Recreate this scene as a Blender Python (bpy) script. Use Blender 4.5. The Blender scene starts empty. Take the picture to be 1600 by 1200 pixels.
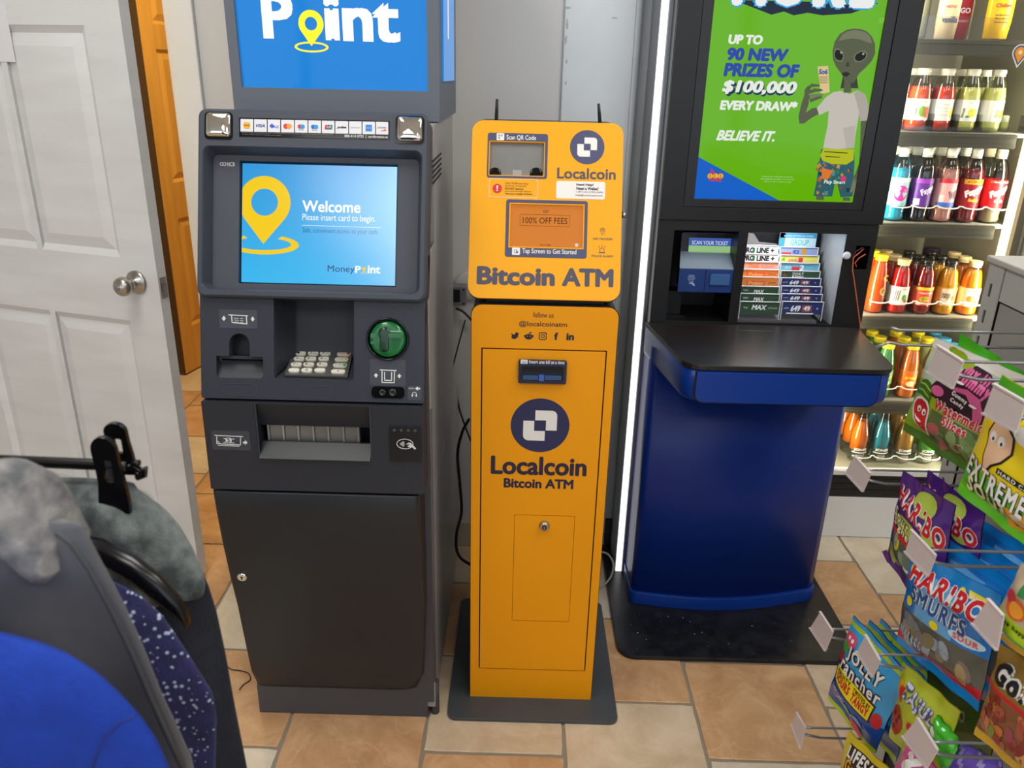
import bpy, bmesh, math, random
from mathutils import Vector, Matrix
S = bpy.context.scene
COL = S.collection
random.seed(7)
# ------------------------------------------------------------------ camera
F = 1246.0
CAMH = 1.55
_dY = Vector((20.0, -485.0, F)).normalized()
_dD = Vector((-75.0, 3200.0, F)); _dD = (_dD - _dD.dot(_dY) * _dY).normalized()
_dX = _dD.cross(_dY)
RW = Matrix((_dX, _dY, -_dD))                 # rows: world axes in lens coordinates; RW @ lens = world
cam_data = bpy.data.cameras.new('camera')
cam = bpy.data.objects.new('camera', cam_data)
COL.objects.link(cam)
cam_data.sensor_width = 36.0
cam_data.lens = F / 1600 * 36
cam_data.clip_start = 0.02
cam_data.dof.use_dof = True; cam_data.dof.focus_distance = 1.95; cam_data.dof.aperture_fstop = 7.5
cx_ = RW @ Vector((1, 0, 0)); cy_ = RW @ Vector((0, -1, 0)); cz_ = RW @ Vector((0, 0, -1))
mw = Matrix((cx_, cy_, cz_)).transposed().to_4x4()
mw.translation = Vector((0, 0, CAMH))
cam.matrix_world = mw
S.camera = cam
# ------------------------------------------------------------------ world, light, exposure
S.view_settings.view_transform = 'Standard'
S.view_settings.look = 'None'
S.view_settings.gamma = 1
S.view_settings.use_curve_mapping = False
S.view_settings.exposure = 0.0
world = bpy.data.worlds.new('world')
S.world = world
world.use_nodes = True
bg = world.node_tree.nodes['Background']
bg.inputs[0].default_value = (0.80, 0.88, 1.0, 1)
bg.inputs[1].default_value = 1.8

def area(name, loc, rot, sx, sy, power, color=(1, 1, 1)):
    l = bpy.data.lights.new(name, 'AREA')
    l.shape = 'RECTANGLE'; l.size = sx; l.size_y = sy; l.energy = power; l.color = color
    o = bpy.data.objects.new(name, l)
    o.location = loc; o.rotation_euler = rot
    COL.objects.link(o)
    return o
CEIL = 2.9
PANELS = [(-0.9, 1.0), (0.9, 1.0), (-0.9, -1.2), (0.9, -1.2), (2.6, 1.0), (2.6, -1.2)]
for i, (x, y) in enumerate(PANELS):
    area('ceiling_lamp', (x, y, CEIL - 0.03), (0, 0, 0), 0.56, 1.16, 21.5, (1.0, 0.97, 0.93))
area('back_room_lamp', (-1.3, 3.3, 2.5), (0, 0, 0), 0.4, 0.4, 32, (1.0, 0.79, 0.46))

area('cooler_lamp', (1.546, 2.562, 1.18), (0, math.radians(90), math.radians(-42)), 1.75, 0.02, 8.5, (1.0, 0.93, 0.68))
area('cooler_lamp', (1.095, 2.562, 1.18), (0, math.radians(-90), math.radians(42)), 1.75, 0.02, 8.5, (1.0, 0.93, 0.68))
area('kiosk_niche_lamp', (0.70, 2.24, 1.185), (0, 0, 0), 0.2, 0.05, 1.1, (0.95, 0.97, 1.0))

# ------------------------------------------------------------------ ray helpers: a pixel of the photograph meets a real plane
def ray(px, py): return RW @ Vector((px - 800.0, py - 600.0, F))
CAMP = Vector((0, 0, CAMH))
def atY(px, py, Y): r = ray(px, py); return CAMP + r * (Y / r.y)
def atX(px, py, X): r = ray(px, py); return CAMP + r * (X / r.x)
def atZ(px, py, z): r = ray(px, py); return CAMP + r * ((z - CAMH) / r.z)

class Pl:
    """a flat face: origin, unit axes u (to its right) and v (up it), n out of it"""
    def __init__(s, o, u, v):
        s.o = Vector(o); s.u = Vector(u).normalized(); v = Vector(v)
        s.v = (v - v.dot(s.u) * s.u).normalized(); s.n = s.u.cross(s.v)
    def pt(s, u, v, w=0.0): return s.o + s.u * u + s.v * v + s.n * w
    def pix(s, px, py, w=0.0):
        r = ray(px, py); t = (s.o + s.n * w - CAMP).dot(s.n) / r.dot(s.n)
        d = CAMP + r * t - s.o
        return d.dot(s.u), d.dot(s.v)
    def box(s, x0, y0, x1, y1):
        """u,v extents of a picture rectangle"""
        c = [s.pix(x0, (y0 + y1) / 2), s.pix(x1, (y0 + y1) / 2), s.pix((x0 + x1) / 2, y0), s.pix((x0 + x1) / 2, y1)]
        return min(c[0][0], c[1][0]), min(c[2][1], c[3][1]), max(c[0][0], c[1][0]), max(c[2][1], c[3][1])
def frontY(Y): return Pl((0, Y, 0), (1, 0, 0), (0, 0, 1))
WORLD = Pl((0, 0, 0), (1, 0, 0), (0, 1, 0))    # u=x v=y w=z

# ------------------------------------------------------------------ materials
def lin(h):
    if isinstance(h, str):
        h = h.lstrip('#'); c = [int(h[i:i + 2], 16) / 255 for i in (0, 2, 4)]
    else: c = list(h)
    return tuple((x / 12.92 if x <= 0.04045 else ((x + 0.055) / 1.055) ** 2.4) for x in c) + (1.0,)
MC = {}
def M(name, col='#808080', rough=0.5, metal=0.0, emit=None, es=1.0, noise=0.0, nscale=20.0, col2=None, bump=0.0, bscale=200.0,
      trans=0.0, ior=1.45, alpha=1.0, coat=0.0, spec=0.5, sheen=0.0, stretch=None):
    if name in MC: return MC[name]
    m = bpy.data.materials.new(name); m.use_nodes = True
    nt = m.node_tree; b = nt.nodes['Principled BSDF']; MC[name] = m
    b.inputs['Base Color'].default_value = lin(col)
    b.inputs['Roughness'].default_value = rough
    b.inputs['Metallic'].default_value = metal
    b.inputs['IOR'].default_value = ior
    b.inputs['Specular IOR Level'].default_value = spec
    if trans: b.inputs['Transmission Weight'].default_value = trans
    if alpha < 1: b.inputs['Alpha'].default_value = alpha
    if coat: b.inputs['Coat Weight'].default_value = coat; b.inputs['Coat Roughness'].default_value = 0.06
    if sheen: b.inputs['Sheen Weight'].default_value = sheen
    if emit:
        b.inputs['Emission Color'].default_value = lin(emit); b.inputs['Emission Strength'].default_value = es
    if noise or bump:
        tc = nt.nodes.new('ShaderNodeTexCoord'); src = tc.outputs['Object']
        if stretch:
            mp = nt.nodes.new('ShaderNodeMapping'); mp.inputs['Scale'].default_value = stretch
            nt.links.new(src, mp.inputs[0]); src = mp.outputs[0]
    if noise:
        n = nt.nodes.new('ShaderNodeTexNoise'); n.inputs['Scale'].default_value = nscale; n.inputs['Detail'].default_value = 5
        nt.links.new(src, n.inputs['Vector'])
        r = nt.nodes.new('ShaderNodeMix'); r.data_type = 'RGBA'
        r.inputs[6].default_value = lin(col); r.inputs[7].default_value = lin(col2 or col)
        mr = nt.nodes.new('ShaderNodeMapRange'); mr.inputs[1].default_value = 0.5 - noise / 2; mr.inputs[2].default_value = 0.5 + noise / 2
        nt.links.new(n.outputs[0], mr.inputs[0]); nt.links.new(mr.outputs[0], r.inputs[0])
        nt.links.new(r.outputs[2], b.inputs['Base Color'])
    if bump:
        n2 = nt.nodes.new('ShaderNodeTexNoise'); n2.inputs['Scale'].default_value = bscale; n2.inputs['Detail'].default_value = 3
        nt.links.new(src, n2.inputs['Vector'])
        bp = nt.nodes.new('ShaderNodeBump'); bp.inputs['Strength'].default_value = bump; bp.inputs['Distance'].default_value = 0.002
        nt.links.new(n2.outputs[0], bp.inputs['Height']); nt.links.new(bp.outputs[0], b.inputs['Normal'])
    return m
def glow(name, col, es=1.0):           # screens and lamps: they give off light
    return M(name, '#000000', 0.15, emit=col, es=es)

# ------------------------------------------------------------------ shape collector
def rrect(u0, v0, u1, v1, r=0.0, n=5, rs=None):
    rs = rs or (r, r, r, r)             # corners: bottom-left, bottom-right, top-right, top-left
    out = []
    for (cx, cy, a0, rr, sx, sy) in ((u0, v0, 180, rs[0], 1, 1), (u1, v0, 270, rs[1], -1, 1), (u1, v1, 0, rs[2], -1, -1), (u0, v1, 90, rs[3], 1, -1)):
        if rr <= 1e-6: out.append((cx, cy)); continue
        for k in range(n + 1):
            a = math.radians(a0 + 90 * k / n)
            out.append((cx + sx * rr + rr * math.cos(a), cy + sy * rr + rr * math.sin(a)))
    return out
def ellipse(cu, cv, ru, rv=None, n=32, a0=0, a1=360):
    rv = ru if rv is None else rv
    full = abs(a1 - a0) >= 360
    m = n if full else n + 1
    return [(cu + ru * math.cos(math.radians(a0 + (a1 - a0) * k / n)), cv + rv * math.sin(math.radians(a0 + (a1 - a0) * k / n))) for k in range(m)]
class MB:
    def __init__(s): s.v = []; s.f = []; s.sm = []
    def add(s, vs, fs, smooth=False):
        k = len(s.v); s.v += [Vector(x) for x in vs]; s.f += [tuple(i + k for i in f) for f in fs]; s.sm += [smooth] * len(fs)
        return s
    def prism(s, pl, poly, w0, w1, smooth=False):
        n = len(poly)
        vs = [pl.pt(u, v, w0) for u, v in poly] + [pl.pt(u, v, w1) for u, v in poly]
        s.add(vs, [tuple(range(n - 1, -1, -1)), tuple(range(n, 2 * n))])
        k = len(s.v) - 2 * n
        for i in range(n):
            j = (i + 1) % n
            s.f.append((k + i, k + j, k + n + j, k + n + i)); s.sm.append(smooth)
        return s
    def rect(s, pl, u0, v0, u1, v1, w0, w1, r=0.0): return s.prism(pl, rrect(u0, v0, u1, v1, r), w0, w1)
    def cube(s, x0, x1, y0, y1, z0, z1): return s.prism(WORLD, [(x0, y0), (x1, y0), (x1, y1), (x0, y1)], z0, z1)
    def loft(s, loops, cap=True, smooth=True, closed=True):
        n = len(loops[0]); k = len(s.v)
        vs = [p for l in loops for p in l]; s.v += [Vector(p) for p in vs]
        for a in range(len(loops) - 1):
            for i in range(n if closed else n - 1):
                j = (i + 1) % n
                s.f.append((k + a * n + i, k + a * n + j, k + (a + 1) * n + j, k + (a + 1) * n + i)); s.sm.append(smooth)
        if cap and closed:
            s.f.append(tuple(k + i for i in range(n - 1, -1, -1))); s.sm.append(False)
            s.f.append(tuple(k + (len(loops) - 1) * n + i for i in range(n))); s.sm.append(False)
        return s
    def ring(s, pl, outer, inner, w0, w1, wi0=None, wi1=None):
        """frame: same-length loops outer and inner"""
        wi0 = w0 if wi0 is None else wi0; wi1 = w1 if wi1 is None else wi1
        L = [[pl.pt(u, v, w) for u, v in p] for p, w in ((outer, w0), (outer, w1), (inner, wi1), (inner, wi0), (outer, w0))]
        return s.loft(L, cap=False, smooth=False)
    def tube(s, pts, r, n=8, cap=True, rs=None):
        pts = [Vector(p) for p in pts]; loops = []; prev = None
        for i, p in enumerate(pts):
            a = pts[max(i - 1, 0)]; b = pts[min(i + 1, len(pts) - 1)]; d = (b - a).normalized()
            if prev is None:
                ref = Vector((0, 0, 1)) if abs(d.z) < 0.9 else Vector((1, 0, 0))
                e = d.cross(ref).normalized()
            else: e = (prev - prev.dot(d) * d).normalized()
            g = d.cross(e); prev = e; rr = rs[i] if rs else r
            loops.append([p + (e * math.cos(2 * math.pi * k / n) + g * math.sin(2 * math.pi * k / n)) * rr for k in range(n)])
        return s.loft(loops, cap=cap)
    def lathe(s, pl, cu, cv, prof, n=24, w=0.0, smooth=True, cap=True):
        """prof: (radius, height along n)"""
        return s.loft([[pl.pt(cu + r * math.cos(2 * math.pi * k / n), cv + r * math.sin(2 * math.pi * k / n), w + h) for k in range(n)] for r, h in prof], cap=cap, smooth=smooth)
    def mesh(s, name, mat, bevel=0.0, segs=2, merge=True):
        me = bpy.data.meshes.new(name)
        lo = Vector((min(p.x for p in s.v), min(p.y for p in s.v), min(p.z for p in s.v)))
        hi = Vector((max(p.x for p in s.v), max(p.y for p in s.v), max(p.z for p in s.v)))
        c = Vector(((lo.x + hi.x) / 2, (lo.y + hi.y) / 2, lo.z))
        me.from_pydata([p - c for p in s.v], [], s.f)
        for p, sm in zip(me.polygons, s.sm): p.use_smooth = sm
        bm = bmesh.new(); bm.from_mesh(me)
        bmesh.ops.remove_doubles(bm, verts=bm.verts, dist=1e-6)
        bmesh.ops.recalc_face_normals(bm, faces=bm.faces)
        if bevel:
            es = [e for e in bm.edges if len(e.link_faces) == 2 and e.calc_face_angle(0) > 0.6]
            bmesh.ops.bevel(bm, geom=es, offset=bevel, segments=segs, affect='EDGES', clamp_overlap=True, profile=0.6)
        bm.to_mesh(me); bm.free()
        for m in (mat if isinstance(mat, (list, tuple)) else [mat]): me.materials.append(m)
        return me, c
    def obj(s, name, mat, parent=None, bevel=0.0, segs=2, label=None):
        me, c = s.mesh(name, mat, bevel, segs)
        return place(name, me, c, parent, label)
def place(name, me, c, parent=None, label=None):
    o = bpy.data.objects.new(name, me); COL.objects.link(o)
    if parent is not None:
        o.parent = parent; o.location = Vector(c) - WL(parent)
    else: o.location = c
    if label: o['label'] = label
    return o
def WL(o):
    l = Vector(o.location)
    while o.parent is not None: o = o.parent; l += o.location
    return l
def tag(o, label, cat, group=None, kind=None):
    if label: o['label'] = label
    if cat: o['category'] = cat
    if group: o['group'] = group
    if kind: o['kind'] = kind
    return o
def thing(name, loc, label, cat, group=None):
    o = bpy.data.objects.new(name, None); COL.objects.link(o); o.location = loc; o.empty_display_size = 0.1
    return tag(o, label, cat, group)
def struct(o): o['kind'] = 'structure'; return o
def curve_mesh(cu):
    o = bpy.data.objects.new('tmp', cu)
    me = bpy.data.meshes.new_from_object(o)
    bpy.data.objects.remove(o)
    return me
def plate_into(mb, pl, loops, w0, w1):
    """a flat plate with real holes: loops[0] outer, others holes"""
    cu = bpy.data.curves.new('tmp', 'CURVE'); cu.dimensions = '2D'; cu.fill_mode = 'BOTH'; cu.extrude = abs(w1 - w0) / 2
    for L in loops:
        sp = cu.splines.new('POLY'); sp.points.add(len(L) - 1); sp.use_cyclic_u = True
        for p, (u, v) in zip(sp.points, L): p.co = (u, v, 0, 1)
    me = curve_mesh(cu); mid = (w0 + w1) / 2
    mb.add([pl.pt(v.co.x, v.co.y, v.co.z + mid) for v in me.vertices], [tuple(p.vertices) for p in me.polygons])
    bpy.data.meshes.remove(me); bpy.data.curves.remove(cu)
    return mb
def text_into(mb, pl, s, box, w=0.0006, bold=0.0, shear=0.0, align=None, sub=3, th=0.0003, rot=0.0, space=1.0, fn=None):
    """lettering that fills box=(u0,v0,u1,v1); bold letters are struck several times a little apart; fn bends (u,v,w) onto a curved face"""
    cu = bpy.data.curves.new('tmp', 'FONT'); cu.body = s; cu.shear = shear; cu.resolution_u = sub
    cu.space_character = space
    me = curve_mesh(cu)
    if not me.vertices: bpy.data.curves.remove(cu); return mb
    xs = [v.co.x for v in me.vertices]; ys = [v.co.y for v in me.vertices]
    x0, x1, y0, y1 = min(xs), max(xs), min(ys), max(ys)
    u0, v0, u1, v1 = box
    b_ = bold * (u1 - u0) / max(x1 - x0, 1e-6); bv = bold * (v1 - v0) / max(y1 - y0, 1e-6) * 0.8
    if not fn: bv = min(bv, b_)
    sx = (u1 - u0 - 2 * b_) / max(x1 - x0, 1e-6); sy = (v1 - v0 - 2 * bv) / max(y1 - y0, 1e-6)
    cr, sr = math.cos(rot), math.sin(rot); cu_, cv_ = (u0 + u1) / 2, (v0 + v1) / 2
    fs = [tuple(p.vertices) for p in me.polygons]
    for k, (dx, dy) in enumerate(((-0.71, -0.71), (0, -1), (0.71, -0.71), (1, 0), (0.71, 0.71), (0, 1), (-0.71, 0.71), (-1, 0), (0, 0)) if bold > 0.03 else ((-1, -1), (1, -1), (1, 1), (-1, 1), (0, 0)) if bold else ((0, 0),)):
        vs = []
        for v in me.vertices:
            a = u0 + b_ + (v.co.x - x0) * sx - cu_ + dx * b_; b = v0 + bv + (v.co.y - y0) * sy - cv_ + dy * bv
            uu, vv, ww = cu_ + a * cr - b * sr, cv_ + a * sr + b * cr, w + k * 0.00001
            vs.append(fn(uu, vv, ww) if fn else pl.pt(uu, vv, ww))
        mb.add(vs, fs)
    bpy.data.meshes.remove(me); bpy.data.curves.remove(cu)
    return mb
def text(pl, s, pxbox, mat, parent, w=0.0006, name='lettering', px=True, **k):
    """pxbox: x0,y0,x1,y1 of the inked letters in the picture, met with the real face pl"""
    mb = MB()
    for item in (s if isinstance(s, list) else [(s, pxbox)]):
        t, b = item[0], item[1]
        kk = dict(k); kk.update(item[2] if len(item) > 2 else {})
        text_into(mb, pl, t, pl.box(*b) if px else b, w, **kk)
    return mb.obj(name, mat, parent)
def shape(pl, polys, mat, parent, w0=0.0, w1=0.0008, name='emblem', px=False, label=None):
    mb = MB()
    for p in polys:
        if px: p = [pl.pix(*q) for q in p]
        mb.prism(pl, p, w0, w1)
    return mb.obj(name, mat, parent, label=label)
def holes(pl, loops, mat, parent, w0, w1, name, label=None, px=False):
    if px: loops = [[pl.pix(*q) for q in l] for l in loops]
    return plate_into(MB(), pl, loops, w0, w1).obj(name, mat, parent, label=label)
def copy_tree(o, dloc, parent=None):
    c = o.copy(); COL.objects.link(c)
    if parent is None: c.location = Vector(o.location) + Vector(dloc)
    else: c.parent = parent
    for ch in list(o.children): copy_tree(ch, (0, 0, 0), c)
    return c
# ================================================================== THE SETTING
WALLY = 2.41
m_wall = M('painted wall', '#d8d6d2', 0.75, noise=0.5, nscale=1.5, col2='#cfcecb', bump=0.05, bscale=60)
m_wall2 = M('pale scuffed wall panel', '#e0e6e8', 0.45, noise=0.3, nscale=3, col2='#d3d9da')
m_white = M('white gloss paint', '#ececea', 0.35, noise=0.3, nscale=3, col2='#e0e0dd')
m_grout = M('tile grout', '#8d8474', 0.9)
def tile_mat(name, a, b, c):
    m = bpy.data.materials.new(name); m.use_nodes = True; nt = m.node_tree; p = nt.nodes['Principled BSDF']
    tc = nt.nodes.new('ShaderNodeTexCoord'); oi = nt.nodes.new('ShaderNodeObjectInfo')
    ad = nt.nodes.new('ShaderNodeVectorMath'); ad.operation = 'ADD'
    sc = nt.nodes.new('ShaderNodeVectorMath'); sc.operation = 'SCALE'; sc.inputs[3].default_value = 13.0
    co = nt.nodes.new('ShaderNodeCombineXYZ')
    for i in range(3): nt.links.new(oi.outputs['Random'], co.inputs[i])
    nt.links.new(co.outputs[0], sc.inputs[0]); nt.links.new(tc.outputs['Object'], ad.inputs[0]); nt.links.new(sc.outputs[0], ad.inputs[1])
    n = nt.nodes.new('ShaderNodeTexNoise'); n.inputs['Scale'].default_value = 7; n.inputs['Detail'].default_value = 9; n.inputs['Roughness'].default_value = 0.68; n.inputs['Distortion'].default_value = 0.7
    nt.links.new(ad.outputs[0], n.inputs['Vector'])
    r = nt.nodes.new('ShaderNodeValToRGB'); e = r.color_ramp.elements
    e[0].position = 0.30; e[0].color = lin(a); e[1].position = 0.72; e[1].color = lin(c)
    k = e.new(0.5); k.color = lin(b)
    nt.links.new(n.outputs[0], r.inputs[0])
    # pale hairline veins
    n3 = nt.nodes.new('ShaderNodeTexNoise'); n3.inputs['Scale'].default_value = 5; n3.inputs['Detail'].default_value = 4; n3.inputs['Distortion'].default_value = 1.5
    nt.links.new(ad.outputs[0], n3.inputs['Vector'])
    v = nt.nodes.new('ShaderNodeValToRGB'); ve = v.color_ramp.elements
    ve[0].position = 0.485; ve[0].color = (0, 0, 0, 1); ve[1].position = 0.515; ve[1].color = (0, 0, 0, 1); q = ve.new(0.5); q.color = (1, 1, 1, 1)
    nt.links.new(n3.outputs[0], v.inputs[0])
    n4 = nt.nodes.new('ShaderNodeTexNoise'); n4.inputs['Scale'].default_value = 4
    nt.links.new(ad.outputs[0], n4.inputs['Vector'])
    mu = nt.nodes.new('ShaderNodeMath'); mu.operation = 'MULTIPLY'; mu.use_clamp = True; nt.links.new(v.outputs[0], mu.inputs[0]); nt.links.new(n4.outputs[0], mu.inputs[1])
    mx = nt.nodes.new('ShaderNodeMix'); mx.data_type = 'RGBA'; mx.inputs[7].default_value = lin('#f0dcc0')
    sc2_ = nt.nodes.new('ShaderNodeMath'); sc2_.operation = 'MULTIPLY'; sc2_.inputs[1].default_value = 0.22; nt.links.new(mu.outputs[0], sc2_.inputs[0]); nt.links.new(sc2_.outputs[0], mx.inputs[0]); nt.links.new(r.outputs[0], mx.inputs[6]); nt.links.new(mx.outputs[2], p.inputs['Base Color'])
    p.inputs['Roughness'].default_value = 0.42
    bp = nt.nodes.new('ShaderNodeBump'); bp.inputs['Strength'].default_value = 0.25; bp.inputs['Distance'].default_value = 0.003
    nt.links.new(n.outputs[0], bp.inputs['Height']); nt.links.new(bp.outputs[0], p.inputs['Normal'])
    return m
m_tileO = tile_mat('ochre stone tile', '#ad8259', '#c3986d', '#d6b187')
m_tileB = tile_mat('beige stone tile', '#baa385', '#cbb597', '#dac6ab')
m_tileP = tile_mat('pale stone tile', '#bbac96', '#ccbea7', '#dacebb')
floor = struct(MB().cube(-3.2, 4.2, -3.6, 5.6, -0.08, -0.004).obj('floor', m_grout))
TP = 0.349; TX0 = -0.208
def tile_mesh(mat, seed):
    rnd = random.Random(seed); h = TP / 2 - 0.0035; n = 12; loop = []
    for (sx, sy) in ((-1, -1), (1, -1), (1, 1), (-1, 1)): pass
    pts = []
    cs = [(-h, -h), (h, -h), (h, h), (-h, h)]
    for i in range(4):
        a = Vector(cs[i]); b = Vector(cs[(i + 1) % 4]); d = b - a; nn = Vector((-d.y, d.x)).normalized()
        for k in range(n):
            p = a + d * (k / n) + nn * (0.004 if k == 0 else rnd.uniform(0, 0.0016))
            pts.append((p.x, p.y))
    mb = MB()
    lo = [Vector((x, y, -0.006)) for x, y in pts]; hi = [Vector((x, y, -0.001)) for x, y in pts]; tp = [Vector((x * 0.988, y * 0.988, 0.0)) for x, y in pts]
    mb.loft([lo, hi, tp], smooth=False)
    return mb.mesh('tile', mat)
tmeshes = {k: [tile_mesh(m, 3 * j + q) for q in range(2)] for j, (k, m) in enumerate((('O', m_tileO), ('B', m_tileB), ('P', m_tileP)))}
KNOWN = {}
def setk(x, y, c):
    i = math.floor((x - TX0) / TP); KNOWN[(round(x, 1), round(y, 1))] = c
    _k.append((x, y, c))
_k = []
for x, y, c in ((0.0, 1.3, 'O'), (0.0, 1.62, 'B'), (-0.38, 1.5, 'O'), (-0.38, 1.2, 'O'), (-0.7, 1.3, 'P'), (-0.7, 1.65, 'O'), (-0.72, 2.0, 'P'), (-1.0, 1.8, 'O'), (-1.0, 2.15, 'B'),
                (0.3, 1.5, 'B'), (0.3, 1.85, 'O'), (0.3, 2.2, 'P'), (0.65, 1.35, 'P'), (0.65, 1.68, 'O'), (1.0, 1.5, 'B'), (1.0, 1.85, 'B'), (1.02, 2.2, 'O'), (1.02, 2.5, 'P'), (1.35, 2.35, 'P'), (1.35, 2.05, 'O'),
                (0.0, 2.0, 'O'), (0.0, 2.3, 'B'), (-1.2, 2.3, 'O'), (-1.2, 2.8, 'O'), (-1.2, 3.2, 'O'), (1.0, 1.15, 'O'), (0.7, 1.0, 'O')):
    _k.append((x, y, c))
floor_tiles = []
for i in range(-9, 9):
    x = TX0 + (i + 0.5) * TP
    off = 0.092 if i % 2 == 0 else 0.277
    for j in range(-10, 15):
        y = off + (j + 0.5) * TP
        if y > 2.75 and x > -0.8: continue
        if x < -2.4 or y < -1.6: continue
        c = None
        for kx, ky, kc in _k:
            if abs(kx - x) < TP / 2 and abs(ky - y) < TP / 2: c = kc
        if c is None: c = random.choice('OOBP')
        me, cc = random.choice(tmeshes[c])
        o = bpy.data.objects.new('tile', me); COL.objects.link(o); o.parent = floor
        o.location = Vector((x, y, -0.006 + random.uniform(-0.0006, 0.0))) - Vector(floor.location)
        o.rotation_euler = (0, 0, random.choice((0, math.pi)))
# back wall pieces (opening for the doorway between x -1.78 and -1.0)
struct(MB().cube(-3.2, -1.84, WALLY, WALLY + 0.12, 0, CEIL).obj('wall_left_of_door', m_wall))
struct(MB().cube(-1.84, -0.985, WALLY, WALLY + 0.12, 2.06, CEIL).obj('wall_over_door', m_wall))
struct(MB().cube(-0.985, 0.105, WALLY, WALLY + 0.12, 0, CEIL).obj('wall_back', m_wall))
# paler scuffed column to the right of the yellow machine
mb = MB()
mb.cube(0.105, 0.30, WALLY - 0.012, WALLY + 0.12, 0, CEIL)
struct(mb.obj('wall_column', m_wall2, bevel=0.004))
mb = MB(); cyl = [(0.30 + 0.02 * math.sin(a), WALLY + 0.008 - 0.02 * math.cos(a)) for a in [i * math.pi / 2 / 6 for i in range(7)]]
mb.prism(WORLD, cyl + [(0.32, WALLY + 0.12), (0.30, WALLY + 0.12)], 0, CEIL)
struct(mb.obj('trim_1', m_wall2))
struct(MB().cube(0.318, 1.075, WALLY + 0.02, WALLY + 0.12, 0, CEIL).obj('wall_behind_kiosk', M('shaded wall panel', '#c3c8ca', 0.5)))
m_scf = M('bare scuff', '#b9b6a6', 0.8)
for (x_, y_, a_, b_) in ((887, 12, 5, 2), (886, 38, 2, 9), (884, 62, 2, 6), (885, 96, 1.5, 4), (1010, 10, 9, 3), (1011, 60, 3, 14), (884, 130, 1.5, 3), (960, 28, 5, 1)):
    pw_ = frontY(WALLY - 0.012); c_ = pw_.pix(x_, y_); k_ = WALLY / F
    rd_ = random.Random(x_ + y_); P_ = [(c_[0] + a_ * k_ * math.cos(t) * rd_.uniform(0.6, 1.2), c_[1] + b_ * k_ * math.sin(t) * rd_.uniform(0.6, 1.2)) for t in [j * math.pi / 6 for j in range(12)]]
    if c_[0] < 0.29: MB().prism(pw_, P_, 0.0, 0.0003).obj('wall_scuff', m_scf, bpy.data.objects['wall_column'])
m_base = M('beige base tile', '#c3b7a0', 0.45, noise=0.5, nscale=9, col2='#b5a890')
for x0, x1 in ((-0.90, -0.56), (-0.555, -0.21), (-0.205, 0.105)):
    o = MB().cube(x0, x1, WALLY - 0.012, WALLY, 0, 0.095).obj('tile', m_base, bevel=0.002)
    if x0 == -0.90:
        pass
    o.name = 'baseboard_back'; struct(o)
struct(MB().cube(0.32, 1.05, WALLY + 0.005, WALLY + 0.02, 0, 0.11).obj('baseboard_side', M('dark vinyl base', '#3c3c3e', 0.5)))
# door casing and jamb
mb = MB(); mb.cube(-0.985, -0.915, WALLY - 0.018, WALLY, 0, 2.12); mb.cube(-1.0, -0.985, WALLY - 0.01, WALLY + 0.14, 0, 2.06)
struct(mb.obj('trim_2', m_white, bevel=0.004))
struct(MB().cube(-1.86, -0.985, WALLY - 0.018, WALLY, 2.05, 2.12).obj('trim_3', m_white, bevel=0.004))
struct(MB().cube(-1.86, -1.80, WALLY - 0.018, WALLY, 0, 2.05).obj('trim_4', m_white, bevel=0.004))
# shell out of view
struct(MB().cube(-3.3, -3.2, -3.6, WALLY + 0.12, 0, CEIL).obj('wall_left', m_wall))
struct(MB().cube(4.2, 4.3, -3.6, 3.4, 0, CEIL).obj('wall_right', m_wall))
struct(MB().cube(1.075, 4.2, 3.3, 3.4, 0, CEIL).obj('wall_behind_cooler', m_wall))
m_bk = M('back room wall', '#b8a080', 0.8)
mb = MB(); mb.cube(-2.5, -2.4, WALLY + 0.12, 5.4, 0, CEIL); mb.cube(-2.4, -0.6, 5.3, 5.4, 0, CEIL); mb.cube(-0.6, -0.5, WALLY + 0.12, 5.4, 0, CEIL)
struct(mb.obj('wall_back_room', m_bk))
mb = MB(); mb.cube(-3.2, 4.2, -3.6, 5.6, CEIL, CEIL + 0.05)
ceiling = struct(mb.obj('ceiling', M('ceiling panel', '#d8d8d4', 0.85)))
m_alu = M('brushed aluminium', '#b8babc', 0.35, 0.9)
for (x, y) in PANELS:
    t = thing('ceiling_light', (x, y, CEIL), None, 'light', 'ceiling lights')
    t['label'] = 'rectangular ceiling light panel, %s row, %s' % (('nearer the machines' if y > 0 else 'nearer the shop front'), {-0.9: 'over the door side', 0.9: 'in the middle', 2.6: 'over the cooler side'}[x])
    mb = MB(); mb.ring(WORLD, rrect(x - 0.31, y - 0.61, x + 0.31, y + 0.61), rrect(x - 0.285, y - 0.585, x + 0.285, y + 0.585), CEIL - 0.035, CEIL)
    mb.obj('frame', m_white, t)
# shop front behind the camera: low wall, mullions, open to daylight
mb = MB(); mb.cube(-3.2, 4.2, -3.7, -3.6, 0, 0.5); mb.cube(-3.2, 4.2, -3.7, -3.6, 2.5, CEIL)
struct(mb.obj('wall_front', m_wall))
mb = MB()
for x in (-3.2, -1.9, -0.6, 0.7, 2.0, 3.3): mb.cube(x, x + 0.07, -3.68, -3.62, 0.5, 2.5)
struct(mb.obj('window_1', M('dark window frame', '#3a3a3c', 0.4)))
# ---- white panel door, standing ajar, hinged at its left
DA = Vector((-1.009, 2.164, 0)); dd = Vector((-0.959, 0.284, 0)).normalized()
DW = 0.80
dpl = Pl(DA + dd * DW, -dd, (0, 0, 1))          # u runs from hinge to latch edge
TH = 0.035
door = thing('door_1', DA + dd * DW, 'white six-panel interior door standing ajar with a steel knob', None); door['kind'] = 'structure'
ZB, ZT = 0.012, 2.03
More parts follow.
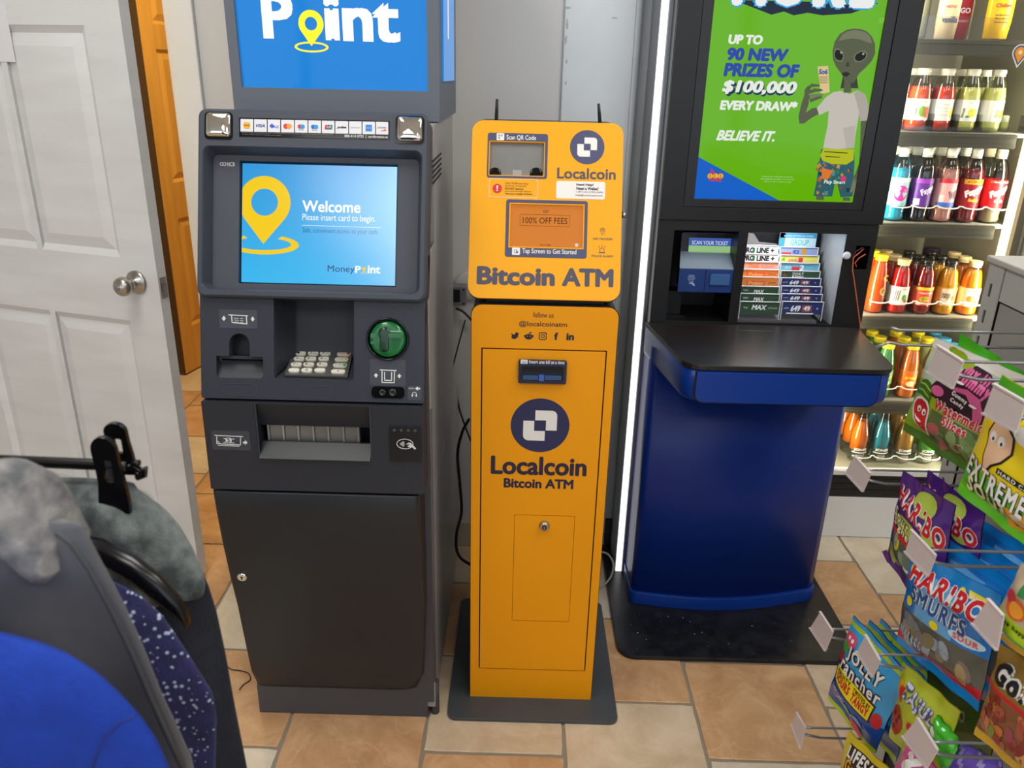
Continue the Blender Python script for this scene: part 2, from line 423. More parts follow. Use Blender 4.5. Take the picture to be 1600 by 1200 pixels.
# panel openings measured on the face
def du(px, py): return dpl.pix(px, py)
pr_u1, _ = du(191, 416); pl_u1, ptop = du(16, 30)
rows = [(0.245, 0.86), (1.045, 1.64), (1.74, 1.92)]
u_a, _ = du(62, 405); u_b, _ = du(190, 413)
cols = [(DW - u_b - 0.0, DW - u_a), (u_a, u_b)]
mb = MB(); loops = [rrect(0, ZB, DW, ZT)]
for c0, c1 in cols:
    for r0, r1 in rows: loops.append(rrect(c0, r0, c1, r1))
m_door = M('white door paint', '#e8e9e8', 0.38, noise=0.35, nscale=2.2, col2='#dcdcda', bump=0.12, bscale=40, stretch=(1, 1, 6))
plate_into(mb, dpl, loops, -TH, 0)
leaf = mb.obj('door_leaf', m_door, door)
for c0, c1 in cols:
    for r0, r1 in rows:
        mb = MB()
        A = rrect(c0, r0, c1, r1); B = rrect(c0 + 0.018, r0 + 0.018, c1 - 0.018, r1 - 0.018); Cc = rrect(c0 + 0.05, r0 + 0.05, c1 - 0.05, r1 - 0.05)
        D = [[dpl.pt(u, v, w) for u, v in P] for P, w in ((A, -0.001), (B, -0.011), (Cc, -0.003))]
        mb.loft([[dpl.pt(u, v, -TH + 0.002) for u, v in A]] + D, smooth=False)
        mb.obj('panel', m_door, door)
m_steel = M('brushed steel', '#b9b6ae', 0.28, 1.0)
m_steeld = M('worn steel', '#a9a6a0', 0.4, 1.0)
ku, kv = dpl.pix(214, 441)
mb = MB()
mb.lathe(dpl, ku, kv, [(0.034, 0.0), (0.034, 0.004), (0.030, 0.008), (0.014, 0.012), (0.011, 0.03), (0.014, 0.036), (0.024, 0.042), (0.0275, 0.052), (0.026, 0.062), (0.019, 0.070), (0.008, 0.073), (0.0075, 0.0735)], 28)
knob = mb.obj('door_knob', m_steel, door)
MB().lathe(dpl, ku, kv, [(0.006, 0.0735), (0.006, 0.0755), (0.003, 0.076)], 16).obj('keyhole', m_steeld, knob)
epl = Pl(DA, dd * -1 if False else Vector((0.284, 0.959, 0)), (0, 0, 1))     # the latch edge of the door
epl = Pl(DA, Vector((0.284, 0.959, 0)), (0, 0, 1))
zl = 0.965
mb = MB(); mb.rect(epl, 0.006, zl - 0.03, 0.03, zl + 0.03, 0.0, 0.0015); mb.rect(epl, 0.012, zl - 0.01, 0.024, zl + 0.01, 0.0015, 0.008)
mb.obj('latch', m_steeld, door)
# a black line of weather strip down the latch edge of the doorway is the shadow gap; the sheet of paper stuck on the door
mb = MB(); a = dpl.pix(25, 97); b = dpl.pix(17, -60)
pu0 = a[0] - 0.215
mb.prism(dpl, [(pu0, a[1]), (a[0], a[1]), (a[0], a[1] + 0.279), (pu0, a[1] + 0.279)], 0.0005, 0.0014)
paper = mb.obj('paper_sheet', M('printer paper', '#e9e9ea', 0.8)); tag(paper, 'white sheet of paper stuck on the white panel door', 'paper')
tp = mb = MB(); c_ = dpl.pix(0, 66); text_into(mb, dpl, 'A', (c_[0] - 0.012, c_[1] - 0.006, c_[0] + 0.001, c_[1] + 0.01), w=0.0018)
mb.obj('lettering', M('black ink', '#1b1b1b', 0.7), paper)
# ---- varnished door in the back room, under its yellow lamp
m_pine = M('varnished pine door', '#dba650', 0.45, noise=0.5, nscale=5, col2='#c99542', stretch=(6, 6, 0.6))
m_pined = M('door edge', '#4a3824', 0.6)
d2 = Vector((math.sin(math.radians(13)), math.cos(math.radians(13)), 0)); D0 = Vector((-1.775, 3.98, 0))
ppl = Pl(D0, d2, (0, 0, 1))
pd = thing('door_2', D0, 'varnished six-panel door standing open in the yellow-lit back room', None); pd['kind'] = 'structure'
mb = MB(); loops = [rrect(0, 0.01, 0.76, 2.03)]
prow = [(0.25, 0.82), (1.0, 1.62), (1.73, 1.92)]; pcol = [(0.10, 0.34), (0.42, 0.66)]
for c0, c1 in pcol:
    for r0, r1 in prow: loops.append(rrect(c0, r0, c1, r1))
plate_into(mb, ppl, loops, -0.04, 0); mb.obj('door_leaf', m_pine, pd)
MB().rect(ppl, -0.004, 0.01, 0.0, 2.03, -0.06, 0.0).obj('door_edge', m_pined, pd)
for c0, c1 in pcol:
    for r0, r1 in prow:
        mb = MB(); A = rrect(c0, r0, c1, r1); B = rrect(c0 + 0.015, r0 + 0.015, c1 - 0.015, r1 - 0.015); Cc = rrect(c0 + 0.045, r0 + 0.045, c1 - 0.045, r1 - 0.045)
        mb.loft([[ppl.pt(u, v, w) for u, v in P] for P, w in ((A, -0.038), (A, -0.001), (B, -0.012), (Cc, -0.003))], smooth=False)
        mb.obj('panel', m_pine, pd)
# ================================================================== CASH MACHINE
XL, XR = -0.645, -0.186
m_atm = M('charcoal blue plastic', '#3c424d', 0.42, bump=0.25, bscale=900)
m_atm2 = M('charcoal plastic', '#282c34', 0.45, bump=0.25, bscale=900)
m_door_a = M('dark charcoal door', '#1f242a', 0.4, bump=0.2, bscale=900)
m_plinth = M('grey painted steel plinth', '#47474b', 0.5)
m_side = M('warm grey steel side panel', '#969390', 0.3, 0.0)
m_hole = M('dark recess', '#0d0f12', 0.6)
m_chrome = M('chrome', '#e8e4dc', 0.04, 1.0)
m_blk = M('black gloss plastic', '#08090b', 0.12)
m_blkm = M('black matt plastic', '#101114', 0.5)
m_prt = M('white print', '#dfe0e0', 0.6)
m_key = M('ivory key', '#d8d5c8', 0.4)
atm = thing('cash_machine', (-0.42, 1.9, 0), 'charcoal cash machine with a blue welcome screen and green card slot', 'cash machine')
# cabinet: upper body and deeper safe below
mb = MB(); mb.cube(XL + 0.004, XR - 0.001, 1.75, 2.20, 0.62, 1.447)
mb.cube(XR - 0.006, XR - 0.001, 1.605, 1.75, 0.62, 1.20)
mb.cube(XL + 0.004, XL + 0.01, 1.605, 1.75, 0.62, 1.20)
mb.cube(XL + 0.004, XR - 0.001, 1.604, 2.37, 0.03, 0.618)
mb.obj('cabinet', m_side, atm, bevel=0.004)
MB().cube(XL + 0.006, XR - 0.004, 1.5995, 1.606, 0.05, 0.70).obj('door_frame', m_plinth, atm)
MB().cube(XR - 0.014, XR - 0.003, 1.56, 1.60, 0.70, 1.10).obj('side_frame', m_plinth, atm)
mb = MB(); mb.cube(XL + 0.004, XR - 0.02, 1.60, 1.72, 0.0, 0.088)
mb.cube(XL + 0.03, XR - 0.03, 1.64, 2.3, 0.0, 0.03)
mb.obj('plinth', m_plinth, atm, bevel=0.002)
mb = MB(); mb.tube([(XR - 0.004, 1.62, 0.0), (XR - 0.004, 1.62, 0.10)], 0.011, 12); mb.obj('hinge', m_plinth, atm)
mb = MB(); mb.tube([(XR - 0.006, 1.61, 0.11), (XR - 0.006, 1.61, 0.86)], 0.007, 10); mb.obj('door_edge_strip', m_plinth, atm)
spl = Pl((XR, 1.6, 0), (0, 1, 0), (0, 0, 1))
for k in range(5):
    MB().rect(spl, 0.10, 1.375 - k * 0.011, 0.28, 1.378 - k * 0.011, -0.001, 0.0012).obj('vent_slot', m_hole, atm)
# lower door, bowed: narrows to the plinth
prof = [(1.598, 0.088), (1.592, 0.10), (1.578, 0.15), (1.562, 0.25), (1.545, 0.364), (1.522, 0.47), (1.505, 0.567), (1.495, 0.65), (1.491, 0.703), (1.493, 0.706)]
loops = []
for (y, z) in prof:
    k = max(0.0, 1 - (z - 0.088) / 0.06); ins = 0.022 * k * k
    k2 = max(0.0, 1 - (z - 0.088) / 0.28); ri = 0.019 + 0.014 * k2 + 0.03 * k * k * k
    loops.append([Vector((XL + ins * 0.4, 1.61, z)), Vector((XL + ins * 0.4, y + 0.01, z)), Vector((XL + 0.004 + ins * 0.4, y + 0.002, z)), Vector((XL + 0.012 + ins, y, z)),
                  Vector((XR - ri - 0.006 - ins, y, z)), Vector((XR - ri, y + 0.004, z)), Vector((XR - ri + 0.002, y + 0.012, z)), Vector((XR - ri + 0.002, 1.61, z))])
lower_door = MB().loft(loops, smooth=True).obj('lower_door', m_door_a, atm)
dp = Pl((0, 1.54, 0.40), (1, 0, 0), (0, -0.17, 1))
lu, lv = dp.pix(380, 898)
lk = MB().lathe(dp, lu, lv, [(0.0145, -0.004), (0.0145, 0.004), (0.0125, 0.005)], 20).obj('lock', M('black lock ring', '#141414', 0.4), lower_door)
# lock face is a child of the thing's lock ring, kept shallow
MB().lathe(dp, lu, lv, [(0.0115, 0.003), (0.0115, 0.009), (0.009, 0.011)], 20).obj('lock', m_chrome, atm)
shape(dp, [rrect(lu - 0.0012, lv - 0.006, lu + 0.0012, lv + 0.002, 0.001), ellipse(lu, lv + 0.002, 0.0025)], m_hole, atm, 0.011, 0.0116, 'keyhole')
# ---- dispenser section
plC = Pl((0, 1.491, 0.70), (1, 0, 0), (0, 0.03, 1))
cz0, cz1 = 0.012, 0.212
mb = MB()
hole = [plC.pix(*p) for p in ((399, 634), (578, 640), (578, 722), (402, 717))]
hl, hr = plC.pix(401, 680)[0], plC.pix(578, 680)[0]
ht, hb = plC.pix(490, 634)[1], plC.pix(490, 718)[1]
st_ = plC.pix(490, 674)[1]
zt = cz1 - 0.0
plate_into(mb, plC, [rrect(XL, cz0, XR - 0.004, zt, 0.003), [(hl, hb), (hr, hb), (hr, ht), (hl + 0.0, ht)]], -0.07, 0)
sec = mb.obj('dispenser_panel', m_atm2, atm, bevel=0.0012)
# slanted hood, deep slot with metal rollers, lip
mb = MB(); mb.loft([[plC.pt(hl, ht, -0.004), plC.pt(hl, st_, -0.028), plC.pt(hl, st_, -0.034), plC.pt(hl, ht, -0.012)],
                    [plC.pt(hr, ht, -0.004), plC.pt(hr, st_, -0.028), plC.pt(hr, st_, -0.034), plC.pt(hr, ht, -0.012)]], smooth=False)
mb.obj('dispenser_hood', m_atm2, atm)
sb = plC.pix(490, 698)[1]
mb = MB(); mb.loft([[plC.pt(hl + 0.003, hb, 0.003), plC.pt(hl + 0.003, hb + 0.002, 0.006), plC.pt(hl + 0.003, sb, -0.022), plC.pt(hl + 0.003, sb, -0.03), plC.pt(hl + 0.003, hb, -0.03)],
                    [plC.pt(hr - 0.001, hb, 0.003), plC.pt(hr - 0.001, hb + 0.002, 0.006), plC.pt(hr - 0.001, sb, -0.022), plC.pt(hr - 0.001, sb, -0.03), plC.pt(hr - 0.001, hb, -0.03)]], smooth=False)
mb.obj('dispenser_lip', M('mid grey plastic', '#25282c', 0.4), atm)
MB().rect(plC, hl - 0.01, hb - 0.01, hr + 0.01, ht + 0.01, -0.085, -0.07).obj('dispenser_back', m_hole, atm)
m_sil = M('satin shutter metal', '#8f8f8e', 0.35, 0.6)
sx0, sx1 = plC.pix(413, 686)[0], plC.pix(556, 690)[0]
N = 6; wd = (sx1 - sx0) / N
for k in range(N):
    MB().rect(plC, sx0 + k * wd + 0.002, sb - 0.004, sx0 + (k + 1) * wd - 0.003, st_ + 0.006, -0.048, -0.036, 0.001).obj('shutter_segment', m_sil, atm)
m_rib = M('bright rib', '#b9b9b7', 0.3, 0.7)
for k in range(N + 1):
    MB().rect(plC, sx0 + k * wd - 0.0025, sb - 0.003, sx0 + k * wd + 0.0012, st_ + 0.006, -0.046, -0.031, 0.001).obj('shutter_rib', m_rib, atm)
# notes sticker and contactless reader
m_stk = M('grey sticker', '#3f444d', 0.4)
def sticker(pl, b, parent, mat=m_stk, r=0.004, w=0.0006, name='sticker'):
    x = pl.box(*b); return MB().prism(pl, rrect(*x, r), 0.0, w).obj(name, mat, parent)
def lines_px(pl, polys, mat, parent, th=0.0012, w0=0.0006, w1=0.0011, name='printed_symbol'):
    """outlined print: each item a list of picture points (closed if last == first) drawn with a stroke"""
    mb = MB()
    for P in polys:
        q = [Vector(pl.pix(*p)) for p in P]
        for a, b in zip(q, q[1:]):
            d = (b - a)
            if d.length < 1e-6: continue
            d.normalize(); n = Vector((-d.y, d.x)) * th / 2; a2 = a - d * th / 2; b2 = b + d * th / 2
            mb.prism(pl, [tuple(a2 - n), tuple(b2 - n), tuple(b2 + n), tuple(a2 + n)], w0, w1)
    return mb.obj(name, mat, parent)
def poly_px(pl, polys, mat, parent, w0=0.0006, w1=0.0011, name='printed_symbol', label=None):
    return shape(pl, [[pl.pix(*p) for p in P] for P in polys], mat, parent, w0, w1, name, label=label)
sticker(plC, (331, 673, 391, 703), atm)
lines_px(plC, [[(336, 680), (379, 682)], [(339, 682), (339, 693), (376, 695), (376, 684)], [(340, 689), (343, 692)]], m_prt, atm, 0.0016)
lines_px(plC, [[(341, 695.5), (374, 697)], [(350, 685), (366, 686)], [(350, 691), (353, 691)], [(361, 691.5), (366, 692)]], m_prt, atm, 0.0012)
c = plC.pix(357.5, 687.5); shape(plC, [ellipse(*c, 0.0066)], m_prt, atm, 0.0011, 0.0014)
text(plC, '$', (355.2, 682.8, 359.9, 692.2), m_stk, atm, w=0.0016)
poly_px(plC, [[(380, 690), (383, 690), (383, 687.5), (387, 691.3), (383, 695), (383, 692.7), (380, 692.6)]], m_prt, atm)
rb = plC.box(609, 666, 658, 720); mb = MB(); mb.prism(plC, rrect(*rb, 0.003), 0, 0.004)
ctl = mb.obj('contactless_reader', M('black reader plastic', '#1b1d20', 0.35), atm, bevel=0.0008)
for x, y in ((616.5, 671), (627.5, 671), (638.5, 671.3), (649, 671.8)):
    c = plC.pix(x, y); shape(plC, [ellipse(*c, 0.0032, n=14)], M('grey lamp', '#4d4e51', 0.4), atm, 0.004, 0.0046, 'indicator_lamp')
c = plC.pix(634, 692.5)
mb = MB(); mb.ring(plC, ellipse(c[0] - 0.001, c[1], 0.0175, 0.0115), ellipse(c[0] - 0.001, c[1], 0.0163, 0.0103), 0.004, 0.0045)
for k in range(4):
    r = 0.0035 + k * 0.0024
    mb.prism(plC, ellipse(c[0] - 0.013, c[1], r, n=8, a0=-38, a1=38) + ellipse(c[0] - 0.013, c[1], r - 0.0011, n=8, a0=38, a1=-38), 0.004, 0.0045)
hand = [(0.001, -0.001), (0.006, 0.003), (0.011, 0.003), (0.019, -0.006), (0.022, -0.010), (0.019, -0.012), (0.014, -0.007), (0.010, -0.008), (0.004, -0.005), (0.006, -0.003), (0.009, -0.003), (0.008, 0.0)]
mb.prism(plC, [(c[0] + a, c[1] + b) for a, b in hand], 0.004, 0.0045)
mb.obj('printed_symbol', m_prt, atm)
# seam lines beside the centre hood
for x in (399, 578):
    u = plC.pix(x, 640)[0]; MB().rect(plC, u - 0.001, hb, u + 0.001, cz1, -0.003, 0.0015).obj('panel_seam', m_atm, atm)
# ---- keypad section
plB = Pl((0, 1.502, 0.917), (1, 0, 0), (0, 0.053, 0.195))
bt = 0.222
kp = [plB.pix(428, 585), plB.pix(553, 590)]
kl, kr = plB.pix(428, 540)[0], plB.pix(553, 540)[0]
ktop = min(plB.pix(490, 473)[1], 0.2); kbot = plB.pix(490, 594)[1]
al, ar = plB.pix(358, 535)[0], plB.pix(390, 535)[0]; atop = plB.pix(374, 521)[1]
tl, tr = plB.pix(338, 570)[0], plB.pix(411, 575)[0]; ttop = plB.pix(375, 557)[1]; tbot = plB.pix(375, 591)[1]
arch = [(tl, tbot + 0.006), (tl + 0.006, tbot), (tr - 0.006, tbot), (tr, tbot + 0.006), (tr, ttop), (ar, ttop)] + ellipse((al + ar) / 2, atop - (ar - al) / 2, (ar - al) / 2, n=10, a0=0, a1=180) + [(al, ttop), (tl, ttop)]
cc = plB.pix(606, 530); cr_ = (plB.pix(640, 530)[0] - plB.pix(573, 530)[0]) / 2
mb = MB()
plate_into(mb, plB, [rrect(XL, 0.0, XR - 0.003, bt, 0.004), rrect(kl, kbot, kr, ktop + 0.01, rs=(0.008, 0.008, 0.002, 0.002)), arch, ellipse(*cc, cr_ * 0.96)], -0.022, 0)
mb.obj('keypad_panel', M('dark slate plastic', '#2b303b', 0.42, bump=0.25, bscale=900), atm, bevel=0.001)
# receipt slot tray
MB().rect(plB, tl - 0.004, tbot - 0.004, tr + 0.004, atop + 0.01, -0.05, -0.04).obj('receipt_recess', M('recess plastic', '#23272f', 0.5), atm)
mb = MB(); mb.loft([[plB.pt(tl, tbot, -0.003), plB.pt(tl, tbot + 0.012, -0.012), plB.pt(tl, ttop - 0.010, -0.024), plB.pt(tl, tbot, -0.04)],
                    [plB.pt(tr, tbot, -0.003), plB.pt(tr, tbot + 0.012, -0.012), plB.pt(tr, ttop - 0.010, -0.024), plB.pt(tr, tbot, -0.04)]], smooth=False)
mb.obj('receipt_tray', m_atm2, atm)
mb = MB(); mb.rect(plB, tl, ttop - 0.006, tr, ttop, -0.04, -0.012); mb.obj('receipt_lip', m_atm2, atm)
sticker(plB, (343, 484, 402, 513), atm)
lines_px(plB, [[(358, 492), (387, 493.5)], [(362, 493), (363, 504), (386, 506), (385, 494)]], m_prt, atm, 0.0018)
lines_px(plB, [[(366, 497), (373, 497.4)], [(376, 497.4), (380, 497.7)], [(366, 500), (373, 500.4)], [(376, 500.4), (380, 500.8)], [(366, 503), (373, 503.3)], [(376, 503.3), (380, 503.6)]], m_prt, atm, 0.0008)
poly_px(plB, [[(348.5, 494), (351.5, 494), (351.5, 497), (353.5, 497), (350, 501.5), (346.5, 497), (348.5, 497)], [(393.5, 495), (396.5, 495), (396.5, 498), (398.5, 498), (395, 502.5), (391.5, 498), (393.5, 498)]], m_prt, atm)
# finger dimples under the slots
for b in ((349, 599, 402, 618), (463, 602, 518, 622)):
    x = plB.box(*b)
    mb = MB(); mb.ring(plB, rrect(*x, 0.009), rrect(x[0] + 0.0012, x[1] + 0.0012, x[2] - 0.0012, x[3] - 0.0012, 0.008), -0.001, 0.0009); mb.obj('moulded_outline', m_atm, atm)
# keypad bay: side walls, curved back, sloping keypad
m_bay = M('keypad bay plastic', '#2a2e37', 0.5)
mb = MB()
f0, f1 = plB.pt(kl, kbot, -0.002), plB.pt(kr, kbot, -0.002)
b0 = Vector((plB.pt(kl, 0).x + 0.030, 1.600, f0.z + 0.020)); b1 = Vector((f1.x - 0.001, 1.600, f1.z + 0.020))
t0 = plB.pt(kl, ktop + 0.01, -0.002); t1 = plB.pt(kr, ktop + 0.01, -0.002)
bt0 = Vector((b0.x, 1.64, t0.z)); bt1 = Vector((b1.x, 1.64, t1.z))
mb.add([f0, f1, b1, b0], [(0, 1, 2, 3)])                                   # floor of the bay
mb.add([b0, b1, bt1, bt0], [(0, 1, 2, 3)])                                  # back
mb.add([f1, t1, bt1, b1], [(0, 1, 2, 3)])                                  # right
cv = []
for k in range(7):
    a = k / 6; cv.append(a)
L1 = [f0.lerp(b0, a) + Vector((-0.006 * math.sin(a * math.pi), 0, 0)) for a in cv]; L2 = [t0.lerp(bt0, a) + Vector((-0.006 * math.sin(a * math.pi), 0, 0)) for a in cv]
for k in range(6): mb.add([L1[k], L1[k + 1], L2[k + 1], L2[k]], [(0, 1, 2, 3)], True)
mb.obj('keypad_bay', m_bay, atm)
# keypad on the bay's floor
pk = Pl(f0, f1 - f0, b0 - f0)
pk.o = f0 + pk.n * 0.002
kq = [pk.pix(445, 588), pk.pix(543, 591), pk.pix(552, 551), pk.pix(460, 545.5)]
mb = MB(); mb.prism(pk, kq, 0, 0.004); mb.obj('keypad_plate', M('stainless keypad plate', '#6f6f6c', 0.4, 0.6), atm)
W4 = 0.004
rowsy = [(553.5, 553.5), (562, 562.2), (571, 571.5), (580, 581)]
KX = [[(470, 489.5, 508.5), 537.5], [(467.5, 486, 506), 534], [(463, 482.5, 503.5), 531.5], [(459.5, 479.5, 500), 528.5]]
labs = ['123', '456', '789', ' 0 ']
for r in range(4):
    for k in range(3):
        u, v = pk.pix(KX[r][0][k], rowsy[r][0], W4)
        mb = MB(); mb.prism(pk, rrect(u - 0.0112, v - 0.0066, u + 0.0112, v + 0.0066, 0.0064, 5), W4, W4 + 0.0035)
        ko = mb.obj('key', m_key, atm)
        ch = labs[r][k]
        if ch != ' ':
            o = MB(); text_into(o, pk, ch, (u - 0.0065 if ch != '0' else u - 0.0025, v - 0.0035, u - 0.002 if ch != '0' else u + 0.0025, v + 0.0035), w=W4 + 0.0038, bold=0.01)
            if ch != '0' and ch != '1': text_into(o, pk, 'abc', (u + 0.0005, v - 0.0028, u + 0.0075, v), w=W4 + 0.0038)
            o.obj('numeral', m_blkm, ko)
    u, v = pk.pix(KX[r][1], rowsy[r][1] + 1, W4)
    ko = MB().prism(pk, rrect(u - 0.0145, v - 0.0066, u + 0.0145, v + 0.0066, 0.0064, 5), W4, W4 + 0.0035).obj('key', m_key, atm)
    if r < 3:
        cl = ('#c8332c', '#e0b020', '#3e9a3e')[r]
        MB().prism(pk, ellipse(u + 0.0095, v, 0.0036, n=14), W4 + 0.0035, W4 + 0.0042).obj('key_mark', M('key mark ' + cl, cl, 0.4), ko)
        o = MB(); text_into(o, pk, ('CANCEL', 'CLEAR', 'ENTER')[r], (u - 0.010, v - 0.0022, u + 0.0045, v + 0.0018), w=W4 + 0.0038); o.obj('lettering', M('key print ' + cl, cl, 0.4), ko)
    else:
        MB().prism(pk, ellipse(u, v, 0.0016, n=10), W4 + 0.0035, W4 + 0.004).obj('key_mark', m_blkm, ko)
# green card reader
m_grn = M('translucent green plastic', '#08602a', 0.18, emit='#0a8a3a', es=0.04, coat=0.5)
m_grnd = M('deep green plastic', '#022e12', 0.2, coat=0.5)
mb = MB()
ro, ri = cr_, cr_ * 0.90
prof = [(ro, -0.001), (ro, 0.004), (ro - 0.002, 0.0065), (ri, 0.004), (ri, -0.02)]
mb.lathe(plB, *cc, prof, 40, cap=False)
mb.obj('card_reader_ring', M('dark glossy ring', '#22262c', 0.12, 0.6), atm)
rg = cr_ * 0.84
gd = MB().lathe(plB, *cc, [(rg, -0.02), (rg, 0.001), (rg - 0.003, 0.005), (rg - 0.008, 0.006)], 36).obj('card_reader', m_grn, atm)
u, v = cc
mb = MB(); hh = 0.020
mb.loft([[plB.pt(u - 0.006 + a, v + b, w) for a, b in (ellipse(0, 0.012, 0.0125 + g, 0.0125 + g, 14, -35, 215) + [(-0.0085 - g * 0.7, -0.002)] + ellipse(0, -0.017, 0.0095 + g, 0.0095 + g, 10, 180, 360) + [(0.0085 + g * 0.7, -0.002)])] for g, w in ((0, 0.004), (0, 0.007), (-0.002, 0.0085), (-0.005, 0.0087))])
mb.obj('card_guide', m_grnd, gd)
mb = MB(); mb.prism(plB, rrect(u + 0.003, v + 0.003, u + rg - 0.006, v + 0.013, 0.003), 0.004, 0.012); mb.obj('card_guide', m_grn, gd)
for P_, w_ in ((rrect(u - rg + 0.003, v + 0.002, u - 0.021, v + 0.012, 0.003), 0.010), (rrect(u + 0.004, v - 0.009, u + 0.018, v - 0.005, 0.001), 0.009), (rrect(u - rg + 0.003, v - 0.010, u - 0.021, v - 0.005, 0.001), 0.009)):
    MB().prism(plB, P_, 0.004, w_).obj('card_guide', m_grn, gd)
MB().prism(plB, rrect(u - 0.017, v + 0.016, u + rg - 0.008, v + 0.0172), 0.006, 0.0075).obj('card_slit', M('pale slit', '#9fd0ac', 0.4), gd)
sticker(plB, (578, 562, 634, 603), atm)
lines_px(plB, [[(594, 578), (619, 579)], [(597, 580), (597, 597.5), (616, 598), (616.5, 581)], [(601, 582), (601, 594), (612, 594.5), (612, 582)]], m_prt, atm, 0.0018)
poly_px(plB, [[(586, 589.5), (586, 587), (584, 587), (587.5, 583), (591, 587), (589, 587), (589, 589.5)], [(622.5, 590.5), (622.5, 588), (620.5, 588), (624, 584), (627.5, 588), (625.5, 588), (625.5, 590.5)]], m_prt, atm)
jb = plB.box(581, 604, 632, 622)
MB().prism(plB, rrect(*jb, 0.008), -0.002, 0.003).obj('audio_jack_plate', m_blk, atm)
for x, r in ((598, 0.0065), (614, 0.0075)):
    c = plB.pix(x, 613)
    mb = MB(); mb.lathe(plB, *c, [(r, 0.003), (r, 0.006), (r * 0.6, 0.0065), (r * 0.5, 0.004)], 18); mb.obj('audio_jack', M('jack metal', '#4a4a4c', 0.25, 0.8), atm)
sticker(plB, (637, 603, 659, 625), atm)
text(plB, 'AUDIO', (638.5, 605.5, 647.5, 608), m_prt, atm, w=0.001)
poly_px(plB, [[(648.5, 607), (653, 603.8), (653, 605.8), (656.5, 606), (656.5, 608.4), (653, 608.2), (653, 610.2)]], m_prt, atm)
c = plB.pix(647.5, 616)
mb = MB(); mb.ring(plB, ellipse(*c, 0.0048, n=14, a0=-20, a1=200), ellipse(*c, 0.0036, n=14, a0=-20, a1=200), 0.0006, 0.0011)
mb.rect(plB, c[0] - 0.0055, c[1] - 0.005, c[0] - 0.003, c[1] - 0.001, 0.0006, 0.0011); mb.rect(plB, c[0] + 0.003, c[1] - 0.005, c[0] + 0.0055, c[1] - 0.001, 0.0006, 0.0011)
mb.obj('printed_symbol', m_prt, atm)
# ---- head: tilted fascia with recessed screen
plA = Pl((0, 1.556, 1.112), (1, 0, 0), (0, 0.109, 0.32))
at_ = plA.pix(490, 177)[1]
o_l, o_b, o_r, o_t = XL, plA.pix(490, 468)[1], XR - 0.001, at_
W = -0.04
A_out = rrect(o_l, o_b, o_r, o_t, 0.016)
i_l = plA.pix(322, 340)[0]; i_r = plA.pix(658, 350)[0]; i_t = plA.pix(490, 236)[1]; i_b = plA.pix(490, 456)[1]
A_in = rrect(i_l, i_b, i_r, i_t, 0.014)
mb = MB(); mb.loft([[plA.pt(u, v, w) for u, v in P] for P, w in ((rrect(o_l, o_b, o_r, o_t, 0.016), -0.05), (A_out, 0.014), (rrect(o_l + 0.004, o_b + 0.004, o_r - 0.004, o_t - 0.004, 0.014), 0.018),
                                                             (rrect(i_l - 0.002, i_b - 0.002, i_r + 0.002, i_t + 0.002, 0.015), 0.018), (A_in, 0.015),
                                                             (rrect(i_l + 0.010, i_b + 0.004, i_r - 0.010, i_t - 0.010, 0.01), -0.022))], cap=False, smooth=False)
mb.obj('fascia', m_atm, atm)
WS = -0.022
s_tl = [plA.pix(x, y, WS) for x, y in ((378, 254), (620, 262), (617, 447), (378, 440))]
su0 = (s_tl[0][0] + s_tl[3][0]) / 2; su1 = (s_tl[1][0] + s_tl[2][0]) / 2; sv1 = (s_tl[0][1] + s_tl[1][1]) / 2; sv0 = (s_tl[2][1] + s_tl[3][1]) / 2
m_bez = M('screen bezel plastic', '#434852', 0.45, bump=0.2, bscale=900)
mb = MB(); plate_into(mb, plA, [rrect(i_l, i_b, i_r, i_t - 0.004, 0.01), rrect(su0 - 0.004, sv0 - 0.003, su1 + 0.003, sv1 + 0.004, 0.002)], WS - 0.012, WS + 0.006)
mb.obj('screen_bezel', m_bez, atm, bevel=0.0008)
MB().rect(plA, i_l - 0.01, i_b - 0.004, i_r + 0.01, o_t - 0.02, -0.06, WS - 0.02).obj('head_shell', m_atm2, atm)
def gradient_screen(name, pl, u0, v0, u1, v1, w, ca, cb, cc2, es, parent):
    """a lit screen: its own picture runs from ca (top left) to cb (bottom) with a paler right side cc2"""
    m = bpy.data.materials.new(name); m.use_nodes = True; nt = m.node_tree; p = nt.nodes['Principled BSDF']
    p.inputs['Base Color'].default_value = (0, 0, 0, 1); p.inputs['Roughness'].default_value = 0.2
    tc = nt.nodes.new('ShaderNodeTexCoord'); sp = nt.nodes.new('ShaderNodeSeparateXYZ'); nt.links.new(tc.outputs['Generated'], sp.inputs[0])
    m1 = nt.nodes.new('ShaderNodeMix'); m1.data_type = 'RGBA'; m1.inputs[6].default_value = lin(cb); m1.inputs[7].default_value = lin(ca); nt.links.new(sp.outputs[2], m1.inputs[0])
    m2 = nt.nodes.new('ShaderNodeMix'); m2.data_type = 'RGBA'; m2.inputs[7].default_value = lin(cc2)
    po = nt.nodes.new('ShaderNodeMath'); po.operation = 'POWER'; po.inputs[1].default_value = 5; nt.links.new(sp.outputs[0], po.inputs[0])
    nt.links.new(po.outputs[0], m2.inputs[0]); nt.links.new(m1.outputs[2], m2.inputs[6]); nt.links.new(m2.outputs[2], p.inputs['Emission Color'])
    p.inputs['Emission Strength'].default_value = es
    return MB().rect(pl, u0, v0, u1, v1, w - 0.004, w).obj('screen', m, parent)
scr = gradient_screen('welcome screen', plA, su0, sv0, su1, sv1, WS, '#1f94d8', '#35b6ee', '#8fd0fb', 1.0, atm)
g_yel = glow('screen yellow', '#f5cb10', 1.0); g_wht = glow('screen white', '#f4faf6', 1.0); g_navy = glow('screen navy', '#153a78', 1.0); g_blue = glow('screen blue', '#2a9fe0', 1.0)
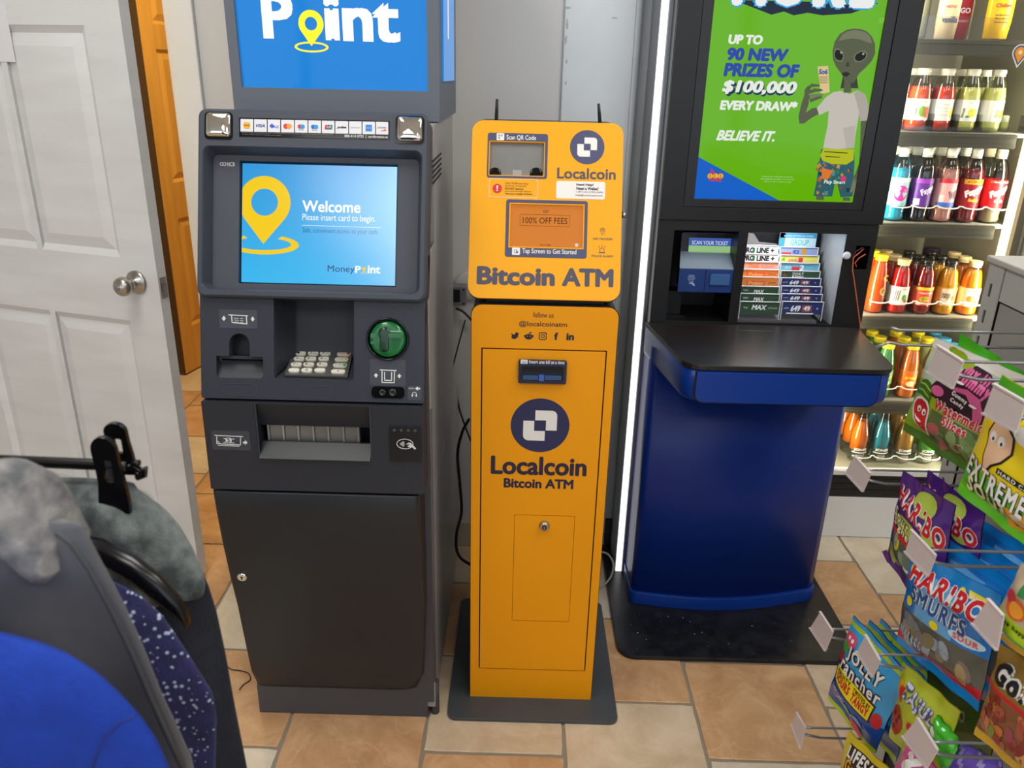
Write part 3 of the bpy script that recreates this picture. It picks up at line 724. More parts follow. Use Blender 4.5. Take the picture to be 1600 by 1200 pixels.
def sc_px(P): return [plA.pix(x, y, WS) for x, y in P]
def clipu(P, lo):
    return [(max(u, lo), v) for u, v in P]
# pin and ring (cut off by the screen's left side)
pcx, pcy = plA.pix(413.5, 316, WS); pr = plA.pix(454, 316, WS)[0] - pcx
tip = plA.pix(411.5, 381, WS)
def pin(cx, cy, r, tipv, hole, n=30):
    a0 = -37; out = [(cx + r * math.cos(math.radians(a)), cy + r * math.sin(math.radians(a))) for a in [a0 + (180 - 2 * a0) * k / n for k in range(n + 1)]]
    return out + [tipv]
plate_into(mb := MB(), plA, [clipu(pin(pcx, pcy, pr, tip, 0), su0 + 0.0005), ellipse(pcx, pcy, pr * 0.52)], WS, WS + 0.0006)
mb.obj('pin_emblem', g_yel, scr)
ec = plA.pix(411, 382, WS); er = plA.pix(467, 382, WS)[0] - ec[0]; ev = ec[1] - plA.pix(411, 397.5, WS)[1]
o1 = clipu(ellipse(ec[0], ec[1], er, ev, 40, 122, 418), su0 + 0.0005); i1 = clipu(ellipse(ec[0] - 0.001, ec[1] + 0.001, er * 0.80, ev * 0.62, 40, 122, 418), su0 + 0.0005)
mb = MB(); mb.loft([[plA.pt(u, v, w) for u, v in P] for P, w in ((o1, WS), (o1, WS + 0.0006), (i1, WS + 0.0006), (i1, WS))], cap=False, smooth=False, closed=False); mb.obj('ring_emblem', g_yel, scr)
class Off:
    """the same face moved out by w"""
    def __new__(c, pl, w):
        q = Pl(pl.o + pl.n * w, pl.u, pl.v); return q
pS = Off(plA, WS)
text(pS, 'Welcome', (472.5, 314, 563.5, 332), g_wht, scr, bold=0.02)
text(pS, 'Please insert card to begin.', (472.5, 335.5, 586.5, 348.5), g_wht, scr)
lines_px(pS, [[(472, 352), (595, 356)]], g_wht, scr, 0.0007, 0.0003, 0.0006, 'screen_rule')
text(pS, 'Safe, convenient access to your cash.', (472.5, 357, 591, 367), glow('screen teal', '#2266a0', 1.0), scr)
text(pS, 'Money', (512, 415, 554, 428), g_navy, scr)
text(pS, [('P', (555, 415.5, 564, 426.5)), ('int', (574.5, 415, 594.5, 427.5))], None, g_wht, scr, bold=0.03)
c = pS.pix(569, 420); shape(pS, [pin(c[0], c[1], 0.0036, (c[0], c[1] - 0.0085), 0, 14)], g_yel, scr, 0.0003, 0.0008, 'pin_emblem')
mb = MB(); mb.ring(pS, ellipse(c[0], c[1] - 0.0085, 0.006, 0.002, 18), ellipse(c[0], c[1] - 0.0085, 0.0048, 0.0012, 18), 0.0003, 0.0008); mb.obj('ring_emblem', g_yel, scr)
# maker's mark
pb = Off(plA, WS + 0.006)
text(pb, 'NCR', (355, 253.5, 367.5, 260), m_prt, atm, bold=0.01)
mb = MB()
for x in (346.5, 350.8):
    c = pb.pix(x, 256.3); mb.ring(pb, ellipse(*c, 0.0036, n=18), ellipse(*c, 0.0025, n=18), 0.0003, 0.0008)
mb.obj('emblem', m_prt, atm)
# raised top bar: mirrors and card logos
WT = 0.018; pT = Off(plA, WT)
for b in ((322.5, 177, 361.5, 214.5), (620.5, 183, 660.5, 221.5)):
    x = pT.box(*b)
    MB().prism(pT, rrect(x[0] - 0.003, x[1] - 0.004, x[2] + 0.003, x[3] + 0.002, 0.008), 0.0, 0.002).obj('mirror_surround', m_blk, atm)
    mb = MB(); cxm, cym = (x[0] + x[2]) / 2, (x[1] + x[3]) / 2; hw, hh = (x[2] - x[0]) / 2, (x[3] - x[1]) / 2
    Ls = []
    for k in range(9):
        t = k / 8; s = math.cos(t * math.pi / 2) ** 0.6 if t < 1 else 0.03
        s = max(s, 0.03); Ls.append([pT.pt(cxm + u, cym + v, 0.002 + 0.009 * math.sin(t * math.pi / 2)) for u, v in rrect(-hw * s, -hh * s, hw * s, hh * s, 0.007 * s)])
    mb.loft(Ls); mb.obj('convex_mirror', m_chrome, atm)
bx = pT.box(374, 185, 608.5, 217); 
def band(y0l, y1l, y0r, y1r, x0, x1, r, w0, w1, mat, name):
    P = [pT.pix(x0, y1l), pT.pix(x1, y1r), pT.pix(x1, y0r), pT.pix(x0, y0l)]
    return MB().prism(pT, P, w0, w1).obj(name, mat, atm)
lb = band(184, 213.5, 189.3, 218, 374, 608.5, 0, 0, 0.0012, m_blk, 'logo_strip')
m_lw = M('white logo tile', '#d9dbe0', 0.4)
xs = [376, 397.3, 418.5, 439.5, 461, 482, 503, 524, 545.5, 566.5, 587.5, 608]
def ly(x): return 186.2 + (x - 376) * 0.0215
for k in range(11):
    x0, x1 = xs[k] + 0.3, xs[k + 1] - 1.2
    P = [pT.pix(x0, ly(x0) + 19.5), pT.pix(x1, ly(x1) + 19.5), pT.pix(x1, ly(x1)), pT.pix(x0, ly(x0))]
    t = MB().prism(pT, P, 0.0012, 0.002).obj('logo_tile', m_lw, atm)
    cxp = (x0 + x1) / 2; cyp = ly(cxp) + 10; pu, pv = pT.pix(cxp, cyp)
    def C(n, h): return M('logo ' + n, h, 0.5)
    w0, w1 = 0.002, 0.0024
    if k == 0:
        MB().prism(pT, rrect(pu - 0.0062, pv - 0.0062, pu + 0.0062, pv + 0.0062, 0.002), w0, w1).obj('printed_symbol', C('amber', '#eaa81c'), t)
        o = MB(); text_into(o, pT, 'Interac', (pu - 0.006, pv - 0.0015, pu + 0.006, pv + 0.0025), w=0.0027); o.obj('lettering', m_blkm, t)
    elif k == 1: o = MB(); text_into(o, pT, 'VISA', (pu - 0.009, pv - 0.003, pu + 0.009, pv + 0.003), w=w1, bold=0.02, shear=0.3); o.obj('lettering', C('navy', '#28338a'), t)
    elif k == 2:
        MB().prism(pT, [(pu - 0.009, pv), (pu - 0.004, pv + 0.005), (pu + 0.001, pv), (pu - 0.004, pv - 0.005)], w0, w1).obj('printed_symbol', C('royal', '#2b55b8'), t)
        o = MB(); text_into(o, pT, 'PLUS', (pu - 0.001, pv - 0.004, pu + 0.009, pv + 0.001), w=w1, bold=0.02); o.obj('lettering', C('royal', '#2b55b8'), t)
    elif k in (3, 4, 5):
        ca, cb = {3: ('#d5382c', '#ee9a3a'), 4: ('#c6384a', '#2f8fd0'), 5: ('#2a63c0', '#2f8fd8')}[k]
        r = 0.0052 if k == 3 else 0.0044
        MB().prism(pT, ellipse(pu - r * 0.62, pv, r, n=18), w0, w1).obj('printed_symbol', C(ca, ca), t)
        MB().prism(pT, ellipse(pu + r * 0.62, pv, r, n=18), w0, w1 + 0.0001).obj('printed_symbol', C(cb, cb), t)
        if k > 3: MB().rect(pT, pu - 0.005, pv - 0.0068, pu + 0.005, pv - 0.0058, w0, w1).obj('printed_line', C('grey', '#8a8f99'), t)
    elif k == 6:
        for j, cl in enumerate(('#cf3038', '#30506a', '#2a7a72')):
            q = pu - 0.007 + j * 0.0045; MB().prism(pT, [(q, pv - 0.0045), (q + 0.0055, pv - 0.0045), (q + 0.007, pv + 0.0045), (q + 0.0015, pv + 0.0045)], w0, w1 + j * 0.0001).obj('printed_symbol', C(cl, cl), t)
        o = MB(); text_into(o, pT, 'UP', (pu - 0.002, pv - 0.002, pu + 0.006, pv + 0.002), w=0.0028, bold=0.02); o.obj('lettering', m_lw, t)
    elif k == 7: o = MB(); text_into(o, pT, 'pulse', (pu - 0.009, pv - 0.003, pu + 0.009, pv + 0.003), w=w1, bold=0.03, shear=0.2); o.obj('lettering', m_blkm, t)
    elif k == 8: o = MB(); text_into(o, pT, '(E)Allpoint', (pu - 0.009, pv - 0.0016, pu + 0.009, pv + 0.0018), w=w1); o.obj('lettering', C('grey', '#8a8f99'), t)
    elif k == 9:
        MB().rect(pT, pu - 0.0062, pv - 0.0065, pu + 0.0062, pv + 0.0065, w0, w1).obj('printed_symbol', C('azure', '#2f7fd2'), t)
        o = MB(); text_into(o, pT, 'AM EX', (pu - 0.005, pv - 0.0022, pu + 0.005, pv + 0.0022), w=0.0027); o.obj('lettering', C('sky', '#9cc8ee'), t)
    else:
        MB().prism(pT, [(pu - 0.004, pv - 0.0055), (pu + 0.008, pv - 0.0055), (pu + 0.008, pv - 0.001)], w0, w1).obj('printed_symbol', C('salmon', '#e06a50'), t)
        o = MB(); text_into(o, pT, 'DISCOVER', (pu - 0.008, pv - 0.0002, pu + 0.008, pv + 0.0028), w=0.0027); o.obj('lettering', m_blkm, t)
text(pT, '888-414-3733  |  cardtronics.ca', (538.5, 211.5, 606, 216.5), m_prt, atm, w=0.0016, bold=0.01)
text(pT, [('Service charges may apply to transactions at this machine and the account holder agrees to pay the fee shown here', (378, 207.8, 520, 210.2)), ('Cards accepted include all networks shown above', (379, 210.2, 440, 212.0))], None, M('dim print', '#8f8f8f', 0.6), atm, w=0.0016)

# ---- lit topper standing on the cash machine
top = thing('display_sign', (-0.41, 2.0, 1.449), 'grey illuminated blue sign box standing on top of the cash machine', 'sign')
plT = frontY(1.80)
m_top = M('speckled grey sign housing', '#555c66', 0.5, noise=0.5, nscale=900, col2='#6c737d')
tl_, tr_ = plT.pix(362, 130)[0], plT.pix(686.5, 130)[0]
zb = 1.449; ztp = 2.05
sl, sr = plT.pix(377, 130)[0], plT.pix(668.5, 140)[0]; sbz = plT.pix(520, 139.5)[1]
mb = MB(); plate_into(mb, plT, [rrect(tl_, zb, tr_, ztp, 0.004), rrect(sl, sbz, sr, ztp - 0.07)], -0.02, 0)
mb.obj('front_frame', m_top, top, bevel=0.002)
mb = MB(); mb.cube(tl_ + 0.001, tr_ - 0.001, 1.82, 2.24, zb, ztp); body = mb.obj('housing', m_top, top)
m_sgn = M('blue lit sign panel', '#083a70', 0.06, emit='#1a8ce0', es=0.72, spec=0.25)
pn = MB().rect(plT, sl - 0.002, sbz - 0.002, sr + 0.002, ztp - 0.068, -0.014, -0.010).obj('lit_panel', m_sgn, top)
pTP = Off(plT, -0.010)
g_w2 = M('white sign print', '#e8e6e0', 0.3, emit='#e9e6e2', es=0.42); g_y2 = M('yellow sign print', '#e8c80e', 0.3, emit='#f2cf0c', es=0.7)
text(pTP, [('P', (409, -12, 458, 60.5)), ('i', (506.5, -6, 530.5, 63)), ('nt', (535, 4, 625, 66))], None, g_w2, pn, bold=0.03)
text(pTP, 'Money', (384, -95, 600, -35), M('navy sign print', '#123a74', 0.3, emit='#16468e', es=0.5), pn, bold=0.01)
c = pTP.pix(486, 37); r = pTP.pix(505.5, 37)[0] - c[0]; tp_ = pTP.pix(487, 72)
plate_into(mb := MB(), pTP, [pin(c[0], c[1], r, tp_, 0), ellipse(*c, r * 0.5)], 0.0002, 0.001); mb.obj('pin_emblem', g_y2, pn)
c = pTP.pix(487, 73.5); ru = pTP.pix(513.5, 73)[0] - c[0]; rv = c[1] - pTP.pix(487, 82)[1]
mb = MB(); mb.ring(pTP, ellipse(*c, ru, rv, 36), ellipse(c[0], c[1], ru * 0.86, rv * 0.66, 36), 0.0002, 0.0009); mb.obj('ring_emblem', g_y2, pn)
side = Pl((tr_ - 0.001, 1.82, 0), (0, 1, 0), (0, 0, 1))
MB().rect(side, 0.05, 1.53, 0.33, ztp - 0.06, 0.0, 0.004).obj('side_panel', m_sgn, top)
MB().rect(side, 0.16, 1.62, 0.172, ztp - 0.10, 0.004, 0.005).obj('side_stripe', g_w2, top)
# ================================================================== YELLOW BITCOIN MACHINE
m_yel = M('amber powder coat', '#ea9a02', 0.42, bump=0.12, bscale=700, spec=0.35)
m_yel2 = M('amber powder coat head', '#eda40c', 0.42, bump=0.12, bscale=700, spec=0.35)
m_ink = M('deep navy ink', '#23203a', 0.55)
m_ink2 = M('faded navy ink', '#4c4a5c', 0.55)
m_nvy = M('navy label', '#262a52', 0.4); m_nvy2 = M('slate navy label', '#46496a', 0.4)
m_dark = M('dark gap', '#15130f', 0.7)
ym = thing('bitcoin_machine', (0.06, 1.8, 0), 'narrow amber yellow bitcoin machine on a dark steel foot plate', 'kiosk')
YF = 1.667
plate_ = rrect(-0.157, 1.59, 0.282, 2.09, 0.022)
m_foot = M('dark powder coated plate', '#474b4f', 0.38, noise=0.4, nscale=6, col2='#404346', bump=0.1, bscale=500)
MB().prism(WORLD, plate_, 0.0, 0.010).obj('foot_plate', m_foot, ym, bevel=0.0015)
YL, YR = -0.102, 0.217
pY = frontY(YF)
zt0 = 1.082
# body shell with rounded top corners in front view, sides dark grey behind the amber front
d_l, d_t = pY.pix(747, 543); d_r = pY.pix(949, 547)[0]; d_b = pY.pix(835, 1046.5)[1]; d_l2 = pY.pix(752, 1040)[0]; d_r2 = pY.pix(914.5, 1045)[0]
dL = (d_l + d_l2) / 2; dR = (d_r + d_r2) / 2; d_t = pY.pix(848, 545.5)[1]
mb = MB(); plate_into(mb, pY, [rrect(YL, 0.010, YR, zt0, rs=(0.001, 0.001, 0.022, 0.022)), rrect(dL, d_b, dR, d_t)], -0.004, 0.0)
mb.obj('front_panel', m_yel, ym)
mb = MB(); mb.prism(pY, rrect(YL - 0.0015, 0.010, YR + 0.0015, zt0 + 0.0015, rs=(0.001, 0.001, 0.022, 0.022)), -0.006, -0.004)
mb.obj('edge_gasket', m_dark, ym)
m_ybody = M('black powder coat', '#2b2a2a', 0.45)
MB().prism(pY, rrect(YL + 0.001, 0.010, YR - 0.001, zt0, rs=(0.001, 0.001, 0.02, 0.02)), -0.30, -0.006).obj('body', m_ybody, ym)
# service door
g = 0.0032
mb = MB()
sf = pY.box(803, 803, 897, 972)
s0, s1 = pY.pix(803, 803), pY.pix(897, 806); s2, s3 = pY.pix(890.5, 972), pY.pix(800.5, 969)
svc = [s3, s2, s1, s0]
svc = rrect((s0[0] + s3[0]) / 2, (s2[1] + s3[1]) / 2, (s1[0] + s2[0]) / 2, (s0[1] + s1[1]) / 2, 0.001, 1)
bn = pY.box(810, 561, 885, 597)
plate_into(mb, pY, [rrect(dL + g, d_b + g, dR - g, d_t - g), svc], -0.003, 0.0015)
sd = mb.obj('service_door', m_yel, ym)
MB().prism(pY, rrect(svc[0][0] + 0.0009, svc[0][1] + 0.0009, svc[2][0] + 0 if False else max(p[0] for p in svc) - 0.0009, max(p[1] for p in svc) - 0.0016), -0.003, 0.0012).obj('cash_box_door', m_yel, ym)
c = pY.pix(850.5, 820.5)
lk = MB().lathe(pY, *c, [(0.0135, 0.0), (0.0135, 0.003), (0.0115, 0.009), (0.0105, 0.011), (0.0085, 0.0115)], 24).obj('lock', m_steel, ym)
MB().lathe(pY, *c, [(0.0062, 0.0105), (0.0062, 0.0128), (0.0045, 0.013), (0.004, 0.0125)], 16).obj('lock_barrel', M('dark barrel', '#3a3a3e', 0.3, 0.8), lk)
MB().rect(pY, c[0] - 0.002, c[1] - 0.002, c[0] + 0.002, c[1] + 0.002, 0.0126, 0.0134).obj('keyhole', m_steel, lk)
# bill acceptor
bz = MB(); bz.prism(pY, rrect(*bn, 0.004), 0.0012, 0.012)
bo = bz.obj('bill_acceptor', M('bill acceptor navy', '#232a46', 0.35), ym, bevel=0.0015)
pBA = Off(pY, 0.012)
text(pBA, 'Insert one bill at a time', (827, 563, 882, 568.5), m_prt, bo, bold=0.02)
shape(pBA, [rrect(*pBA.box(813.5, 561.8, 824.5, 568.3), 0.001)], m_prt, bo, 0, 0.0006, 'printed_symbol')
lines_px(pBA, [[(816, 563.5), (817.5, 565.5), (820.5, 565.5), (822, 563.5)], [(816, 567), (822, 567)]], m_nvy, bo, 0.0008, 0.0006, 0.0009)
sl_ = pBA.box(814, 573, 880, 594)
mb = MB(); mb.ring(pBA, rrect(*sl_, 0.002), rrect(sl_[0] + 0.002, sl_[1] + 0.002, sl_[2] - 0.002, sl_[3] - 0.002, 0.001), 0, 0.003); mb.obj('slot_frame', m_blk, bo)
MB().rect(pBA, sl_[0] + 0.002, sl_[1] + 0.002, sl_[2] - 0.002, sl_[3] - 0.002, 0, 0.0006).obj('slot_throat', M('deep blue throat', '#101a34', 0.3), bo)
MB().rect(pBA, sl_[0] + 0.003, sl_[3] - 0.013, sl_[2] - 0.003, sl_[3] - 0.004, 0.0006, 0.0012).obj('bill_slot', m_hole, bo)
for b in ((817, 586, 841, 592.5), (851, 586.5, 877, 593)):
    MB().rect(pBA, *pBA.box(*b), 0.0006, 0.004, 0.001).obj('bill_guide', M('blue lit guide', '#2a4a6c', 0.3, emit='#1f3f78', es=0.15), bo)
MB().rect(pBA, *pBA.box(842, 585, 850, 594), 0.0006, 0.006, 0.001).obj('bill_guide', M('blue guide centre', '#35599a', 0.3, emit='#2a55a8', es=0.2), bo)
def logo(pl, cx, cy, rpx, parent, navy, white, w=0.0003):
    """navy disc with two interlocked white blocks"""
    c = pl.pix(cx, cy); r = (pl.pix(cx + rpx, cy)[0] - pl.pix(cx - rpx, cy)[0]) / 2
    d = MB().prism(pl, ellipse(*c, r, n=48), 0.0, w).obj('logo_disc', navy, parent)
    s = r * 0.19; u, v = c
    A = [(u - 0.9 * s, v + 1.05 * s), (u - 0.9 * s, v + 2.95 * s), (u + 3.0 * s - 1.0 * s, v + 2.95 * s)] + ellipse(u + 2.0 * s, v + 1.95 * s, s, n=6, a0=90, a1=0) + [(u + 3.0 * s, v - 0.9 * s), (u + 1.05 * s, v - 0.9 * s), (u + 1.05 * s, v + 1.05 * s)]
    B = [(u + 0.9 * s, v - 1.05 * s), (u + 0.9 * s, v - 2.95 * s)] + [(u - 2.0 * s, v - 2.95 * s)] + ellipse(u - 2.0 * s, v - 1.95 * s, s, n=6, a0=270, a1=180) + [(u - 3.0 * s, v + 0.9 * s), (u - 1.05 * s, v + 0.9 * s), (u - 1.05 * s, v - 1.05 * s)]
    mb = MB(); mb.prism(pl, A, w, w + 0.0004); mb.prism(pl, B, w, w + 0.0004)
    mb.obj('logo_blocks', white, d)
    return d
pYD = Off(pY, 0.0015)
m_off = M('off white print', '#e3e1dc', 0.5)
logo(pYD, 843.8, 665, 46, ym, m_nvy, m_off)
text(pYD, 'Localcoin', (767, 713.5, 917, 742.5), m_ink, ym, bold=0.035)
text(pYD, 'Bitcoin ATM', (787, 748, 896, 763), m_ink, ym, bold=0.04)
text(pY, 'follow us', (833, 488, 865, 496), m_ink, ym)
text(pY, '@localcoinatm', (811, 502, 886, 512), m_ink, ym, bold=0.008)
# bird, alien head, camera, f, in
def sh(P, mat=m_ink, par=ym, pl=pY, **k): return poly_px(pl, P, mat, par, 0.0001, 0.0006, **k)
sh([[(798.5, 520.5), (800, 525), (798.5, 527), (801.5, 529), (805, 529.6), (809, 526.5), (810, 522.5), (811, 520.5), (809, 520), (806.5, 519), (804.5, 521), (804.5, 523), (801.5, 522.3)]])
c = pY.pix(826.2, 526)
mb = MB(); plate_into(mb, pY, [ellipse(c[0], c[1], 0.0088, 0.0062, 24), ellipse(c[0] - 0.0035, c[1] + 0.001, 0.0014, n=8), ellipse(c[0] + 0.0035, c[1] + 0.001, 0.0014, n=8)], 0, 0.0006)
mb.prism(pY, ellipse(c[0] - 0.009, c[1] + 0.002, 0.002, n=8), 0, 0.0006); mb.prism(pY, ellipse(c[0] + 0.009, c[1] + 0.002, 0.002, n=8), 0, 0.0006)
mb.prism(pY, ellipse(c[0] + 0.005, c[1] + 0.0095, 0.0015, n=8), 0, 0.0006); mb.prism(pY, [(c[0], c[1] + 0.006), (c[0] + 0.0012, c[1] + 0.006), (c[0] + 0.002, c[1] + 0.0095), (c[0] + 0.005, c[1] + 0.009), (c[0] + 0.005, c[1] + 0.010), (c[0] + 0.001, c[1] + 0.011)], 0, 0.0006)
mb.obj('printed_symbol', m_ink, ym)
c = pY.pix(848, 525)
mb = MB(); mb.ring(pY, rrect(c[0] - 0.0088, c[1] - 0.0088, c[0] + 0.0088, c[1] + 0.0088, 0.004), rrect(c[0] - 0.0072, c[1] - 0.0072, c[0] + 0.0072, c[1] + 0.0072, 0.003), 0, 0.0006)
mb.ring(pY, ellipse(*c, 0.0045, n=18), ellipse(*c, 0.003, n=18), 0, 0.0006); mb.prism(pY, ellipse(c[0] + 0.0052, c[1] + 0.0052, 0.001, n=8), 0, 0.0006); mb.obj('printed_symbol', m_ink, ym)
text(pY, [('f', (865.8, 519.5, 872.3, 531)), ('in', (885, 520.5, 897, 531.5))], None, m_ink, ym, bold=0.04)
# ---- tilted head
YT = 1.825; zt_ = 1.462; zb_ = 1.098
pH = Pl((0, YF + 0.004, zb_), (1, 0, 0), (0, YT - YF - 0.004, zt_ - zb_ - 0.0))
hh_ = Vector((0, YT - YF - 0.004, zt_ - zb_)).length
hb_ = pH.pix(850, 468)[1]; ht_ = pH.pix(855, 190)[1]
HL, HR = -0.108, 0.2185
H0, H1 = hb_, ht_
head = MB()
qr = pH.box(765, 222, 850, 274); sc2 = pH.box(797, 320, 911, 386.5)
hl_ = (pH.pix(731, 440)[0] + pH.pix(738, 210)[0]) / 2; hr_ = (pH.pix(970, 440)[0] + pH.pix(973.5, 215)[0]) / 2
plate_into(head, pH, [rrect(hl_, H0, hr_, H1, 0.026, 8), rrect(*qr, 0.002), rrect(*sc2, 0.001)], -0.012, 0)
hd = head.obj('head_front', m_yel2, ym, bevel=0.001)
mb = MB()
o_ = [pH.pt(u, v, -0.016) for u, v in rrect(hl_ - 0.0015, H0 - 0.0015, hr_ + 0.0015, H1 + 0.0015, 0.027, 8)]
bk = [Vector((p.x, max(p.y + 0.12, 1.80 + 0.0 * p.z) if False else p.y + 0.13, p.z)) for p in o_]
mb.loft([[pH.pt(u, v, -0.0115) for u, v in rrect(hl_ - 0.0012, H0 - 0.0012, hr_ + 0.0012, H1 + 0.0012, 0.027, 8)], o_, bk], smooth=False)
mb.obj('head_shell', m_ybody, ym)
mb = MB(); mb.cube(YL + 0.03, YR - 0.03, YF + 0.03, YF + 0.14, zt0 - 0.002, zb_ + 0.01); mb.obj('neck', m_ybody, ym)
# wall-side antennas
for x, y0, y1, dx in ((775.5, 155, 190, 1.2), (937.5, 162, 194, -2.2)):
    b = atY(x, y1, YT + 0.06); t = atY(x + (dx if x < 800 else dx), y0, YT + 0.055)
    MB().tube([b - Vector((0, 0, 0.03)), b, b.lerp(t, 0.5), t], 0.0036, 10, rs=[0.005, 0.0044, 0.0038, 0.003]).obj('antenna', m_blkm, ym)
# camera window, label
m_lab = m_nvy2
bb = pH.box(761.5, 208.5, 855.5, 278.5)
mb = MB(); plate_into(mb, pH, [rrect(*bb, 0.005), rrect(qr[0] - 0.002, qr[1] - 0.002, qr[2] + 0.002, qr[3] + 0.002, 0.003)], 0.0002, 0.0009); lab1 = mb.obj('scanner_label', m_lab, ym)
MB().rect(pH, qr[0] - 0.004, qr[1] - 0.004, qr[2] + 0.004, qr[3] + 0.004, -0.011, -0.008).obj('scanner_glass', M('grey scanner glass', '#6f706e', 0.12, noise=0.6, nscale=12, col2='#8a8b88', coat=0.5), ym)
for x in (773, 838):
    c = pH.pix(x, 270); MB().lathe(pH, c[0], c[1], [(0.014, -0.008), (0.014, -0.0074), (0.010, -0.0072)], 20).obj('scanner_lens', m_blk, ym)
mb = MB(); mb.rect(pH, *pH.box(801, 264, 815, 275), -0.008, -0.0074); mb.obj('scanner_mark', M('pale grey mark', '#9a9a96', 0.3), ym)
text(pH, 'Scan QR Code', (791.5, 211.5, 837.5, 220), m_off, lab1, w=0.0012, bold=0.01)
ib = pH.box(776, 208.5, 788, 219.5); MB().prism(pH, rrect(*ib, 0.002), 0.0009, 0.0014).obj('printed_symbol', m_off, lab1)
mb = MB(); cu_i, cv_i = (ib[0] + ib[2]) / 2, (ib[1] + ib[3]) / 2
for a, b in ((-1, 1), (1, 1), (-1, -1)): mb.ring(pH, rrect(cu_i + a * 0.0028 - 0.0016, cv_i + b * 0.0028 - 0.0016, cu_i + a * 0.0028 + 0.0016, cv_i + b * 0.0028 + 0.0016), rrect(cu_i + a * 0.0028 - 0.0008, cv_i + b * 0.0028 - 0.0008, cu_i + a * 0.0028 + 0.0008, cv_i + b * 0.0028 + 0.0008), 0.0014, 0.0017)
mb.obj('printed_symbol', m_lab, lab1)
logo(pH, 917.5, 230, 27, ym, m_nvy2, m_off)
text(pH, 'Localcoin', (870.5, 263, 962, 280), m_ink2, ym, bold=0.02)
# warning sticker and help sticker
wb = pH.box(764, 280, 840.5, 309)
mb = MB(); mb.ring(pH, rrect(*wb, 0.004), rrect(wb[0] + 0.0008, wb[1] + 0.0008, wb[2] - 0.0008, wb[3] - 0.0008, 0.0035), 0.0002, 0.0006); mb.obj('sticker_border', m_off, ym)
c = pH.pix(777, 294.5); MB().prism(pH, ellipse(*c, 0.0102, n=24), 0.0002, 0.0006).obj('warning_disc', M('warning red', '#cf2a2c', 0.5), ym)
mb = MB(); mb.prism(pH, [(c[0] - 0.0012, c[1] - 0.0018), (c[0] + 0.0012, c[1] - 0.0018), (c[0] + 0.0018, c[1] + 0.0065), (c[0] - 0.0018, c[1] + 0.0065)], 0.0006, 0.0009); mb.prism(pH, ellipse(c[0], c[1] - 0.0045, 0.0016, n=10), 0.0006, 0.0009); mb.obj('printed_symbol', m_off, ym)
text(pH, [('CALL SCAM and other', (789, 284.8, 826, 288.2)), ('unknown 3rd parties', (789, 289.2, 823, 292.4)), ('DO NOT demand', (789, 293.4, 817.5, 296.4), {'bold': 0.03}), ('payment through Bitcoin.', (789, 297.6, 831, 300.6)), ('You are a target of fraud.', (789, 301.6, 832, 305), {'bold': 0.03})], None, M('brown print', '#6d4a20', 0.6), ym)
hb2 = pH.box(869, 283.5, 945.5, 311)
MB().prism(pH, rrect(*hb2, 0.004), 0.0, 0.0005).obj('help_sticker', m_off, ym)
text(pH, [('Need Help?', (900.5, 287, 927.5, 291.5), {'bold': 0.03}), ('Need a Wallet?', (900.5, 292.6, 935, 297.2), {'bold': 0.03}), ('1 (877) 412-COIN (2646)', (900.5, 299, 942.5, 302.4)), ('help@localcoinatm.com', (899.5, 303.8, 941.5, 307.6))], None, m_ink, ym, w=0.0009)
# main screen
b2 = pH.box(790, 313, 917.5, 402.5)
mb = MB(); plate_into(mb, pH, [rrect(*b2, 0.005), rrect(sc2[0] - 0.003, sc2[1] - 0.003, sc2[2] + 0.003, sc2[3] + 0.003, 0.002)], 0.0002, 0.001); lab2 = mb.obj('screen_label', m_lab, ym)
mb = MB(); mb.ring(pH, rrect(sc2[0] - 0.002, sc2[1] - 0.002, sc2[2] + 0.002, sc2[3] + 0.002), rrect(*sc2), -0.001, 0.0014); mb.obj('screen_edge', m_yel2, ym)
m_osc = M('orange screen', '#7a4418', 0.15, emit='#cf7c30', es=0.72)
osc = MB().rect(pH, sc2[0] - 0.003, sc2[1] - 0.003, sc2[2] + 0.003, sc2[3] + 0.003, -0.011, -0.006).obj('screen', m_osc, ym)
pO = Off(pH, -0.006); m_oi = glow('dark screen print', '#4a2c16', 0.7)
text(pO, '100% OFF FEES', (817, 340, 886.5, 349.5), m_oi, osc)
text(pO, 'GET', (849, 328.5, 857.5, 332.5), m_oi, osc); text(pO, 'Tap to begin', (843, 381, 861, 384.5), m_oi, osc)
bq = pO.box(812.5, 335.5, 890.5, 353.5)
mb = MB(); mb.ring(pO, rrect(*bq), rrect(bq[0] + 0.0005, bq[1] + 0.0005, bq[2] - 0.0005, bq[3] - 0.0005), 0, 0.0004); mb.obj('screen_rule', m_oi, osc)
c = pO.pix(901, 383); MB().prism(pO, ellipse(*c, 0.0038, n=14), 0, 0.0004).obj('screen_badge', glow('screen pale', '#e8dccb', 0.9), osc)
text(pH, 'Tap Screen to Get Started', (816, 389, 900.5, 399), m_off, lab2, w=0.0013, bold=0.01)
ib = pH.box(800, 387, 812.5, 398.5); MB().prism(pH, rrect(*ib, 0.002), 0.001, 0.0015).obj('printed_symbol', m_off, lab2)
mb = MB(); q = ((ib[0] + ib[2]) / 2, (ib[1] + ib[3]) / 2)
mb.ring(pH, rrect(q[0] - 0.004, q[1] - 0.004, q[0] + 0.001, q[1] + 0.0035, 0.001), rrect(q[0] - 0.0032, q[1] - 0.0032, q[0] + 0.0002, q[1] + 0.0027, 0.0006), 0.0015, 0.0018)
mb.prism(pH, [(q[0] + 0.001, q[1] - 0.004), (q[0] + 0.0045, q[1] - 0.004), (q[0] + 0.0045, q[1] - 0.0005), (q[0] + 0.0025, q[1]), (q[0] + 0.0025, q[1] + 0.003), (q[0] + 0.0016, q[1] + 0.003)], 0.0015, 0.0018); mb.obj('printed_symbol', m_lab, lab2)
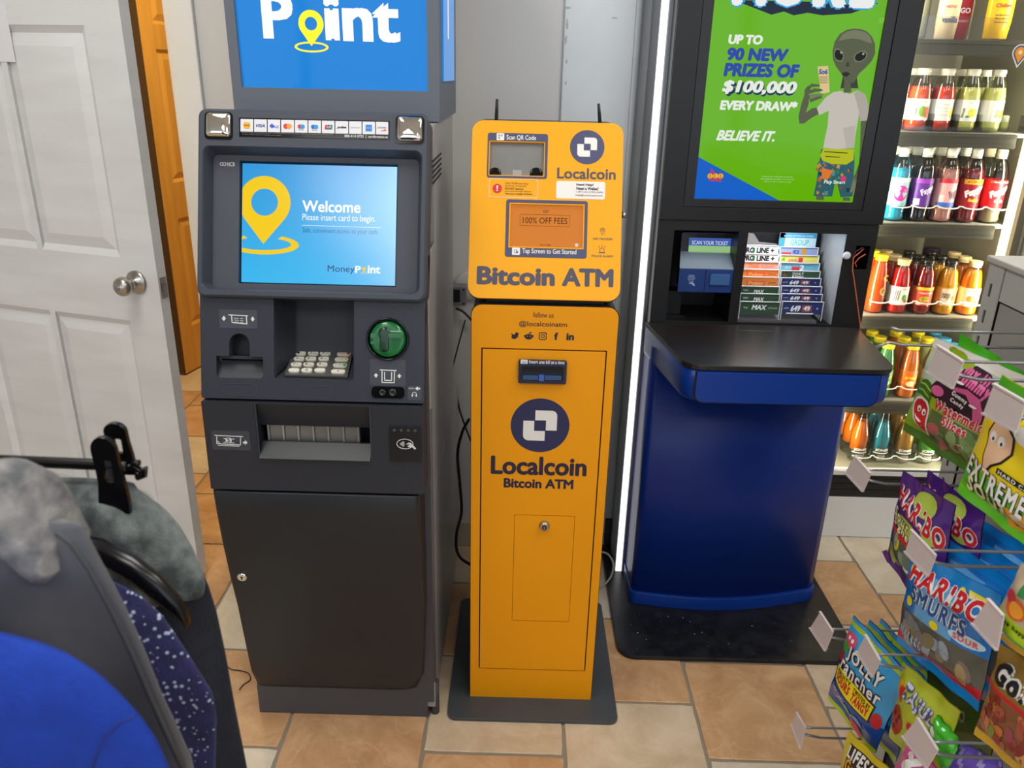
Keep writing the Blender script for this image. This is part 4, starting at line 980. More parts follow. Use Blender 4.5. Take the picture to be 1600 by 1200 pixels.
# tracker pin and alarm symbols
c = pH.pix(941.5, 361.5); mb = MB()
P = lambda s, k=0: [(c[0] + a * s, c[1] + b * s) for a, b in ([(0.0055 * math.cos(math.radians(t)), 0.0022 + 0.0055 * math.sin(math.radians(t))) for t in range(-35, 216, 25)] + [(0, -0.0085)])]
mb.ring(pH, P(1.0), P(0.82), 0, 0.0006); mb.ring(pH, ellipse(c[0], c[1] + 0.0022, 0.0024, n=14), ellipse(c[0], c[1] + 0.0022, 0.0015, n=14), 0, 0.0006); mb.obj('printed_symbol', m_ink2, ym)
c = pH.pix(940.5, 391); mb = MB(); D = ellipse(c[0], c[1], 0.0055, n=10, a0=0, a1=180)
mb.ring(pH, [(c[0] + 0.0055, c[1] - 0.005), *D, (c[0] - 0.0055, c[1] - 0.005)], [(c[0] + 0.0045, c[1] - 0.004), *ellipse(c[0], c[1], 0.0045, n=10, a0=0, a1=180), (c[0] - 0.0045, c[1] - 0.004)], 0, 0.0006)
mb.rect(pH, c[0] - 0.007, c[1] - 0.006, c[0] + 0.007, c[1] - 0.005, 0, 0.0006)
for a in (50, 90, 130):
    ca, sa = math.cos(math.radians(a)), math.sin(math.radians(a)); p0 = (c[0] + 0.0075 * ca, c[1] + 0.0075 * sa); p1 = (c[0] + 0.0115 * ca, c[1] + 0.0115 * sa); n_ = (-sa * 0.0005, ca * 0.0005)
    mb.prism(pH, [(p0[0] - n_[0], p0[1] - n_[1]), (p1[0] - n_[0], p1[1] - n_[1]), (p1[0] + n_[0], p1[1] + n_[1]), (p0[0] + n_[0], p0[1] + n_[1])], 0, 0.0006)
mb.obj('printed_symbol', m_ink2, ym)
text(pH, [('GPS TRACKER', (926.5, 371.8, 957, 375.2)), ('POLICE ALARM', (924.5, 398.5, 957.5, 402))], None, m_ink2, ym, bold=0.01)
text(pH, [('Bitcoin', (745, 417, 867, 446)), ('ATM', (878, 419.5, 958.5, 448))], None, m_ink2, ym, bold=0.045)
mb = MB(); q = atY(975.5, 336, YF + 0.10); mb.tube([q - Vector((0.006, 0, 0)), q + Vector((0.003, 0, 0))], 0.007, 14); mb.obj('side_lock', m_steel, ym)
# ================================================================== LOTTERY KIOSK
kk = thing('lottery_kiosk', (0.66, 2.1, 0), 'blue and black lottery kiosk with a green poster screen and black counter', 'kiosk')
m_kbl = M('royal blue laminate', '#0c3088', 0.36, spec=0.4); m_kbl2 = M('royal blue apron', '#0b368c', 0.34, spec=0.45)
m_kblk = M('black laminate', '#131417', 0.42); m_kblk2 = M('black frame', '#1b1c1f', 0.38)
m_ktop = M('black counter laminate', '#262322', 0.27, bump=0.15, bscale=500)
m_kbase = M('black scuffed base plate', '#141517', 0.33, noise=0.25, nscale=30, col2='#222326')
MB().prism(WORLD, rrect(0.309, 1.838, 1.005, 2.40, rs=(0.05, 0.05, 0.01, 0.01)), 0, 0.014).obj('base_plate', m_kbase, kk, bevel=0.002)
random.seed(5)
mb = MB()
for i in range(26):
    x, y = random.uniform(0.36, 0.95), random.uniform(1.86, 2.03); r = random.uniform(0.0006, 0.0018)
    mb.prism(WORLD, ellipse(x, y, r, n=6), 0.014, 0.0144)
o = mb.obj('crumbs', M('white crumbs', '#c9c7c2', 0.9), kk); o['kind'] = 'stuff'
def bow(x0, x1, yl, yr, bulge, yb, n=20, r=0.02):
    P = [(x0, yb), (x0, yl + r)]
    P += [(x0 + r * (1 - math.cos(a)), yl + r - r * math.sin(a)) for a in (0.4, 0.8, 1.2)]
    for k in range(n + 1):
        t = k / n; P.append((x0 + r + (x1 - x0 - 2 * r) * t, yl + (yr - yl) * t - bulge * math.sin(math.pi * t)))
    P += [(x1, yr + r), (x1, yb)]
    return P[::-1]
MB().prism(WORLD, bow(0.373, 0.955, 2.085, 2.125, 0.040, 2.27), 0.06, 0.85, True).obj('pedestal', m_kbl, kk)
MB().prism(WORLD, bow(0.369, 0.960, 2.078, 2.118, 0.042, 2.27), 0.014, 0.058, True).obj('skirt', m_kbl2, kk, bevel=0.002)
MB().cube(0.373, 0.380, 2.272, 2.292, 0.014, 2.1).obj('shadow_gap', m_kblk, kk)
MB().cube(0.378, 0.955, 2.27, 2.40, 0.014, 0.85).obj('pedestal_back', m_kblk, kk)
MB().cube(0.364, 0.3735, 2.245, 2.40, 0.014, 2.15).obj('grey_trim', M('grey metal trim', '#9a9da0', 0.35, 0.7), kk)
MB().cube(0.342, 0.364, 2.254, 2.40, 0.014, 2.15).obj('strip_housing', M('grey strip housing', '#8a8d90', 0.5), kk)
MB().cube(0.344, 0.3625, 2.250, 2.254, 0.016, 2.148).obj('light_strip', glow('white light strip', '#ffffff', 1.6), kk)
# counter and its apron
def tray(off=0.0):
    P = [(0.360 + off, 2.185)]
    P += [(0.404 + off, 1.885)]
    P += [(0.4045 + off + 0.045 * (1 - math.cos(a)), 1.885 - (0.055 - off) * math.sin(a)) for a in (0.35, 0.7, 1.05, 1.4)]
    P += [(0.46, 1.828 + off), (0.88, 1.828 + off)]
    P += [(0.930 - off - 0.045 * (1 - math.cos(a)), 1.885 - (0.055 - off) * math.sin(a)) for a in (1.4, 1.05, 0.7, 0.35)]
    P += [(0.930 - off, 1.885), (0.963 - off, 2.185)]
    return P
MB().prism(WORLD, tray(0.0), 0.886, 0.899).obj('counter', m_ktop, kk, bevel=0.002)
ap = MB(); ap.loft([[Vector((x, y, z)) for x, y in tray(o_)] for o_, z in ((0.012, 0.800), (0.005, 0.806), (0.003, 0.815), (0.003, 0.885))])
ap.obj('apron', m_kbl2, kk)
pK = frontY(1.829)
dr = [pK.pix(*q) for q in ((1088, 588), (1371, 596), (1371, 620), (1362, 632), (1110, 627), (1088, 612))]
mb = MB(); x0, x1 = pK.pix(1087, 600)[0], pK.pix(1372, 605)[0]; z0, z1 = pK.pix(1230, 631)[1], 0.883
mb.prism(pK, rrect(x0, z0, x1, z1, rs=(0.022, 0.022, 0.001, 0.001)), -0.002, 0.005); mb.obj('front_panel', m_kbl2, kk, bevel=0.0015)
MB().prism(pK, rrect(x0 - 0.0035, z0 - 0.0035, x1 + 0.0035, z1, rs=(0.024, 0.024, 0.001, 0.001)), -0.002, 0.0012).obj('panel_gap', m_blkm, kk)
c = atZ(1180, 517.5, 0.899)
MB().prism(WORLD, ellipse(c.x, c.y, 0.055, 0.008, 24), 0.8985, 0.8998).obj('cable_slot', m_hole, kk)
# head, lower part with two niches
pN = frontY(2.185)
HX0, HX1 = 0.3735, 0.972
zsp = pN.pix(1200, 347)[1]
n1 = pN.box(1046, 362, 1152, 496); n2 = pN.box(1152, 363, 1313, 499)
n2b = [pN.pix(1150, 498), pN.pix(1305, 500), pN.pix(1325, 366), pN.pix(1166, 362)]
n1b = [pN.pix(1041, 494), pN.pix(1141, 498), pN.pix(1156, 362), pN.pix(1060, 360)]
n1 = (n1b[0][0], 0.905, n1b[2][0] - 0.002, n1b[2][1]); n2 = (n2b[0][0] + 0.004, 0.905, n2b[2][0] - 0.002, n2b[2][1])
bh = pN.box(1335, 384, 1357, 421)
mb = MB(); plate_into(mb, pN, [rrect(HX0, 0.899, HX1, zsp - 0.002), rrect(*n1), rrect(*n2), rrect(*bh, 0.002)], -0.004, 0); mb.obj('niche_panel', m_kblk, kk, bevel=0.001)
mb = MB(); mb.cube(HX0, HX1, 2.375, 2.395, 0.86, 2.15); mb.cube(HX0, HX0 + 0.012, 2.189, 2.375, 0.86, 2.15); mb.cube(HX1 - 0.012, HX1, 2.189, 2.375, 0.86, 2.15)
mb.cube(HX0 + 0.012, HX1 - 0.012, 2.189, 2.375, 0.86, 0.9); mb.cube(HX0 + 0.012, HX1 - 0.012, 2.189, 2.375, zsp - 0.004, zsp + 0.004)
mb.cube(n1[2], n2[0], 2.189, 2.375, 0.9, zsp)
mb.obj('head_shell', m_kblk, kk)
MB().cube(n2[2] + 0.002, n2[2] + 0.008, 2.189, 2.375, 0.9, zsp).obj('niche_side', M('satin steel liner', '#a9adb2', 0.35, 0.3), kk)
# ticket checker in the left niche
pTc = Pl((0, 2.235, 0.9), (1, 0, 0), (0, 0.10, 1))
m_tn = M('navy scanner plastic', '#1c3a78', 0.35); m_tn2 = M('lighter navy block', '#3a6098', 0.35)
x = pTc.box(1062, 364, 1151, 452)
mbt = MB().prism(pTc, rrect(x[0], x[1] + 0.01, x[2], x[3], 0.006), -0.03, 0); tc_ = mbt.obj('ticket_checker', m_blk, kk, bevel=0.002)
mb = MB(); mb.ring(pTc, rrect(x[0], x[1] + 0.01, x[2], x[3], 0.006), rrect(x[0] + 0.0015, x[1] + 0.0115, x[2] - 0.0015, x[3] - 0.0015, 0.005), 0, 0.0015); mb.obj('edge', m_tn, tc_)
b = pTc.box(1075.5, 372, 1142.5, 412)
ts = MB().rect(pTc, *b, 0, 0.001).obj('screen', glow('checker screen green', '#9fd08a', 0.8), tc_)
bb_ = (b[0], b[3] - (b[3] - b[1]) * 0.3, b[2], b[3])
MB().rect(pTc, *bb_, 0.001, 0.0014).obj('screen_banner', glow('checker screen blue', '#3f5fb8', 0.8), tc_)
text(pTc, 'SCAN YOUR TICKET', (1081, 376.5, 1137.5, 382.5), glow('checker print', '#e8f0ff', 0.9), tc_, w=0.0018)
MB().rect(pTc, b[0], b[1], b[2], b[1] + (b[3] - b[1]) * 0.25, 0.001, 0.0014).obj('screen_footer', glow('checker pale', '#b8d0e0', 0.8), tc_)
# protruding reader body
f = Pl((0, 2.19, 0.9), (1, 0, 0), (0, 0, 1))
q = f.box(1060, 421, 1147, 457)
top_b = pTc.pix(1072, 394)[1]
A = [(q[0], q[1]), (q[2], q[1]), (q[2], q[3]), (q[0], q[3])]
mb = MB(); back = [pTc.pt(u, v, 0.0) for u, v in ((x[0], x[1]), (x[2], x[1]), (x[2], top_b), (x[0], top_b))]
front = [f.pt(u, v, 0) for u, v in A]
mb.loft([front, back], smooth=False); mb.obj('reader_body', m_tn, tc_, bevel=0.0015)
mb = MB(); mb.add([front[3], front[2], back[2], back[3]], [(0, 1, 2, 3)]); 
tr_top = [front[3] + Vector((0, 0, 0.0012)), front[2] + Vector((0, 0, 0.0012)), back[2] + Vector((0, 0, 0.0012)), back[3] + Vector((0, 0, 0.0012))]
MB().add(tr_top + [p + Vector((0, 0, 0.0015)) for p in tr_top], [(0, 1, 2, 3), (4, 5, 6, 7), (0, 1, 5, 4), (1, 2, 6, 5), (2, 3, 7, 6), (3, 0, 4, 7)]).obj('glass_lid', M('frosted lid', '#a9bccb', 0.15, alpha=0.55), tc_)
MB().rect(f, *f.box(1109, 428, 1139.5, 445), 0, 0.006, 0.002).obj('sensor_block', m_tn2, tc_, bevel=0.001)
MB().rect(f, *f.box(1101, 421, 1102.2, 455), 0, 0.0004).obj('seam', m_blkm, tc_)
cc_ = f.pix(1080, 437); mb = MB()
for k in range(5): mb.rect(f, cc_[0] - 0.011 + abs(k - 2) * 0.0015, cc_[1] + 0.012 - k * 0.0042, cc_[0] + 0.011 - abs(k - 2) * 0.002, cc_[1] + 0.0132 - k * 0.0042, 0, 0.0006)
mb.prism(f, [(cc_[0] - 0.006, cc_[1] - 0.010), (cc_[0] + 0.004, cc_[1] - 0.006), (cc_[0] + 0.010, cc_[1] - 0.012), (cc_[0] + 0.012, cc_[1] - 0.018), (cc_[0] + 0.006, cc_[1] - 0.016), (cc_[0] + 0.002, cc_[1] - 0.011), (cc_[0] - 0.002, cc_[1] - 0.013)], 0, 0.0006)
mb.obj('printed_symbol', M('pale blue print', '#9fb4d6', 0.5), tc_)
mb = MB(); mb.cube(0.43, 0.47, 2.25, 2.30, 0.90, 0.975); mb.cube(0.42, 0.48, 2.235, 2.32, 0.899, 0.906); mb.obj('stand', m_blkm, tc_)
# ---- head, upper part: poster screen
pU = frontY(2.18)
s_bl = pU.pix(1085, 310); s_br = pU.pix(1335.5, 317.5); s_t = pU.pix(1250, -5)[1] + 0.2
SU0, SU1, SV0, SV1 = (s_bl[0] + pU.pix(1117, 0)[0]) / 2, (s_br[0] + pU.pix(1387, 0)[0]) / 2, (s_bl[1] + s_br[1]) / 2, s_t
mb = MB(); plate_into(mb, pU, [rrect(HX0 + 0.001, zsp + 0.001, HX1 + 0.006, 2.15), rrect(SU0 - 0.028, SV0 - 0.022, SU1 + 0.028, SV1 + 0.03)], -0.014, 0); mb.obj('display_surround', m_kblk, kk, bevel=0.001)
mb = MB(); plate_into(mb, pU, [rrect(SU0 - 0.027, SV0 - 0.021, SU1 + 0.027, SV1 + 0.03), rrect(SU0, SV0, SU1, SV1)], -0.014, -0.002); mb.obj('screen_frame', m_kblk2, kk, bevel=0.001)
g_grn = M('poster green', '#061500', 0.08, emit='#66b608', es=0.9, spec=0.3)
ps = MB().rect(pU, SU0 - 0.001, SV0 - 0.001, SU1 + 0.001, SV1, -0.014, -0.008).obj('poster_screen', g_grn, kk)
pP = Off(pU, -0.008)
def G(h, s=0.9): return M('poster ' + h, '#000000', 0.3, emit=h, es=s, spec=0.2)
def pp(P, h, w0=0.0002, w1=0.0006, name='poster_print', s=0.9): return poly_px(pP, [P] if isinstance(P[0], tuple) else P, G(h, s), ps, w0, w1, name)
tri = [(SU0, SV0), (pP.pix(1217, 314)[0], SV0), (SU0, pP.pix(1095, 245)[1])]
shape(pP, [tri], G('#0f62cc'), ps, 0.0002, 0.0006, 'poster_print')
g_wh = G('#eef3ea'); g_bl = G('#2b49a8')
K = dict(bold=0.06, shear=0.08)
text(pP, [('UP TO', (1138, 54, 1192, 69.5))], None, g_wh, ps, **K)
text(pP, [('90 NEW', (1136, 75, 1232, 95.5)), ('PRIZES OF', (1131, 99, 1249, 121))], None, g_bl, ps, **K)
text(pP, '$100,000', (1131, 128, 1244, 151.5), G('#17365a'), ps, w=0.0005, bold=0.08, shear=0.15)
text(pP, '$100,000', (1128.5, 126, 1245, 148), g_wh, ps, w=0.0009, bold=0.05, shear=0.15)
text(pP, 'EVERY DRAW*', (1125, 157, 1246, 173), g_wh, ps, **K)
text(pP, 'BELIEVE IT.', (1119.5, 204, 1211, 220.5), g_wh, ps, bold=0.045, shear=0.3)
pp([(1146, 0), (1373, 5), (1330, 21), (1285, 24), (1262, 20), (1240, 24), (1225, 18), (1205, 23), (1190, 17)], '#1c2a40')
MO = (('M', 1146, 1201), ('O', 1205, 1264), ('R', 1273, 1327), ('E', 1331, 1371))
text(pP, [(l, (a_ - 2.5, -64, b_ + 2.5, 12 + (a_ - 1146) * 0.02)) for l, a_, b_ in MO], None, G('#35a8e0'), ps, w=0.0008, bold=0.09)
text(pP, [(l, (a_, -64, b_, 9.5 + (a_ - 1146) * 0.02)) for l, a_, b_ in MO], None, G('#f4f6f4'), ps, w=0.0012, bold=0.06)
text(pP, [('Chance to win 1 of 90 prizes in every draw', (1190, 275, 1239, 277.4)), ('while supplies last and subject to the rules of play', (1188, 279, 1241, 281.4)), ('Must be 18 or older to play', (1194, 283, 1236, 285.2))], None, G('#cfe6b4'), ps)
# lottery mark: red maple-like sail and three yellow balls
pp([(1111, 262), (1118, 271), (1127, 271), (1124, 278), (1128, 284), (1108, 282.5), (1110, 276)], '#d8342c')
for x, l in ((1109.5, 'O'), (1117.8, 'L'), (1126, 'G')):
    c = pP.pix(x, 275); shape(pP, [ellipse(*c, 0.0078, n=18)], G('#c23a1e'), ps, 0.0006, 0.0009, 'poster_print'); shape(pP, [ellipse(*c, 0.0066, n=18)], G('#f0c83c'), ps, 0.0009, 0.0012, 'poster_print')
    text(pP, l, (x - 1.8, 272.2, x + 1.8, 278), G('#c23a1e'), ps, w=0.0015, bold=0.03)
text(pP, 'Play Smart', (1287, 281.5, 1320, 288.5), g_wh, ps, w=0.003, bold=0.02)
pp([(1313.5, 275), (1321.5, 275.3), (1321, 283), (1313, 282.6)], '#d83c6c', 0.0026, 0.003)
# grey alien figure printed on the poster
sk, skd, skl = '#5a5f48', '#3a3f30', '#787c62'
pp([(1313, 138), (1341, 138), (1338, 118), (1317, 118)], skd, 0.0006, 0.001)
hd_ = [(1345, 45.5), (1354, 49), (1362, 57), (1367, 69), (1367, 84), (1362, 95), (1353, 105), (1342, 115), (1338, 122), (1334, 129), (1326, 130), (1319, 125), (1315, 116), (1306, 104), (1301.5, 93), (1300.5, 80), (1304, 65), (1312, 53), (1323, 46.5), (1334, 44.5)]
pp(hd_, sk, 0.001, 0.0014)
pp([(1345, 48), (1353, 51), (1360, 58), (1362, 68), (1355, 66), (1345, 62), (1332, 60), (1318, 62), (1310, 64), (1316, 54), (1324, 49), (1335, 47)], skl, 0.0014, 0.0016)
for P in ([(1302.5, 82), (1305, 76), (1311, 76), (1317, 82), (1318.5, 91), (1314, 97), (1307, 95), (1303, 90)], [(1333, 92), (1335, 85), (1343, 80), (1351, 79), (1355, 84), (1353, 91), (1345, 97), (1337, 97)]):
    pp(P, skl, 0.0016, 0.0018); c = pP.pix(sum(a for a, b in P) / len(P), sum(b for a, b in P) / len(P)); Q = [(c[0] + (pP.pix(*a)[0] - c[0]) * 0.82, c[1] + (pP.pix(*a)[1] - c[1]) * 0.8) for a in P]
    shape(pP, [Q], G('#161812'), ps, 0.0018, 0.002, 'poster_print')
    shape(pP, [ellipse(c[0] + 0.006, c[1] + 0.006, 0.003, n=8)], G('#a0a890'), ps, 0.002, 0.0022, 'poster_print')
pp([(1323, 97), (1326, 97), (1327, 104), (1321, 104)], skd, 0.0016, 0.0018); pp([(1315, 114), (1322, 112), (1328, 115), (1323, 120), (1317, 119)], '#2a2620', 0.0016, 0.002); pp([(1319, 122), (1328, 122), (1330, 144), (1318, 145)], sk, 0.0012, 0.0015)
# raised arm, ticket, tee, bag, shorts, legs, hanging arm
pp([(1249, 193), (1247.5, 182), (1252, 162), (1257, 148), (1262, 150), (1264, 160), (1259, 176), (1269, 169), (1277, 168), (1279, 178), (1268, 184), (1256, 193)], sk, 0.0006, 0.001)
for P in ([(1256, 152), (1257, 140), (1262, 134), (1266, 137), (1263, 146), (1266, 156)], [(1260, 137), (1268, 130.5), (1280, 132), (1281, 135), (1268, 136), (1262, 142)], [(1262, 142), (1272, 138), (1284, 139), (1285, 142), (1272, 144), (1264, 147)], [(1263, 148), (1273, 147), (1285, 146), (1286, 149), (1275, 151.5), (1265, 153)], [(1264, 155), (1276, 151), (1284, 150), (1284, 153), (1276, 156), (1266, 160)]): pp(P, skl if P[0][0] % 2 else sk, 0.002, 0.0024)
pp([(1277, 104), (1293.5, 103), (1296, 144), (1282, 147)], '#e0c890', 0.0014, 0.0018)
text(pP, 'So6', (1279, 108, 1293, 116), G('#2b49a8'), ps, w=0.0022, bold=0.04)
for k in range(4): pp([(1279.5, 120 + k * 3), (1293, 119.4 + k * 3), (1293, 120.6 + k * 3), (1279.5, 121.2 + k * 3)], '#9a8660', 0.0018, 0.002)
tee = [(1313, 142), (1327, 147), (1340, 141), (1352, 148), (1357, 165), (1356.5, 188), (1343.5, 189), (1342.5, 176), (1339, 195), (1336, 214), (1334.5, 231), (1308, 233), (1286, 231), (1289, 214), (1293, 196), (1294.5, 173), (1280, 180), (1276, 169), (1290, 152), (1302, 144)]
pp(tee, '#c9c2b8', 0.001, 0.0014)
pp([(1334, 146), (1341, 141), (1352, 148), (1357, 165), (1356.5, 188), (1343.5, 189), (1341, 170)], '#b0a99e', 0.0014, 0.0016); pp([(1317, 200), (1336, 196), (1334.5, 231), (1322, 232)], '#bab3a8', 0.0014, 0.0016)
pp([(1345, 189), (1355, 188.5), (1354, 215), (1351, 240), (1349, 268), (1344, 272), (1341, 289), (1330, 300), (1332, 288), (1328, 283), (1336, 272), (1342, 255), (1344, 225)], sk, 0.0006, 0.001)
for P in ([(1334, 275), (1330, 290), (1327, 300), (1330, 301), (1336, 290)], [(1337, 278), (1335, 291), (1331, 303), (1334, 303), (1340, 291)]): pp(P, skl, 0.0024, 0.0026)
pp([(1283, 233), (1334, 234), (1335, 255), (1333, 283), (1332, 307), (1313, 308), (1306, 278), (1300, 307), (1271, 306), (1276, 281)], '#2f5f68', 0.0008, 0.0012)
random.seed(11)
for k in range(44):
    x = random.uniform(1276, 1330); y = random.uniform(254, 303)
    if 1300 < x < 1313 and y > 278: continue
    col = random.choice(('#d86a28', '#e89a30', '#3f8a50', '#2a5f9a', '#58a0a0', '#b84838', '#1f3f50', '#d8b040'))
    r = random.uniform(1.8, 4.2); a = random.uniform(0, 3)
    pp([(x + r * math.cos(a + t) * (1 if i % 2 else 0.55), y + r * 1.2 * math.sin(a + t) * (1 if i % 2 else 0.55)) for i, t in enumerate([j * math.pi / 4 for j in range(8)])], col, 0.0012, 0.0013 + k * 0.00001, s=0.7)
pp([(1284, 260), (1290, 264), (1301, 266), (1296, 277), (1290, 282), (1284, 278)], '#e07a2c', 0.0019, 0.0021)
pp([(1286, 232), (1334, 233.5), (1333, 250), (1322, 257), (1298, 256), (1285, 251), (1281, 243)], '#b8c018', 0.0016, 0.0022)
for P in ([(1287, 236), (1324, 238.5), (1324, 239.8), (1287, 237.4)], [(1289, 243.5), (1312, 245), (1312, 246.2), (1289, 244.8)]): pp(P, '#2a2c10', 0.0022, 0.0025)
pp([(1275, 306), (1287, 306.5), (1287, 312.4), (1275, 312)], sk, 0.001, 0.0014); pp([(1317, 308), (1328, 308.4), (1327.5, 314), (1316.5, 313.6)], sk, 0.001, 0.0014)
text(pP, 'SOPG', (1373.5, 28, 1385, 36), G('#9ed45c'), ps)
# ---- play slip rack in the right niche: tiers of white-lipped pockets, a pile of slips in each
rk = thing('slip_rack', (0.62, 2.27, 0.905), 'stepped clear and white rack for lottery play slips in the kiosk niche', 'rack')
MB().cube(n2[0] + 0.006, n2[0] + 0.232, 2.205, 2.36, 0.9005, 0.908).obj('rack_base', M('grey rack base', '#55565a', 0.4), rk)
m_lip = M('white pocket lip', '#d4d6da', 0.35)
specs = []
Lrow = [(471.5, 491, '#2c4a36', 'MAX'), (459, 471.5, '#2c4a36', '~'), (447.5, 459, '#2c4a36', '~'), (433, 447.5, '#e88a3c', 'poker'), (421, 433, '#e88a3c', 'poker'), (409, 421, '#d9a48c', 'daily'), (396.5, 409, '#dcdcda', 'PROLINE'), (383.5, 396.5, '#dcdcda', 'PROLINE')]
Rrow = [(471.5, 491, '#22306a', '649'), (459.6, 471.5, '#22306a', '649'), (447.5, 459.6, '#22306a', '649'), (434.7, 447.5, '#22306a', '649'), (423.5, 434.7, '#33573c', 'KENO'), (411, 423.5, '#6fb0cc', 'pick2'), (399, 411, '#d6c860', 'pick4'), (386.6, 399, '#8494c8', 'PICK 3'), (364.5, 386.6, '#bfe0ea', 'GROUP')]
names = {'MAX': 'dark green pile of play slips marked MAX, lowest on the left of the rack', '649': None}
for ci, (rows_, xl, xr, dxl, dxr) in enumerate(((Lrow, 1155.5, 1217.5, 0.045, -0.03), (Rrow, 1222, 1285.5, -0.03, -0.085))):
    for k, (y0, y1, colr, word) in enumerate(rows_):
        Y = 2.212 + k * 0.0165
        p = frontY(Y)
        yy = (y0 + y1) / 2
        a = p.pix(xl + (491 - yy) * dxl, yy); b = p.pix(xr + (491 - yy) * dxr, yy)
        v1 = p.pix((xl + xr) / 2, y0)[1]; v0 = p.pix((xl + xr) / 2, y1 if k == 0 else y1)[1] - (0.0 if k == 0 else 0.02)
        v0 = max(v0, 0.9085)
        # pocket: clear front lip drawn as its white rim, uprights at the sides
        mb = MB(); mb.rect(p, a[0] - 0.002, v1 - 0.0005, b[0] + 0.002, v1 + 0.0016, 0.0002, 0.003)
        mb.rect(p, a[0] - 0.002, 0.908, a[0] - 0.0002, v1, -0.001, 0.003); mb.rect(p, b[0] + 0.0002, 0.908, b[0] + 0.002, v1, -0.001, 0.003)
        if not (ci == 1 and k == 8): mb.obj('pocket', m_lip, rk)
        side = 'left' if ci == 0 else 'right'
        order = ['lowest', 'second', 'third', 'fourth', 'fifth', 'sixth', 'seventh', 'eighth', 'topmost'][k]
        cname = {'#2c4a36': 'dark green', '#e88a3c': 'orange', '#d9a48c': 'salmon pink', '#dcdcda': 'white and black', '#22306a': 'navy', '#33573c': 'green', '#6fb0cc': 'light blue', '#d6c860': 'yellow', '#8494c8': 'lilac blue', '#bfe0ea': 'pale turquoise'}[colr]
        m_ = M('slip ' + colr, colr, 0.6)
        sl = MB().rect(p, a[0], v0, b[0], v1 - (0.001 if not (ci == 1 and k == 8) else -0.002), -0.008, -0.0005).obj('play_slips', m_)
        tag(sl, '%s play slips, %s tier from the front, %s column of the rack' % (cname, order, side) if order not in ('lowest', 'topmost') else '%s play slips, %s tier, %s column of the rack' % (cname, order, side), 'play slips', 'play slips in the kiosk rack')
        wpx = xr - xl
        dk = glow_none = M('slip print dark', '#1c1c22', 0.6)
        def T(t, fx0, fx1, fy0, fy1, m, bold=0.03, shear=0.0):
            h = v1 - p.pix((xl + xr) / 2, y1)[1]; vb = v1 - h
            box = (a[0] + (b[0] - a[0]) * fx0, vb + h * fy0, a[0] + (b[0] - a[0]) * fx1, vb + h * fy1)
            o = MB(); text_into(o, p, t, box, w=0.0002, bold=bold, shear=shear); o.obj('lettering', m, sl)
        def R(fx0, fx1, fy0, fy1, m):
            h = v1 - p.pix((xl + xr) / 2, y1)[1]; vb = v1 - h
            MB().rect(p, a[0] + (b[0] - a[0]) * fx0, vb + h * fy0, a[0] + (b[0] - a[0]) * fx1, vb + h * fy1, -0.0004, 0.0).obj('printed_block', m, sl)
        wht = M('slip print white', '#e6e8ec', 0.6)
        if word == 'MAX': T('MAX', 0.30, 0.68, 0.35, 0.75, wht, 0.04, 0.2); T('lotto', 0.1, 0.2, 0.45, 0.6, wht, 0); T('LOTTO MAX', 0.72, 0.96, 0.46, 0.56, wht, 0)
        elif word == '~': T('MAX', 0.35, 0.62, 0.1, 0.55, wht, 0.04, 0.2); T('lotto', 0.08, 0.2, 0.35, 0.6, wht, 0)
        elif word == 'poker': R(0.16, 0.66, 0.1, 0.6, M('slip coral', '#e0644a', 0.6)); T('Poker', 0.2, 0.62, 0.15, 0.55, M('slip amber', '#f0b050', 0.6)); T('LOTTO', 0.74, 0.94, 0.3, 0.5, dk, 0)
        elif word == 'daily': T('Daily', 0.2, 0.5, 0.15, 0.65, M('slip orange', '#e0743a', 0.6)); T('KENO', 0.55, 0.9, 0.2, 0.6, M('slip rose', '#c88078', 0.6))
        elif word == 'PROLINE': T('PRO LINE +', 0.02, 0.92, 0.08, 0.78, dk, 0.06); R(0.28, 0.36, 0.1, 0.75, M('slip leaf green', '#3fa35a', 0.6))
        elif word == '649':
            T('649', 0.22, 0.46, 0.2, 0.7, wht, 0.04, 0.2); R(0.5, 0.74, 0.2, 0.72, M('slip brown red', '#8a4a48', 0.6)); T('49', 0.54, 0.7, 0.28, 0.66, wht, 0.03); T('LOTTO', 0.05, 0.17, 0.4, 0.52, wht, 0); T('o', 0.86, 0.9, 0.4, 0.55, wht, 0)
            if k == 0: R(0.12, 0.8, 0.0, 0.1, wht)
        elif word == 'KENO': T('DAILY', 0.3, 0.6, 0.45, 0.8, wht); T('KENO', 0.3, 0.6, 0.05, 0.35, wht); T('$', 0.05, 0.13, 0.25, 0.55, M('slip red', '#c23a3a', 0.6))
        elif word == 'pick2': R(0.3, 0.5, 0.0, 0.5, M('slip crimson', '#c8303c', 0.6)); T('2', 0.5, 0.62, 0.05, 0.75, wht); T('PICK', 0.12, 0.28, 0.25, 0.55, wht, 0)
        elif word == 'pick4': T('4', 0.04, 0.12, 0.2, 0.7, M('slip green', '#3f9a4a', 0.6)); T('pick', 0.22, 0.46, 0.1, 0.6, M('slip pink', '#d85a8a', 0.6)); R(0.48, 0.6, 0.1, 0.7, M('slip crimson', '#c8303c', 0.6))
        elif word == 'PICK 3': T('PICK', 0.34, 0.52, 0.15, 0.65, M('slip indigo', '#2a3a8a', 0.6), 0.03, 0.2); R(0.58, 0.7, 0.1, 0.9, M('slip ochre', '#b8862c', 0.6)); R(0.05, 0.3, 0.0, 0.35, M('slip red', '#c23a3a', 0.6))
        else:
